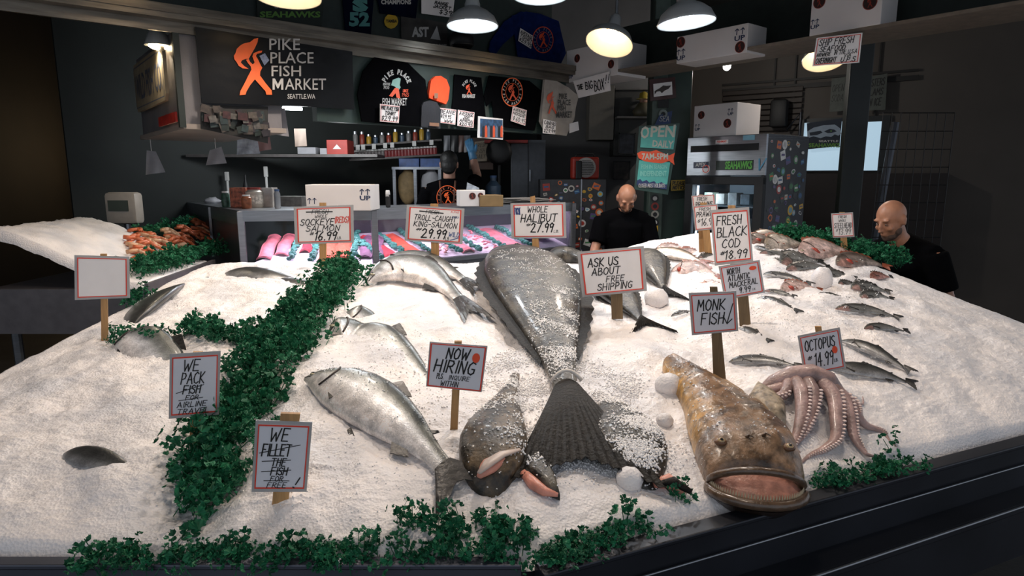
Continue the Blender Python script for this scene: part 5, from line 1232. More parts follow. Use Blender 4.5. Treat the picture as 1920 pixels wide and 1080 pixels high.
mb = MB(); poly(mb, q, [(U(x), V_(y)) for x, y in ((728, 160), (731, 150), (742, 146), (746, 148), (744, 160), (746, 164), (740, 172), (736, 163))], yy); mb.build('fish_print', M('print_teal', '#7fa79d', .6), sh)
mb = MB(); poly(mb, q, [(U(x), V_(y)) for x, y in ((735, 165), (742, 166), (745, 185), (738, 183), (736, 175), (730, 182), (724, 180))], yy - .001); hand(mb, q, 'SINCE', U(750), U(760), V_(168), V_(173), W_ * .006, yy); hand(mb, q, '1965', U(748), U(761), V_(175), V_(181), W_ * .006, yy); mb.build('figure_print', m_or, sh)
wall_sign('T shirt price card 29.99 pinned to the leftmost shirt', Plane((FASC.O + FASC.n * .045)[:2], E1), [(711, 195), (748, 199), (746, 231), (711, 228)], [('PIKE PLACE FISH', .06, .94, .1, .3), ('TSHIRT', .25, .8, .38, .58), ('$29.99', .08, .9, .64, .92)], wd=.016)
def beanie(label, pts, mat, fold=None):
    t, q, sh, yy = hung('beanie', label, 'hat', FR, pts, mat, th=.035, off=.0)
    if fold: mb = MB(); poly(mb, q, fold, yy - .001); mb.build('patch', M('beanie_patch', '#7d5a44', .6), sh)
    return t
beanie('bright orange knit beanie pinned on the fascia', [(800, 178), (804, 152), (812, 144), (822, 143), (833, 150), (838, 165), (836, 188), (832, 196), (815, 190), (800, 184)], M('beanie_orange', '#f04a1c', .8, var=.1, bump=.4, bscale=80, stretch=(8, 8, 1)), [(.2, .62), (.38, .62), (.38, .8), (.2, .8)])
beanie('dark grey knit beanie below the orange one', [(786, 200), (790, 192), (802, 189), (815, 192), (822, 206), (821, 242), (786, 238)], M('beanie_grey', '#26272c', .85, var=.15, bump=.4, bscale=80, stretch=(8, 8, 1)), [(.35, .78), (.85, .8), (.85, .92), (.35, .9)])
wall_sign('beanie price card beside the dark grey beanie', Plane((FASC.O + FASC.n * .03)[:2], E1), [(821, 202), (854, 206), (852, 234), (822, 230)], [('BEANIE', .08, .92, .1, .34), ('$29.95', .1, .7, .42, .66), ('WWW', .3, .8, .74, .92)], wd=.016)
b = (843, 140, 910, 235)
t, q, sh, yy = hung('t_shirt', 'black apron with small arched white print between beanie and shirt', 'apron', FR, [(850, 140), (900, 146), (902, 180), (910, 235), (843, 228), (848, 180)], m_tee, frame=b, off=.006)
U = lambda x: (x - b[0]) / (b[2] - b[0]); V_ = lambda y: (y - b[1]) / (b[3] - b[1]); W_ = abs(q[1][0] - q[0][0])
mb = MB(); ring_text(mb, q, 'PIKE PLACE', U(876), V_(168), .19, .17, .26, -1.05, 1.15, W_ * .016, yy); block(mb, q, 'FISH MARKET', U(863), U(887), V_(177), V_(184), yy, .03); mb.build('lettering', m_wprint, sh)
mb = MB(); man(mb, q, U(869), U(881), V_(158), V_(178), yy); mb.build('figure_print', m_or, sh)
wall_sign('apron price card under the small black apron', Plane((FASC.O + FASC.n * .03)[:2], E1), [(857, 206), (888, 211), (886, 240), (856, 236)], [('AVERAGE', .08, .92, .08, .3), ('JOE', .3, .7, .34, .5), ('APRON', .1, .9, .54, .72), ('$20.95', .1, .9, .76, .95)], wd=.016)
b = (905, 140, 1012, 245)
t, q, sh, yy = hung('t_shirt', 'black hooded sweatshirt with round orange ring print on the fascia', 'shirt', FR, [(915, 142), (950, 146), (990, 152), (1012, 170), (1010, 200), (1000, 245), (925, 236), (920, 190), (910, 200), (905, 180)], m_tee, frame=b, off=.008)
emblem_round(sh, q, b, 955, 173, 20, 27, yy, m_orb, m_or, m_wprint)
wall_sign('sweatshirt price card hanging below the round ring print', Plane((FASC.O + FASC.n * .04)[:2], E1), [(960, 199), (986, 207), (983, 236), (956, 227)], [('AVERAGE', .06, .9, .1, .28), ('HOODIE', .06, .9, .34, .52), ('$', .1, .2, .6, .9), ('60.95', .3, .95, .62, .9)], wd=.016)
b = (895, 218, 944, 262)
t, q, sh, yy = hung('group_photo', 'framed colour photo of a group of people hung under the fascia', 'photo', Plane((FASC.O + FASC.n * .05)[:2], E1), [(896, 218), (942, 223), (942, 262), (895, 258)], m_white, frame=b, th=.008)
mb = MB(); poly(mb, q, [(.07, .1), (.93, .17), (.93, .93), (.07, .86)], yy); f_ = mb.build('picture', M('photo_blue', '#2b4a6a', .3, var=.7, scale=40), sh)
for i in range(8): mb = MB(); u = .14 + i * .1; poly(mb, q, [(u, .9), (u, .5), (u + .03, .4), (u + .06, .4), (u + .09, .5), (u + .09, .9)], yy - .002); mb.build('figure', M('photo_fig%d' % (i % 3), ['#15161c', '#c8502a', '#5a6a80'][i % 3], .4), sh)
b = (1010, 148, 1082, 258)
t, q, sh, yy = hung('canvas_bag', 'cream canvas shopping bag with orange figure and dark lettering', 'bag', Plane((FASC.O + FASC.n * .03)[:2], E1), [(1018, 150), (1040, 153), (1062, 165), (1080, 180), (1072, 225), (1058, 255), (1022, 250), (1010, 228), (1014, 190)], M('canvas_cream', '#a59c92', .85, var=.12, bump=.3), frame=b, th=.03)
U = lambda x: (x - b[0]) / (b[2] - b[0]); V_ = lambda y: (y - b[1]) / (b[3] - b[1]); mb = MB(); man(mb, q, U(1018), U(1037), V_(172), V_(214), yy); mb.build('figure_print', m_or, sh)
for tx, x0, x1, y0, y1 in (('PIKE', 1041, 1056, 176, 186), ('PLACE', 1039, 1063, 187, 198), ('FISH', 1038, 1054, 198, 208), ('MARKET', 1036, 1066, 209, 221)):
    mb = MB(); block(mb, q, tx, U(x0), U(x1), V_(y0), V_(y1), yy, .03); mb.build('lettering', m_ink, sh)
wall_sign('canvas bag price card at the foot of the cream bag', Plane((FASC.O + FASC.n * .075)[:2], E1), [(1017, 223), (1041, 229), (1039, 252), (1016, 250)], [('CANVAS', .06, .94, .08, .34), ('BAG', .2, .8, .4, .6), ('$29.99', .06, .94, .66, .94)], border=False, wd=.018)
wall_sign('blank white card pinned right of the canvas bag', Plane((FASC.O + FASC.n * .05)[:2], E1), [(1066, 232), (1082, 228), (1084, 244), (1066, 250)], [], border=False)
# things on the upper wall
m_navyc = M('cloth_navy', '#0d1124', 1., spec=.05, var=.25, bump=.3, bscale=14); m_royal = M('cloth_royal', '#152455', 1., spec=.05, var=.3, bump=.35, bscale=12)
t, q, sh, yy = hung('flag', 'dark football flag with green block letters behind the top lamp', 'flag', UPW, [(480, -8), (606, 8), (602, 50), (482, 36)], M('flag_dark', '#1d2620', .7, var=.2), frame=(480, -8, 606, 50))
mb = MB(); block(mb, q, 'SEAHAWKS', .04, .94, .52, .72, yy, .04); mb.build('lettering', M('letter_green', '#5c8a36', .6), sh)
mb = MB(); block(mb, q, 'SEATTLE', .25, .8, .3, .42, yy, .02); mb.build('lettering', M('letter_grey', '#8f9694', .6), sh)
t, q, sh, yy = hung('jersey', 'dark jersey with teal number 52 on the upper wall', 'shirt', UPW, [(640, -20), (700, -10), (694, 66), (646, 58)], m_navyc, frame=(640, -20, 700, 66))
mb = MB(); block(mb, q, '52', .2, .85, .5, .82, yy, .05); block(mb, q, 'S', .3, .8, .2, .5, yy, .08); mb.build('number_print', M('print_teal2', '#4c8a86', .6), sh)
t, q, sh, yy = hung('t_shirt', 'navy champions shirt at the top edge of the upper wall', 'shirt', UPW, [(700, -30), (785, -20), (778, 35), (712, 25)], m_navyc, frame=(700, -30, 785, 35))
mb = MB(); block(mb, q, 'CHAMPIONS', .14, .8, .46, .6, yy, .04); mb.build('lettering', m_wprint, sh)
t, q, sh, yy = hung('round_sticker', 'round yellow sticker with dark lettering on the upper wall', 'sticker', UPW, [(733 + 13 * math.cos(k * .5236), 40 + 14 * math.sin(k * .5236)) for k in range(12)][::-1], M('sticker_yellow', '#c9a227', .5), frame=(720, 26, 746, 54), th=.004)
mb = MB(); block(mb, q, 'YAMBA', .1, .9, .38, .6, yy, .03); mb.build('lettering', m_ink, sh)
t, q, sh, yy = hung('poster', 'camouflage brown poster with white triangle lettering behind a lamp', 'poster', UPW, [(751, 28), (838, 44), (838, 98), (752, 82)], M('poster_camo', '#3c3834', .5, var=.7, scale=7), frame=(751, 28, 838, 98), th=.006)
mb = MB(); block(mb, q, 'AST', .22, .58, .32, .6, yy, .05); poly(mb, q, [(.62, .64), (.76, .3), (.84, .68)], yy); hand(mb, q, 'SEATTLE IN SEASON', .04, .95, .8, .95, .012, yy); mb.build('lettering', m_wprint, sh)
wall_sign('white price card with red seal at the top above the camouflage poster', UPW, [(788, -10), (850, 0), (846, 34), (788, 26)], [('RANGE', .4, .8, .25, .4), ('JACKET', .35, .9, .45, .6), ('$39', .55, .95, .65, .9)], border=False, off=.015)
for pts, lb, fr in (([(915, 95), (918, 78), (945, 40), (975, 22), (985, 24), (968, 60), (940, 85), (925, 106)], 'blue shirt sleeve spread at the left of the ring print shirt', None), ([(958, 30), (985, 22), (1010, 26), (1046, 40), (1060, 100), (1044, 132), (972, 126), (968, 70)], 'royal blue shirt with faint round print on the upper wall', 1)):
    t, q, sh, yy = hung('t_shirt', lb, 'shirt', UPW, pts, m_royal if not fr else m_navyc if False else m_royal)
    if fr:
        b = (min(p[0] for p in pts), min(p[1] for p in pts), max(p[0] for p in pts), max(p[1] for p in pts)); emblem_round(sh, q, b, 1014, 75, 20, 25, yy, m_or, m_or, M('print_dimblue', '#6a7890', .6))
wall_sign('small tilted white card beside the round print on the blue shirt', Plane((UPW.O + UPW.n * .03)[:2], E1), [(974, 53), (998, 68), (994, 92), (970, 77)], [('AVERAGE', .05, .95, .1, .35), ('TSHIRT', .05, .95, .4, .62), ('$29.95', .05, .95, .68, .92)], border=False, wd=.02)
t = thing('baseball_cap', 'dark baseball cap hung behind the lamp on the upper wall', 'hat', UPW.hit(848, 82) + UPW.n * .13)
MB().ell((0, 0, 0), (.10, .11, .085), 16, 10).build('crown', m_black, t, smooth=True); MB().ell((.02, -.1, -.05), (.09, .09, .012), 16, 6).build('brim', m_black, t, smooth=True)
for px in (700, 1010): pass
# ================================================================== hood at the left end of the stall
Lc = K - E1 * 3.19; HB = 1.90
hd = thing('overhead_hood', 'grey painted hood box with a framed company sign on its end', 'hood', (Lc.x, Lc.y, 0), FASC.rz)
m_hood = M('hood_paint', '#6d6a6c', .45, var=.2, scale=3, bump=.1); m_under = M('hood_underside', '#8a8078', .7, var=.15, scale=3)
MB().box((.31, .70, 2.2), (.58, 1.38, .56)).build('box', m_hood, hd); MB().box((.31, .70, HB + .008), (.62, 1.42, .03)).build('underside', m_under, hd)
MB().box((-.004, -.002, 2.2), (.035, .035, .6)).build('corner_strip', M('hood_corner', '#15201c', .5), hd)
EP = Plane((Lc.x, Lc.y), (-E2).to_2d() * -1)                              # end face: runs along E2 (back to front)
B = Lc - E2 * 1.36
es = thing('company_sign', 'cream framed sign with faded letters on the hood end', 'sign', (B.x - E1.x * .012, B.y - E1.y * .012, 2.05), BEAM.rz)
q = [(.12, .36), (1.12, .36), (1.12, .03), (.12, .03)]
pts = [(.16, .03), (1.08, .03), (1.12, .07), (1.12, .32), (1.08, .36), (.16, .36), (.12, .32), (.12, .07)]
MB().prism_xz(pts, -.02, 0).build('board', M('sign_cream', '#8d7f68', .6, var=.15), es)
mb = MB(); block(mb, q, 'WILD FISH CO.', .06, .94, .25, .78, -.022, .01); mb.build('lettering', M('faded_letters', '#4a4f60', .6), es)
mb = MB()
for a, b_ in (((.03, .08), (.97, .08)), ((.97, .08), (.97, .92)), ((.97, .92), (.03, .92)), ((.03, .92), (.03, .08))): ribbons(mb, [[bil(q, *a), bil(q, *b_)]], .008, -.022)
mb.build('frame_line', M('faded_letters'), es)
o = MB().box((0, 0, 0), (.5, .012, .06)).build('neon_glow_strip', M('red_reflector', '#a02a24', .35, var=.4), None); o.location = tuple(Lc - E2 * .35 - E1 * .012) [:2] + (1.97,); o.rotation_euler.z = BEAM.rz  # thin strip in uneven red
tag(o, 'red lettered strip low on the hood end', 'sign')
# papers and bags hanging off the hood
def hang_sheet(label, quad, Y, mat, name='hanging_paper', yaw=0.1):
    pl = plane_Y(Y, yaw, at_Y(quad[0][0], quad[0][1], Y).x); B = pl.hit(*quad[3]); t = [pl.lp(*p, B) for p in quad]; n = 8; vs = []; 
    for k in (0, 1):
        for i in range(n):
            for j in range(n):
                p = bil(t, j / (n - 1), i / (n - 1)); vs.append((p[0], .012 * math.sin(j * .9 + i * .3) * (i / n) + .004 * k, p[1]))
    fs = [(k*n*n+i*n+j, k*n*n+i*n+j+1, k*n*n+(i+1)*n+j+1, k*n*n+(i+1)*n+j) for k in (0, 1) for i in range(n-1) for j in range(n-1)]
    o = MB().add(vs, fs).build(name, mat, smooth=True); o.location = B; o.rotation_euler.z = pl.rz; tag(o, label, 'paper')
    if name == 'hanging_paper' and Y < 5.05: MB().tube([((t[0][0] + t[1][0]) / 2, .002, min(t[0][1], t[1][1]) - .005), ((t[0][0] + t[1][0]) / 2, .002, max(HB + .0 - B.z, t[0][1] + .01))], .002, 5).build('string', m_white, o)
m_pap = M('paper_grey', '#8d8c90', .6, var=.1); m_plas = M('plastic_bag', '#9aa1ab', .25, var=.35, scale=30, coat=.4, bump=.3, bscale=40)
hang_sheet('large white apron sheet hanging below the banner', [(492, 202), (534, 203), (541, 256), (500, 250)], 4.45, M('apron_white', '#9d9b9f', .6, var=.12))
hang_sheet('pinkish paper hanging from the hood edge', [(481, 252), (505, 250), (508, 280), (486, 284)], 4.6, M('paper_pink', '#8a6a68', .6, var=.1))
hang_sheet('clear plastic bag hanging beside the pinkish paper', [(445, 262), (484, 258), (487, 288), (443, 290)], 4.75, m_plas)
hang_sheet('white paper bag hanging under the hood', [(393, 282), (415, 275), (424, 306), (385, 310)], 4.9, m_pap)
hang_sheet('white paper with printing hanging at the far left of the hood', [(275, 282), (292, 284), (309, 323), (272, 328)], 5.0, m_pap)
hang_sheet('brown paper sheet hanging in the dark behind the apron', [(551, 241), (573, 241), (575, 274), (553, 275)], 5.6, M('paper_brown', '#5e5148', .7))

# ------------------------------------------------------------------ inside the stall
m_shelf = M('shelf_grey', '#54504e', .5, .2, var=.2)
def boxat(name, label, cat, px0, py0, px1, py1, Y, depth, mat, group=None, ch=.004, yaw=0., kids=()):
    """a box whose front face fills these photograph pixels at distance Y"""
    A = at_Y(px0, py1, Y); Bq = at_Y(px1, py1, Y); T = at_Y(px0, py0, Y); w_ = Bq.x - A.x; h = T.z - A.z
    t = thing(name, label, cat, (A.x, A.y, A.z), yaw, group); MB().box((w_ / 2, depth / 2, h / 2), (w_, depth, h), ch=min(ch, h / 5, w_ / 5)).build('body', mat, t); return t, w_, h
o = MB().box((0, 0, 0), (1.75, .36, .025)).build('wall_shelf', m_shelf); p = at_Y(530, 292, 6.0); o.location = (p.x, 6.15, p.z); tag(o, 'long grey shelf under the hood at the back', 'shelf')
t, w_, h = boxat('red_box', 'red cardboard box on the long grey shelf', 'box', 613, 262, 652, 291, 6.0, .25, M('box_red', '#8c2318', .55, var=.15))
mb = MB(); q = [(0, h), (w_, h), (w_, 0), (0, 0)]; poly(mb, q, [(.3, .6), (.5, .3), (.7, .6)], -.004); mb.build('print', m_wprint, t)
for a, lb in (((558, 276, 592, 289), 'white papers stacked on the grey shelf'), ((600, 278, 616, 290), 'small white card leaning by the red box')):
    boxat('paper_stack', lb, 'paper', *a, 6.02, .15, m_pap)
# lit fluorescent tubes
for (x0, y0, x1, y1), lb in (((530, 203, 566, 204), 'short glowing tube light right of the hanging apron'), ((620, 212, 663, 215), 'long glowing tube light under the fascia')):
    a, b_ = at_Y(x0, y0, 5.4), at_Y(x1, y1, 5.4); t = thing('tube_light', lb, 'lamp', a)
    MB().tube([(0, 0, 0), b_ - a], .014, 10).build('tube', M('tube_glow', '#eef6ff', .4, emit=14), t); MB().box(((b_ - a).x / 2, 0, .03), ((b_ - a).x, .07, .025)).build('fixture', m_steel, t)
    MB().box(((b_ - a).x / 2, 0, (3.7 - a.z) / 2), (.012, .012, 3.7 - a.z - .03)).build('hanger', m_steel, t)
    li = bpy.data.lights.new('tube_lamp', 'POINT'); li.energy = 16; li.shadow_soft_size = .15; li.color = (.92, .97, 1); lo = bpy.data.objects.new('tube_lamp', li); COL.objects.link(lo); lo.parent = t; lo.location = ((b_ - a).x / 2, -.02, -.06)
# goods shelf: two boards with little jars
SHP = plane_Y(6.75, .15, -1.2)
for k, (ya, yb, lb) in enumerate(((272, 260, 'upper goods shelf behind the worker'), (298, 288, 'lower goods shelf behind the worker'))):
    a, b_ = SHP.hit(655, ya), SHP.hit(828, yb); d = b_ - a
    o = MB().box((d.length / 2, .1, -.012), (d.length, .22, .02)).build('goods_shelf', m_shelf); o.location = a; o.rotation_euler = (0, -math.asin(d.z / d.length), math.atan2(d.y, d.x)); tag(o, lb, 'shelf')
    n = 26 if k else 12; r = random.Random(k)
    for i in range(n):
        if k: px = 660 + 160 * i / n; hh_ = .085; mt = M('jar_red', '#7c2a2c', .4, var=.3) if i > 9 else M('jar_grey', '#6b6462', .4, var=.3); cap = m_wprint
        else: px = 664 + 150 * i / n; hh_ = r.uniform(.06, .15); mt = M('tin%d' % (i % 4), ['#7d7a78', '#8d3a2c', '#b08a2c', '#3a4a5c'][i % 4], .4); cap = m_steel
        f = (px - 655) / 173; p = a.lerp(b_, f); t = thing('jar' if k else 'tin', ('small red or grey capped jar in the row on the lower goods shelf' if k else 'tin on the upper goods shelf behind the worker'), 'jar', (p.x, p.y + .06, p.z), 0, 'jars on the lower goods shelf' if k else 'tins on the upper goods shelf')
        MB().lathe([(.024, 0), (.026, .01), (.026, hh_ * .7), (.018, hh_ * .8)], 10).build('glass_body' if k else 'can', mt, t, smooth='auto'); MB().lathe([(.02, hh_ * .8), (.02, hh_)], 10).build('cap', cap, t)
for i, px in enumerate((673, 683, 703, 724, 737, 778, 810)):
    p = SHP.hit(px, 278 - .07 * (px - 660)); o = MB().box((0, -.02, 0), (.04, .003, .05)).build('price_tag', m_wprint); o.location = p - Vector((0, .03, .0)); tag(o, 'small white price tag clipped to the upper goods shelf edge', 'tag', 'price tags on the goods shelf')
# steel cupboard with sacks under the shelves, blue boxes on top
t, w_, h = boxat('steel_cupboard', 'open steel cupboard with sacks left of the worker', 'cupboard', 748, 316, 830, 392, 6.7, .02, M('cupboard_back', '#3b3a3c', .5), ch=.002)
for x in (0, w_ * .46, w_): MB().box((x, -.1, h / 2), (.03, .24, h)).build('post', m_steel, t)
MB().box((w_ / 2, -.1, h), (w_ + .04, .26, .025)).build('top', m_steel, t)
for px, lb, mt in ((765, 'tan paper sack in the steel cupboard', M('sack_tan', '#8a7350', .7, var=.3)), (808, 'white plastic sack in the steel cupboard', m_pap)):
    p = at_Y(px, 375, 6.58); mbx = MB().ell((0, 0, .14), (.10, .06, .19), 14, 10); mbx.v = [tuple(Vector(v) * (1 + .15 * mnoise.noise(Vector(v) * 12 + Vector((px, 0, 0))))) for v in mbx.v]; o = mbx.build('sack', mt, smooth=True); o.location = p; tag(o, lb, 'sack')
for i, (x0, x1) in enumerate(((748, 786), (788, 830))): boxat('blue_box', ['blue printed box on the steel cupboard, left', 'blue printed box on the steel cupboard, right'][i], 'box', x0, 297, x1, 314, 6.55, .2, M('box_blue', '#1f3f73', .5, var=.35, scale=20))
# grey steel doors, fan and pinned notice behind the worker
t, w_, h = boxat('steel_locker', 'tall grey steel locker behind the counter end', 'locker', 958, 262, 1022, 395, 6.9, .3, M('locker_grey', '#4a4d52', .45, .4, var=.15)); MB().box((w_ / 2, -.004, h / 2), (.008, .006, h)).build('door_seam', m_black, t); MB().box((w_ * .55, -.015, h * .5), (.012, .02, .12)).build('handle', m_steel, t)
t = thing('wall_fan', 'black round fan on a stand right of the worker', 'fan', at_Y(936, 395, 6.5)); zz = (at_Y(936, 285, 6.5) - at_Y(936, 395, 6.5)).z
MB().tube([(0, 0, 0), (0, 0, zz)], .014, 8).build('pole', m_black, t); MB().lathe([(.1, -.03), (.13, 0), (.1, .04), (.03, .05)], 20, (0, -.02, zz), Matrix.Rotation(math.pi / 2, 3, 'X')).build('head', m_black, t, smooth=True); MB().lathe([(.12, 0), (.12, .02)], 16).build('foot', m_black, t)
PN = plane_Y(6.95, 0, -.4); wall_sign('pinned handwritten notice on the brown board behind the worker', PN, [(890, 266), (914, 263), (913, 302), (889, 303)], [('FRESH', .1, .9, .1, .3), ('FISH', .2, .8, .38, .58), ('DAILY', .15, .85, .66, .86)], border=False, mat=M('notice_tan', '#847868', .6), wd=.012)
t, w_, h = boxat('notice_board', 'brown notice board behind the pinned notice', 'board', 880, 258, 925, 318, 7.0, .03, M('board_brown', '#3a2a22', .7)); 
t, w_, h = boxat('red_shelf', 'red shelf edge under the fascia right of the notice', 'shelf', 908, 262, 990, 268, 6.6, .2, M('shelf_red', '#7c1f1a', .5))
# hanging bags and bottles above the worker
for i, px in enumerate((838, 852, 866, 876)):
    pl_ = (px, 254); hang_sheet('dark packet on a hook above the worker, number %s from the left' % ['one', 'two', 'three', 'four'][i], [(px - 6, 254), (px + 6, 254), (px + 6, 284), (px - 6, 286)], 6.45, M('packet%d' % i, ['#57595e', '#1a1a1c', '#46302a', '#4b4b50'][i], .5), 'hanging_packet')

# ------------------------------------------------------------------ things standing on the counter
def on_ct(px, py): return at_z(px, py, CT)
def jar(label, px, py, r_, h, mat, lidm=None, group=None, labelm=None):
    p = on_ct(px, py); t = thing('jar', label, 'jar', p, 0, group); MB().lathe([(r_ * .9, 0), (r_, .01), (r_, h * .78), (r_ * .72, h * .88), (r_ * .72, h * .9)], 18).build('body', mat, t, smooth='auto')
    MB().lathe([(r_ * .78, h * .9), (r_ * .78, h)], 18).build('lid', lidm or m_white, t)
    if labelm: MB().lathe([(r_ * 1.01, h * .2), (r_ * 1.02, h * .62)], 18).build('paper_label', labelm, t)
m_clear = M('jar_clear', '#8c9096', .15, var=.2, coat=.5)
jar('white plastic tip jar with red lid and handwriting on the counter', 478, 389, .062, .15, M('tub_white', '#b9b0a4', .5), M('lid_red', '#8a2c22', .5), labelm=M('tub_label', '#d6cfc4', .6, var=.5, scale=60))
jar('clear water bottle at the right of the counter clutter', 521, 391, .022, .14, m_clear, M('lid_blue', '#3c5a86', .5)); jar('clear jar with orange wrapper on the counter', 463, 391, .035, .10, M('jar_orange', '#9c5a3a', .4, var=.5, scale=40))
jar('small green and white jar at the left of the clutter', 424, 388, .03, .12, M('jar_green', '#3c5a4c', .4, var=.6, scale=40)); jar('clear sauce bottle on the counter by the white bag', 352, 376, .035, .12, m_clear, m_white); jar('blue capped bottle beside the clear sauce bottle', 362, 375, .028, .1, m_clear, M('lid_blue'))
boxat('snack_carton', 'small carton of bright packets on the counter', 'box', 432, 352, 462, 389, on_ct(447, 389).y, .12, M('snack_print', '#a5573c', .5, var=.8, scale=40)); boxat('clear_donation_box', 'boxy clear container with emblem beside the tip jar', 'box', 488, 352, 512, 389, on_ct(500, 389).y + .02, .12, M('acrylic_pale', '#a59d96', .25, var=.3, coat=.4))
boxat('card_stack', 'stack of cards behind the water bottle', 'cards', 524, 368, 566, 388, on_ct(545, 388).y + .08, .12, M('card_grey', '#5d5a58', .5, var=.4, scale=30))
p = on_ct(372, 377); mbx = MB().ell((0, 0, .06), (.085, .07, .075), 16, 10); mbx.v = [tuple(Vector(v) * (1 + .28 * mnoise.noise(Vector(v) * 18))) for v in mbx.v]; o = mbx.build('crumpled_bag', M('bag_white', '#a79a90', .5, var=.2), smooth=True); o.location = p + Vector((0, 0, .01)); tag(o, 'crumpled white bag at the left end of the counter', 'bag')
p = on_ct(398, 381); mbx = MB().ell((0, 0, .02), (.07, .05, .03), 16, 8); mbx.v = [tuple(Vector(v) * (1 + .35 * mnoise.noise(Vector(v) * 30))) for v in mbx.v]; o = mbx.build('cloth', m_pap, smooth=True); o.location = p; tag(o, 'folded white cloth on the counter left of the clutter', 'cloth')
for px, y0, lb in ((429, 322, 'white handled brush standing behind the clutter, left'), (502, 312, 'white handled brush standing behind the clutter, right')):
    a = on_ct(px, 378); hgt = (at_Y(px, y0, a.y) - a).z; t = thing('brush', lb, 'brush', a); MB().tube([(0, 0, 0), (0, 0, hgt * .75)], .012, 8).build('handle', m_wprint, t); MB().box((0, 0, hgt * .85), (.035, .03, hgt * .3), ch=.006).build('head', m_wprint, t)
t = thing('hot_sauce_bottle', 'tall dark bottle with white label behind the tip jar', 'bottle', on_ct(463, 380)); MB().lathe([(.022, 0), (.022, .16), (.009, .2), (.009, .25)], 14).build('glass', m_black, t, smooth='auto'); MB().lathe([(.023, .03), (.023, .12)], 14).build('paper_label', m_wprint, t)
c4 = carton('small white carton with two dark emblems on the counter right of the worker', on_ct(862, 388) + Vector((0, 0, .002)), FASC.rz * .3, .2, .2, .125, [('e', .5, .35, .42), ('e', .82, .32, .35)])
hang_sheet('loose clear wrapper sticking out of the small carton', [(876, 342), (898, 352), (900, 360), (874, 360)], 5.25, m_plas)
boxat('brown_carton', 'flat brown cardboard box beside the small white carton', 'box', 900, 366, 945, 388, on_ct(920, 388).y, .25, M('cardboard', '#7d6440', .65, var=.15), yaw=.25)
p = on_ct(1000, 382); t = thing('paper_pile', 'loose pile of papers at the right end of the counter', 'paper', p, FASC.rz); r = random.Random(3)
for i in range(8): MB().box((r.uniform(-.1, .1), r.uniform(.0, .12), .006 + i * .006), (.34, .2, .004), r.uniform(-.4, .4)).build('sheet', M('paper_pale', '#8f8a86', .6, var=.1), t)
t = thing('tape_gun', 'steel tape dispenser on the counter beside the worker', 'dispenser', on_ct(728, 389)); MB().box((0, 0, .05), (.03, .05, .1), ch=.008).build('body', m_black, t); MB().lathe([(.03, -.012), (.03, .012)], 16, (0, 0, .1), Matrix.Rotation(math.pi / 2, 3, 'Y')).build('roll', m_wprint, t)
t = thing('water_jug', 'blue water jug behind the counter right of the worker', 'jug', at_Y(925, 372, 6.3)); MB().lathe([(.07, 0), (.075, .02), (.075, .12), (.03, .17), (.03, .2)], 16).build('body', M('jug_blue', '#3c4f63', .3), t, smooth='auto'); MB().lathe([(.032, .2), (.032, .22)], 12).build('cap', M('lid_blue'), t)

# ================================================================== right side
STK = ['#c8c4c0', '#1b1b1f', '#a23428', '#d9a92e', '#2f5a86', '#3f7a4a', '#d0682c', '#e2ded8', '#5a4a7a', '#7ba7b8', '#24302c', '#b9b4a8']
def stickers(par, x0, x1, z0, z1, y, n, seed, smin, smax, place=None):
    """stickers as thin pieces on a face of their thing; par's local frame, face towards -y unless placed"""
    r = random.Random(seed); done = []
    k = 0
    for _ in range(n * 12):
        if k >= n: break
        s = r.uniform(smin, smax); x, z = r.uniform(x0 + s, x1 - s), r.uniform(z0 + s, z1 - s)
        if any(abs(x - a) < (s + c) * .8 and abs(z - b_) < (s + c) * .8 for a, b_, c in done): continue
        done.append((x, z, s)); k += 1; a = r.uniform(-.5, .5); kind = r.randrange(3); hs = s * r.uniform(.6, 1.)
        if kind == 0: pg = [(s * math.cos(q * math.pi / 7), s * math.sin(q * math.pi / 7)) for q in range(14)]
        elif kind == 1: pg = [(-s, -hs), (s, -hs), (s, hs), (-s, hs)]
        else: pg = [(s * r.uniform(.65, 1.) * math.cos(q * math.pi / 4), hs * r.uniform(.65, 1.) * math.sin(q * math.pi / 4)) for q in range(8)]
        ca, sa = math.cos(a), math.sin(a); pg = [(x + p[0] * ca - p[1] * sa, z + p[0] * sa + p[1] * ca) for p in pg]; i1 = r.randrange(12); i2 = (i1 + 1 + r.randrange(10)) % 12
        def F(pts, yy):
            mb = MB().prism_xz(pts, yy - .0012, yy)
            if place: mb.v = [place(v) for v in mb.v]
            return mb
        o = F(pg, y).build('sticker', M('stick%d' % i1, STK[i1], .4, var=.2, scale=50), par)
        cx, cz = x, z; pg2 = [(cx + (p[0] - cx) * .62, cz + (p[1] - cz) * .55) for p in pg]
        if kind == 1: pg2 = [(cx - s * .7, cz - hs * .2), (cx + s * .7, cz - hs * .1), (cx + s * .6, cz + hs * .35), (cx - s * .65, cz + hs * .3)]
        F(pg2, y - .0013).build('sticker_print', M('stick%d' % i2, STK[i2], .4, var=.2, scale=50), o)
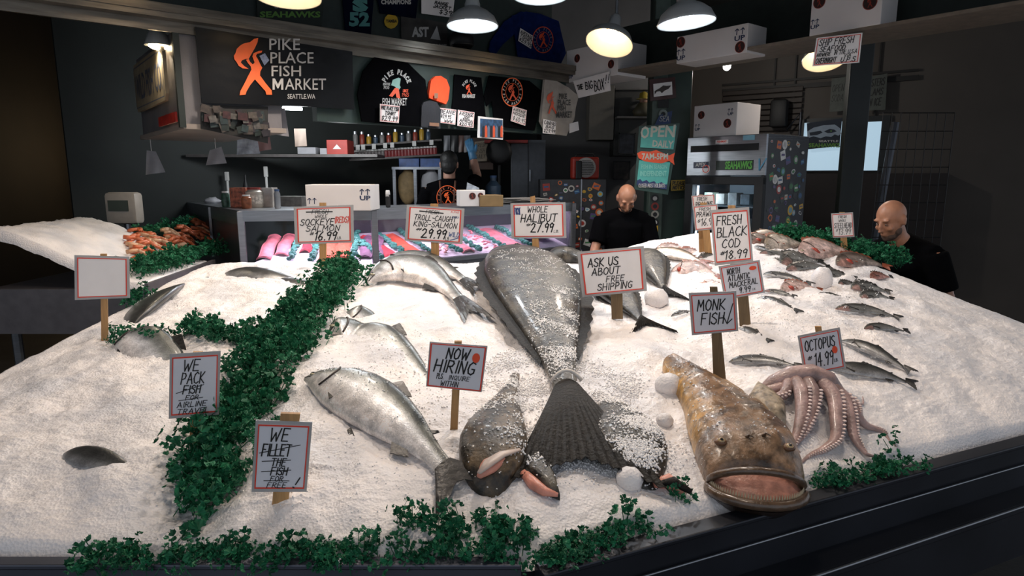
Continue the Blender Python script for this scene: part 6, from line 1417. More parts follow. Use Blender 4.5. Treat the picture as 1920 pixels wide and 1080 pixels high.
# --- glass door fridge
F0 = at_Y(1441, 250, 5.2); FPl = Plane((F0.x, F0.y), E2); FH = F0.z; fw = -FPl.lp(1292, 250, F0)[0]; fd = .66
fr = thing('drinks_fridge', 'glass door fridge with stickered side and carton on top', 'fridge', (F0.x - E2.x * fw, F0.y - E2.y * fw, 0), BEAM.rz)
m_fs = M('fridge_side', '#26262a', .4, .3, var=.2); m_fi = M('fridge_liner', '#8fa0ae', .5, var=.05)
MB().box((fw - .02, fd / 2, FH / 2), (.04, fd, FH), ch=.004).build('side_panel', m_fs, fr); MB().box((.02, fd / 2, FH / 2), (.04, fd, FH), ch=.004).build('side_panel', m_fs, fr)
MB().box((fw / 2, fd - .02, FH / 2), (fw - .08, .04, FH)).build('back_panel', m_fi, fr); MB().box((fw / 2, fd / 2, FH - .02), (fw, fd, .04), ch=.004).build('top_panel', m_steel, fr); MB().box((fw / 2, fd / 2, .1), (fw - .08, fd, .2)).build('base', m_black, fr)
MB().box((fw / 2, .0, FH - .165), (fw, .03, .33), ch=.005).build('header', m_steel, fr); MB().box((fw * .48, -.016, FH - .10), (fw * .86, .006, .055)).build('vent_slot', m_black, fr)
dz1 = FH - .34
dr = MB().box((.04, -.005, dz1 / 2 + .1), (.08, .05, dz1 - .2), ch=.006).build('door_frame', m_black, fr); 
for bx in (((fw - .04, -.005, dz1 / 2 + .1), (.08, .05, dz1 - .2)), ((fw / 2, -.005, dz1 - .03), (fw, .05, .07)), ((fw / 2, -.005, .2), (fw, .05, .1))): MB().box(*bx, ch=.006).build('door_frame', m_black, fr)
MB().box((fw / 2, -.003, dz1 / 2 + .1), (fw - .15, .008, dz1 - .28)).build('glass_pane', m_glass, fr)
MB().box((.1, .03, dz1 / 2 + .1), (.012, .012, dz1 - .35)).build('light_strip', M('fridge_led', '#d6ecff', .4, emit=4), fr)
li = bpy.data.lights.new('fridge_light', 'POINT'); li.energy = 3.5; li.color = (.8, .92, 1); li.shadow_soft_size = .1; lo = bpy.data.objects.new('fridge_light', li); COL.objects.link(lo); lo.parent = fr; lo.location = (.16, .12, 1.45)
for k, z in enumerate((.9, 1.15, 1.36)):
    MB().box((fw / 2, .33, z), (fw - .1, .5, .012)).build('shelf', M('wire_shelf', '#7d8890', .4, .4), fr)
    for i in range(5):
        p = fr.location + E2 * (.14 + i * .12) + E1 * .18; o = MB().box((0, 0, .055), (.085, .1, .11 - .02 * (i % 2)), ch=.004).build('package', M('pack%d' % ((i + k) % 4), ['#aeb6ba', '#6d7f8c', '#8c9a8c', '#c0c0bb'][(i + k) % 4], .4, var=.3, scale=30)); o.location = (p.x, p.y, z + .006); o.rotation_euler.z = BEAM.rz
        tag(o, ['pale package on the bottom shelf of the glass fridge', 'pale package on the middle shelf of the glass fridge', 'pale package on the top shelf of the glass fridge'][k], 'package', 'packages in the fridge')
q = [(0, FH), (fw, FH), (fw, FH - .33), (0, FH - .33)]
def plate(par, q, u0, v0, u1, v1, mat, y=-.017): mb = MB(); mb.prism_xz([bil(q, u0, v1), bil(q, u1, v1), bil(q, u1, v0), bil(q, u0, v0)], y - .002, y); return mb.build('sticker', mat, par)
s_ = plate(fr, q, .40, .62, .86, .86, M('stick_navy', '#12241c', .4)); mb = MB(); block(mb, q, 'SEAHAWKS', .52, .85, .64, .84, -.021, .04); mb.build('lettering', M('letter_lime', '#59a343', .5), s_)
s_ = plate(fr, q, .1, .64, .3, .8, M('stick_dkblue', '#1b2440', .4)); mb = MB(); block(mb, q, 'APEX', .13, .27, .66, .76, -.021, .03); mb.build('lettering', m_wprint, s_)
s_ = plate(fr, q, .38, .1, .54, .19, m_white); mb = MB(); block(mb, q, 'FISHMAP', .4, .52, .115, .17, -.021, .03); mb.build('lettering', m_redl, s_)
mb = MB(); discpoly(mb, q, .27, .82, .055, .12, -.0185); o = mb.build('sticker', m_white, fr); mb = MB(); ringpoly(mb, q, .27, .82, .045, .1, .2, -.0195); mb.build('sticker_print', m_redl, o)
plate(fr, q, .72, .02, .86, .14, M('stick4'.replace('4', '9'), STK[9])); mb = MB(); hand(mb, q, 'V', .9, .98, .6, .86, .012, -.02, .2); mb.build('arrow_print', M('print_cyan', '#4c8aa8', .5), fr)
stickers(fr, .03, fd - .02, .95, FH - .03, 0, 62, 4, .022, .046, place=lambda v: (fw + .0003 - v[1], v[0], v[2]))
p = FPl.hit(1350, 250) ; cc = Vector((fr.location.x, fr.location.y, 0)) + E2 * (fw * .02) + E1 * .04
carton('white carton with round emblems standing on the fridge', (cc.x, cc.y, FH + .002), BEAM.rz, .42, .36, .27, [('e', .18, .3, .25), ('e', .8, .62, .28), ('up', .86, .3, .2), ('up', .1, .7, .2)])
# --- green post with stickers, round sign, framed fish print
p0 = at_Y(1222, 300, 6.0); p1 = at_Y(1292, 300, 6.0)
m_post = M('post_green', '#2b3d36', .5, var=.25, scale=6)
o = MB().box((0, 0, 1.85), (p1.x - p0.x, .3, 3.7), ch=.01).build('trim_post', m_post); o.location = ((p0.x + p1.x) / 2, 6.15, 0); struct(o)
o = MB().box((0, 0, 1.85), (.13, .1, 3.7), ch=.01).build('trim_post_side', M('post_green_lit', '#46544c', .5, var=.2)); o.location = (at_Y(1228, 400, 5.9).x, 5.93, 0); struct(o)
for i, (py, c1_, c2_) in enumerate(((372, 1, 0), (387, 2, 1), (402, 11, 1), (417, 1, 7), (430, 3, 2), (446, 4, 2), (462, 7, 1))):
    p = at_Y(1228, py, 5.875); t = thing('post_sticker', ['black and white round sticker topmost on the green post', 'dark red round sticker second on the green post', 'pale sticker with dark mark third on the green post', 'black sticker with white ring fourth on the green post', 'yellow tall sticker fifth on the green post', 'blue and red square sticker near the post foot', 'white round sticker lowest on the green post'][i], 'sticker', p)
    MB().lathe([(.036, 0), (.036, .002)], 18, mtx=Matrix.Rotation(math.pi / 2, 3, 'X')).build('vinyl', M('stick%d' % c1_, STK[c1_], .4, var=.2), t) if i not in (4, 5) else MB().box((0, 0, 0), (.055, .003, .07)).build('vinyl', M('stick%d' % c1_, STK[c1_], .4, var=.2), t)
    MB().lathe([(.02, .003), (.02, .004)], 12, mtx=Matrix.Rotation(math.pi / 2, 3, 'X')).build('mark', M('stick%d' % c2_, STK[c2_], .4), t)
PF = plane_Y(5.86, 0.08, 1.3)
t, q, sh, yy = hung('framed_print', 'dark red framed fish drawing on the green post', 'picture', PF, [(1216, 150), (1264, 145), (1266, 184), (1218, 190)], M('frame_maroon', '#3a1512', .4), frame=(1216, 145, 1266, 190), th=.025)
mb = MB(); poly(mb, q, [(.13, .3), (.83, .2), (.85, .74), (.15, .84)], yy); mat_ = mb.build('mat_board', m_white, sh)
mb = MB(); poly(mb, q, [(.18, .6), (.24, .55), (.36, .48), (.5, .36), (.62, .38), (.8, .36), (.7, .5), (.55, .58), (.45, .68), (.38, .6), (.26, .62), (.18, .74)], yy - .002); mb.build('fish_drawing', M('ink_brown', '#3b302c', .6), mat_)
for i, (x, y, rr, c_) in enumerate(((1243, 129, 11, 1), (1243, 214, 8, 7))):
    p = PF.hit(x, y); t = thing('round_badge', ['dark red round badge above the framed fish drawing', 'small pale round badge under the framed fish drawing'][i], 'badge', p - Vector((0, .004, 0))); s = rr * p.y / FPX
    MB().lathe([(s, 0), (s, .004)], 18, mtx=Matrix.Rotation(math.pi / 2, 3, 'X')).build('disc', M('badge%d' % i, ['#2c1512', '#7b8580'][i], .5), t); MB().lathe([(s * .5, .0045), (s * .5, .006)], 14, mtx=Matrix.Rotation(math.pi / 2, 3, 'X')).build('mark', M('emblem_red') if i == 0 else m_black, t)
wall_sign('black badge with white H above the opening hours sign', Plane(PF.O[:2], PF.e[:2]), [(1233, 188), (1253, 187), (1253, 202), (1233, 203)], [], border=False, mat=m_black)
mb = MB(); B = PF.hit(1243, 201); q = [PF.lp(*c, B) for c in ((1233, 188), (1253, 187), (1253, 202), (1233, 203))]; 
t, q, sh, yy = hung('blue_pennant', 'small blue pennant sticker above the opening hours sign', 'sticker', PF, [(1226, 236), (1236, 216), (1260, 208), (1256, 228), (1256, 236)], M('pennant_blue', '#2a3f6c', .5, var=.3), th=.004, off=.006)
mb = MB(); hand(mb, q, 'SEA', .3, .8, .35, .7, .006, yy); mb.build('lettering', m_wprint, sh)
t, q, sh, yy = hung('yellow_notice', 'small yellow notice on the post right of the hours sign', 'notice', PF, [(1258, 338), (1286, 337), (1287, 356), (1258, 358)], M('notice_yellow', '#8d7420', .5, var=.1), th=.003); mb = MB(); hand(mb, q, 'PLEASE', .1, .9, .15, .45, .008, yy); hand(mb, q, 'NOTICE', .1, .9, .55, .85, .008, yy); mb.build('lettering', m_ink, sh)
# --- open daily board
OP = Plane(tuple(at_Y(1230, 300, 5.55)[:2]), (1, -.12)); b = (1188, 230, 1275, 366)
t, q, sh, yy = hung('hours_sign', 'painted teal opening hours board with an orange salmon', 'sign', OP, [(1198, 237), (1274, 231), (1252, 365), (1189, 355)], M('sign_dkgreen', '#23403a', .5, var=.2), frame=b, th=.02)
U = lambda x: (x - b[0]) / (b[2] - b[0]); V_ = lambda y: (y - b[1]) / (b[3] - b[1]); m_teal = M('sign_teal', '#4fa39a', .5, var=.12)
mb = MB(); poly(mb, q, [(U(x), V_(y)) for x, y in ((1203, 241), (1268, 236), (1262, 280), (1200, 276))], yy); poly(mb, q, [(U(x), V_(y)) for x, y in ((1198, 300), (1256, 304), (1250, 348), (1194, 340))], yy); mb.build('teal_paint', m_teal, sh)
qo = [bil(q, U(x), V_(y)) for x, y in ((1200, 238), (1268, 233), (1262, 280), (1198, 274))]
mb = MB(); block(mb, qo, 'O', .02, .26, .0, .6, yy - .003, .03); block(mb, qo, 'PEN', .3, .98, .02, .52, yy - .003, .03); block(mb, qo, 'DAILY', .38, .98, .66, .96, yy - .003, .03); mb.build('lettering', M('sign_cream2', '#b3b3a6', .5), sh)
mb = MB(); poly(mb, q, [(U(x), V_(y)) for x, y in ((1194, 287), (1202, 283), (1218, 284), (1230, 281), (1246, 288), (1254, 291), (1265, 286), (1262, 297), (1264, 309), (1254, 301), (1240, 306), (1222, 304), (1208, 302), (1197, 296))], yy - .002); mb.build('salmon_paint', m_or, sh)
mb = MB(); block(mb, q, '7AM-5PM', U(1203), U(1252), V_(287), V_(299), yy - .004, .03); mb.build('lettering', M('sign_cream2'), sh)
mb = MB(); block(mb, q, 'FISH IN SEASON', U(1202), U(1250), V_(308), V_(316), yy - .003, .02); block(mb, q, 'INDEPENDENT', U(1200), U(1249), V_(320), V_(330), yy - .003, .02); mb.build('lettering', M('print_mint', '#7fc0b4', .5), sh)
mb = MB(); poly(mb, q, [(U(x), V_(y)) for x, y in ((1194, 338), (1200, 335), (1204, 340), (1212, 337), (1217, 342), (1226, 339), (1231, 344), (1240, 341), (1246, 346), (1250, 345), (1249, 355), (1193, 346))], yy - .003); w_ = mb.build('wave_paint', M('paint_navy', '#22305c', .5), sh)
mb = MB(); hand(mb, q, 'CLOSED MOST HOLIDAYS', U(1197), U(1246), V_(344), V_(351), .004, yy - .005, 0); mb.build('lettering', m_wprint, w_)
# --- stickered steel cabinet with a red speaker on top; pale shelf unit, prints
A = at_Y(1012, 480, 6.4); Bq = at_Y(1134, 480, 6.4); zt = at_Y(1080, 336, 6.4).z
cab = thing('stickered_cabinet', 'steel cabinet plastered with stickers at the counter end', 'cabinet', (A.x, 6.4, 0)); cw = Bq.x - A.x
MB().box((cw / 2, .25, zt / 2), (cw, .5, zt), ch=.006).build('body', M('cabinet_dark', '#3a3a3c', .4, .4, var=.2), cab); MB().box((cw * .62, -.008, zt / 2), (.012, .016, zt)).build('door_edge', m_steel, cab); MB().box((cw * .9, -.02, zt * .7), (.014, .03, .25)).build('handle', m_steel, cab)
stickers(cab, .02, cw - .02, .8, zt - .01, -.001, 70, 9, .018, .04)
t = thing('red_speaker', 'red portable speaker with round perforated front', 'speaker', (at_Y(1097, 330, 6.5).x, 6.56, zt), .1); sw = (at_Y(1124, 330, 6.2) - at_Y(1070, 330, 6.2)).x; shh = (at_Y(1097, 286, 6.2) - at_Y(1097, 330, 6.2)).z
MB().box((0, 0, shh / 2), (sw, .12, shh), ch=.02).build('case', M('speaker_red', '#9c2b1c', .4, var=.15), t); g = MB().lathe([(sw * .36, 0), (sw * .36, .012), (sw * .3, .02), (.01, .02)], 28, (0, -.06, shh * .52), Matrix.Rotation(math.pi / 2, 3, 'X')).build('grille', M('grille_white', '#a8a4a0', .4), t, smooth='auto')
mb = MB()
for i in range(9):
    for j in range(-7, 8):
        x, z = j * .0125 + (.006 if i % 2 else 0), (i - 4) * .0165
        if math.hypot(x, z) < sw * .28: mb.box((x, -.082, shh * .52 + z), (.009, .002, .008))
mb.build('grille_holes', m_black, g, kind='stuff'); MB().tube([(-sw * .35, 0, shh), (-sw * .3, 0, shh + .03), (sw * .3, 0, shh + .03), (sw * .35, 0, shh)], .01, 8).build('handle', m_black, t, smooth=True)
o = MB().box((0, 0, 0), (.06, .04, .18), ch=.01).build('dark_bottle', m_black); o.location = (at_Y(1086, 330, 6.4).x, 6.45, zt + .09); tag(o, 'dark can standing before the red speaker', 'can')
boxat('cream_cupboard', 'pale wall cupboard behind the canvas bag and big box', 'cupboard', 1104, 160, 1150, 262, 7.3, .3, M('cupboard_cream', '#57524b', .6, var=.1))
t, w_, h = boxat('shelf_unit', 'dark shelf unit with small goods behind the framed print', 'shelf', 1150, 165, 1215, 292, 7.35, .3, M('unit_dark', '#242321', .6)); MB().box((w_ / 2, -.09, h * .55), (w_, .2, .02)).build('shelf', m_shelf, t); _uz = t.location.z + h * .55 + .01; MB().box((w_ / 2, -.02, h * .98), (w_, .05, .02)).build('shelf', m_shelf, t)
for (a, lb, mt) in (((1160, 250, 1190, 288), 'dark framed print of white figures above the bald helper', M('print_dark', '#1c1e26', .4, var=.9, scale=22)), ((1150, 303, 1180, 336), 'small dark framed picture behind the bald helper', M('print_brown', '#2a2220', .4, var=.7, scale=22))):
    t, w_, h = boxat('framed_picture', lb, 'picture', *a, 7.31 if a[1] < 260 else 7.66, .035, mt, ch=.002); mb = MB(); q = [(0, h), (w_, h), (w_, 0), (0, 0)]
    for i in range(4): ribbons(mb, [[q[i], q[(i + 1) % 4]]], .012, -.004)
    mb.build('frame', m_black, t)
t = thing('yellow_toy', 'yellow rain hat figurine on the shelf behind the post', 'ornament', (at_Y(1206, 212, 7.25).x, 7.25, _uz)); MB().lathe([(.10, 0), (.12, .06), (.06, .14), (.05, .15)], 14).build('coat', M('toy_dark', '#3a3422', .6), t, smooth=True); MB().lathe([(.085, .19), (.05, .2), (.045, .25), (.01, .27)], 14).build('hat', M('toy_yellow', '#7c6a1e', .6), t, smooth=True); MB().ell((0, 0, .175), (.045, .045, .045), 12, 8).build('head', M('toy_face', '#6a4a3a', .6), t, smooth=True)

# --- right wall: rails, menus, shutter, window, wire rack, second post
RW = Plane((2.0, 9.3), (.837, -.548)); RWf = Plane((RW.O + RW.n * .07)[:2], RW.e[:2])
def rw_box(name, label, cat, px0, py0, px1, py1, th, mat, off=0., kind=None):
    pl = Plane((RWf.O + RWf.n * off)[:2], RWf.e[:2]); B = pl.hit(px0, py1); x1 = pl.lp(px1, py1, B)[0]; z1 = pl.lp(px0, py0, B)[1]
    o = MB().box((x1 / 2, -th / 2, z1 / 2), (x1, th, z1)).build(name, mat); o.location = B; o.rotation_euler.z = pl.rz
    return struct(o) if kind else (tag(o, label, cat) if label else o)
for i, (x0, y, x1) in enumerate(((1355, 168, 1720), (1355, 158, 1720), (1360, 100, 1720), (1355, 172, 1720))): rw_box('trim_wall_rail', None, None, x0, y, x1, y + 4, .03, M('rail_dark', '#1a1613', .6), kind=1)
for x in (1446, 1484, 1638): rw_box('trim_wall_seam', None, None, x, 60, x + 3, 225, .02, M('rail_dark'), kind=1)
t = thing('roller_shutter', 'dark brown slatted shutter behind the fridge', 'shutter', RWf.hit(1352, 260), RWf.rz); B = RWf.hit(1352, 260); x1 = RWf.lp(1500, 260, B)[0]; z1 = RWf.lp(1352, 172, B)[1]
for i in range(9): MB().box((x1 / 2, -.03, z1 * (i + .5) / 9), (x1, .03, z1 / 9 * .86), ch=.006).build('slat', M('shutter_brown', '#2c211a', .6, var=.2), t)
t = thing('wall_motor', 'black motor box with conduit on the wall above the fridge', 'machine', RWf.hit(1466, 215) + RWf.n * .17, RWf.rz); MB().box((0, 0, 0), (.2, .16, .34), ch=.04).build('housing', m_black, t, smooth='auto'); MB().box((.1, 0, -.36), (.12, .1, .2), ch=.01).build('junction_box', M('jbox', '#5a5a5a', .5), t); MB().tube([(.1, 0, -.2), (.25, 0, .0), (.25, 0, -.4), (.3, 0, -.8)], .016, 8).build('conduit', m_steeld, t, smooth=True)
wn = rw_box('window_1', None, None, 1498, 224, 1660, 322, .04, M('window_frame_dark', '#14181a', .5), kind=1)
pl = Plane((RWf.O + RWf.n * .045)[:2], RWf.e[:2]); m_wg = M('window_daylight', '#a9c4d6', .3, emit=.42, ecol='#b8d4e6', var=.02)
B = pl.hit(1503, 319); 
for i, (x0, x1) in enumerate(((1503, 1582), (1586, 1655))):
    a, b_ = RWf.lp(x0, 320, RWf.hit(1498, 322)), RWf.lp(x1, 228, RWf.hit(1498, 322)); MB().box(((a[0] + b_[0]) / 2, -.045, (a[1] + b_[1]) / 2), (b_[0] - a[0], .008, b_[1] - a[1])).build('pane', m_wg, wn)
FL = Plane((RWf.O + RWf.n * .12)[:2], RWf.e[:2])
t, q, sh, yy = hung('team_flag', 'dark football flag with a grey bird head in the bright window', 'flag', FL, [(1513, 231), (1579, 222), (1574, 274), (1515, 280)], M('flag_navy', '#1a2433', .7, var=.15), frame=(1513, 222, 1579, 280))
mb = MB(); poly(mb, q, [(.02, .42), (.2, .3), (.5, .22), (.8, .2), (.95, .32), (.98, .5), (.9, .56), (.8, .52), (.7, .6), (.55, .58), (.4, .64), (.2, .58), (.02, .64)], yy); bd = mb.build('bird_print', M('flag_grey', '#8896a5', .6), sh)
mb = MB(); poly(mb, q, [(.5, .42), (.66, .34), (.78, .36), (.86, .42), (.72, .47), (.6, .48)], yy - .002); poly(mb, q, [(.08, .46), (.4, .4), (.46, .46), (.3, .54), (.1, .56)], yy - .002); mb.build('bird_dark', M('flag_navy'), bd)
mb = MB(); discpoly(mb, q, .7, .41, .025, .02, yy - .004); block(mb, q, 'SEAHAWKS', .06, .95, .8, .94, yy, .04); mb.build('green_print', M('letter_green'), sh); mb = MB(); block(mb, q, 'SEATTLE', .35, .9, .7, .77, yy, .02); mb.build('lettering', m_wprint, sh)
rw_box('dark_counter', 'dark brown counter front below the bright window', 'counter', 1490, 326, 1760, 470, .3, M('counter_brown', '#1f1512', .6, var=.2))
for (qd, lb) in (([(1560, 148), (1586, 144), (1582, 208), (1555, 210)], 'pale green handwritten menu sheet hanging by the second post'), ([(1620, 146), (1664, 138), (1660, 206), (1616, 208)], 'large pale menu sheet with dark handwriting at the right wall')):
    wall_sign(lb, FL, qd, [('OYSTERS', .1, .9, .1, .3), ('CLAMS', .15, .85, .38, .56), ('ON ICE', .15, .8, .66, .86)] if qd[0][0] > 1600 else [('OPEN', .1, .9, .2, .4), ('SODA', .1, .9, .5, .7)], border=False, mat=M('menu_green', '#4a4e48', .6, var=.2), wd=.02)
p0, p1 = at_Y(1580, 300, 6.3), at_Y(1622, 300, 6.3); o = MB().box((0, 0, 1.85), (p1.x - p0.x, .08, 3.7), ch=.01).build('trim_post_dark', M('post_dark', '#121917', .5, var=.2)); o.location = ((p0.x + p1.x) / 2, 6.34, 0); struct(o)
p0 = at_Y(1633, 300, 6.0); o = MB().tube([(0, 0, 0), (.18, 0, 2.1)], .035, 8).build('leaning_pole', m_steeld); o.location = (at_Y(1622, 440, 6.0).x, 6.0, 0); tag(o, 'grey leaning metal pole beside the wire rack', 'pole')
t = thing('wire_rack', 'black wire grid rack at the right edge', 'rack', (at_Y(1640, 380, 5.7).x, 5.7, 0.005)); rw, rh = .62, 2.15
for i in range(9): MB().tube([(rw * i / 8, 0, 0), (rw * i / 8, 0, rh)], .004, 5).build('wire', m_black, t)
for i in range(15): MB().tube([(0, .004, rh * i / 14), (rw, .004, rh * i / 14)], .004, 5).build('wire', m_black, t)
p = at_Y(1363, 124, 7.0); t = thing('bare_bulb', 'bright bare bulb below the long white carton', 'lamp', p); MB().ell((0, 0, 0), (.04, .04, .045), 14, 10).build('bulb', M('bulb_bright', '#ffffff', .3, emit=25), t, smooth=True); MB().lathe([(.02, .04), (.02, .09)], 10).build('socket', m_steel, t); MB().tube([(0, 0, .09), (0, 0, 3.7 - p.z)], .006, 6).build('cord', m_black, t)
li = bpy.data.lights.new('bulb_light', 'POINT'); li.energy = 14; li.shadow_soft_size = .05; li.color = (1, .93, .84); lo = bpy.data.objects.new('bulb_light', li); COL.objects.link(lo); lo.parent = t; lo.location = (0, -.06, -.06)

# ================================================================== left: crab table, scale, far lights
def crab_z(x, y):
    d = max(0., -1.97 - x - .11 * (y - 3.2)); return 1.03 + .30 * _ss(0, .85, d) + .012 * mnoise.noise((x * 9, y * 9, 0))
def on_crab(px, py):
    z = 1.15
    for _ in range(16): p = at_z(px, py, z); z = .5 * z + .5 * crab_z(p.x, p.y)
    return at_z(px, py, z)
ct = thing('crab_table', 'grey sided bin of ice for crab at the left rear', 'table', (-2.5, 3.8, 0))
edge = lambda y: -1.97 - .11 * (y - 3.2)
MB().prism_xy([(edge(3.45) + 2.5, -.35), (edge(4.45) + 2.5, .65), (-.38, .65), (-.38, -.35)], .75, 1.0).build('bin', M('bin_grey', '#6a6669', .5, .3, var=.15), ct)
MB().prism_xy([(edge(3.45) + 2.52, -.37), (edge(4.45) + 2.52, .67), (edge(4.45) + 2.5, .67), (edge(3.45) + 2.5, -.37)], .70, 1.035).build('side_panel', M('bin_grey'), ct)
for x, y in ((.35, -.28), (.3, .5), (-.3, -.28), (-.3, .5)): MB().tube([(x, y, 0), (x, y, .76)], .025, 10).build('leg', m_steel, ct)
nx, ny = 60, 70; vs = []; 
for j in range(ny):
    for i in range(nx):
        y = 3.45 + 1.0 * j / (ny - 1); x = edge(y) - .01 - .88 * i / (nx - 1); vs.append((x, y, crab_z(x, y) + .008 * mnoise.noise((x * 40, y * 40, 2)) - (.06 if i == 0 or i == nx - 1 or j == 0 or j == ny - 1 else 0)))
o = MB().add(vs, [(j*nx+i, (j+1)*nx+i, (j+1)*nx+i+1, j*nx+i+1) for j in range(ny-1) for i in range(nx-1)]).build('crab_ice', m_ice, smooth=True); tag(o, 'crushed ice mound under the crab legs', 'ice', kind='stuff')
m_crab = M('crab_orange', '#c4663f', .4, var=.4, scale=40, bump=.3); m_crabp = M('crab_pale', '#c79a78', .4, var=.35, scale=40, bump=.3); r = random.Random(21)
LP = [(300, 470, 405, 425), (330, 475, 412, 430), (265, 478, 330, 455)]
for i in range(64):
    f = r.random(); cx = 262 + 140 * f + r.uniform(-14, 14); cy = 478 - 42 * f + r.uniform(-12, 12)
    p = on_crab(cx, cy); a = math.radians(52) + r.gauss(0, .35); L_ = r.uniform(.12, .2); h = .012 + .05 * r.random() * (1 - abs(f - .6))
    d = Vector((math.cos(a), math.sin(a), 0)); P = [d * (-L_ / 2), d * (-L_ * .15) + Vector((0, 0, .022)), d * (L_ * .2) + Vector((0, 0, .012)), d * (L_ / 2) + Vector((r.uniform(-.02, .02), 0, -.01))]
    for q_ in P: q_.z += crab_z(p.x + q_.x, p.y + q_.y) - crab_z(p.x, p.y)
    t = thing('king_crab_piece', 'orange jointed crab piece in the heap on the left ice', 'crab', (p.x, p.y, crab_z(p.x, p.y) + h), 0, 'crab pieces heaped on the left ice')
    mt = m_crab if r.random() < .6 else m_crabp
    MB().tube(P[:2], [.014, .012], 7).build('upper_segment', mt, t, smooth=True); MB().tube(P[1:3], [.012, .01], 7).build('middle_segment', mt, t, smooth=True); MB().tube(P[2:], [.009, .002], 7).build('claw_tip', mt, t, smooth=True)
for i in range(26):
    p = on_crab(r.uniform(240, 292), r.uniform(442, 470)); a0 = r.uniform(0, 6.28); pth = [Vector((.03 * math.cos(a0 + q_ * .7), .03 * math.sin(a0 + q_ * .7), .004 * q_)) for q_ in range(5)]
    o = MB().tube(pth, [.006, .013, .013, .01, .004], 7).build('prawn', m_crab, smooth=True); o.location = (p.x, p.y, crab_z(p.x, p.y) + .012); tag(o, 'orange prawn in the small heap beside the crab legs', 'prawn', 'prawns beside the crab legs')
for px, py, lb in ((337, 465, 'pale crab shell lying among the crab legs'), (262, 492, 'orange crab body at the parsley on the left')):
    p = on_crab(px, py); mbx = MB().ell((0, 0, 0), (.055, .045, .028), 14, 9); o = mbx.build('crab_shell', m_crabp if px > 300 else m_crab, smooth=True); o.location = (p.x, p.y, crab_z(p.x, p.y) + .02); tag(o, lb, 'crab')
parsley('parsley along the grey front edge of the crab bin', [(245, 520), (290, 508), (330, 496), (360, 490), (390, 478), (412, 476)], [.09, .10, .08, .03, .03, .05], 230, 31, 1.0, .05, fn=on_crab)
parsley('parsley behind the crab legs at the left rear', [(255, 440), (300, 436), (345, 424), (385, 415), (410, 425)], .06, 90, 32, .9, .0, fn=on_crab)
parsley('parsley clump at the left edge below the crab bin', [(215, 560), (240, 545), (255, 575)], .05, 40, 33, 1.0)
t = thing('weighing_scale', 'pale plastic weighing scale head at the far left', 'scale', at_Y(238, 432, 4.9)); MB().box((0, 0, .17), (.24, .12, .24), ch=.03).build('head', M('scale_white', '#a39b92', .5, var=.08), t, smooth='auto'); MB().box((-.01, -.062, .19), (.15, .008, .08)).build('display', M('lcd', '#3a4238', .3), t); MB().tube([(0, .03, -1.26), (0, .03, .06)], .03, 12).build('column', m_steel, t); MB().box((.01, 0, -.02), (.1, .06, .06)).build('keypad', m_steeld, t)
ar = thing('bulb_arch', 'arched sign edged with warm glowing bulbs far left', 'sign', at_Y(262, 318, 9.0)); mb = MB(); R0 = .42
MB().tube([(R0 * math.cos(math.pi * i / 16), 0, R0 * math.sin(math.pi * i / 16)) for i in range(17)], .035, 8).build('arch', M('arch_cream', '#5c4c34', .6), ar, smooth=True)
for i in range(9):
    a = math.pi * i / 8; MB().ell((R0 * math.cos(a), -.05, R0 * math.sin(a)), (.03, .03, .03), 10, 8).build('bulb', M('bulb_amber', '#ffd79a', .3, emit=9, ecol='#ffc87a'), ar, smooth=True)
MB().tube([(R0, 0, 0), (R0, 0, -1.7)], .03, 8).build('post', m_black, ar); MB().tube([(-R0, 0, 0), (-R0, 0, -1.7)], .03, 8).build('post', m_black, ar)
li = bpy.data.lights.new('arch_glow', 'POINT'); li.energy = 12; li.color = (1, .75, .45); li.shadow_soft_size = .3; lo = bpy.data.objects.new('arch_glow', li); COL.objects.link(lo); lo.parent = ar; lo.location = (0, -.2, .3)
t = thing('small_reflector_lamp', 'small lamp shining beside the hood at the upper left', 'lamp', at_Y(297, 86, 4.2)); MB().lathe([(.08, 0), (.06, .06), (.03, .1), (.03, .14)], 18).build('shade', m_enam, t, smooth='auto'); MB().ell((0, 0, .005), (.06, .06, .03), 14, 8).build('bulb', M('bulb_amber2', '#fff0d0', .3, emit=14, ecol='#ffe6b8'), t, smooth=True); MB().tube([(0, 0, .14), (0, 0, 3.7 - t.location.z)], .008, 6).build('cord', m_black, t)
li = bpy.data.lights.new('reflector_light', 'SPOT'); li.energy = 22; li.spot_size = 2.4; li.color = (1, .85, .62); li.shadow_soft_size = .05; lo = bpy.data.objects.new('reflector_light', li); COL.objects.link(lo); lo.parent = t; lo.location = (0, 0, -.03)
for (x0, y0, x1, y1, Y, hexc, lb, nm) in ((433, 292, 452, 378, 7.2, '#3a2418', 'brown wooden post standing behind the counter clutter', 'wooden_post'), (454, 296, 466, 378, 7.2, '#4a2c1a', 'reddish wooden post beside the brown one', 'wooden_post'), (470, 298, 515, 372, 7.3, '#3f3a37', 'grey panel behind the tip jar', 'grey_partition'), (520, 300, 615, 372, 7.4, '#2a1a14', 'dark wooden slatted door behind the white carton', 'slatted_door'), (615, 300, 632, 395, 7.0, '#26352e', 'green post behind the white carton', 'green_post'), (385, 305, 430, 380, 7.6, '#2a1512', 'dark red panel behind the hanging paper bag', 'red_partition'),):
    t, w_, h = boxat(nm, lb, 'panel', x0, y0, x1, y1, Y, .06, M(nm + hexc, hexc, .6, var=.3, scale=10))
    if nm == 'slatted_door':
        for i in range(7): MB().box((w_ / 2, -.01, h * (i + .5) / 7), (w_ * .92, .02, h / 7 * .8)).build('slat', M('slat_dark', '#33211a', .6, var=.2), t)
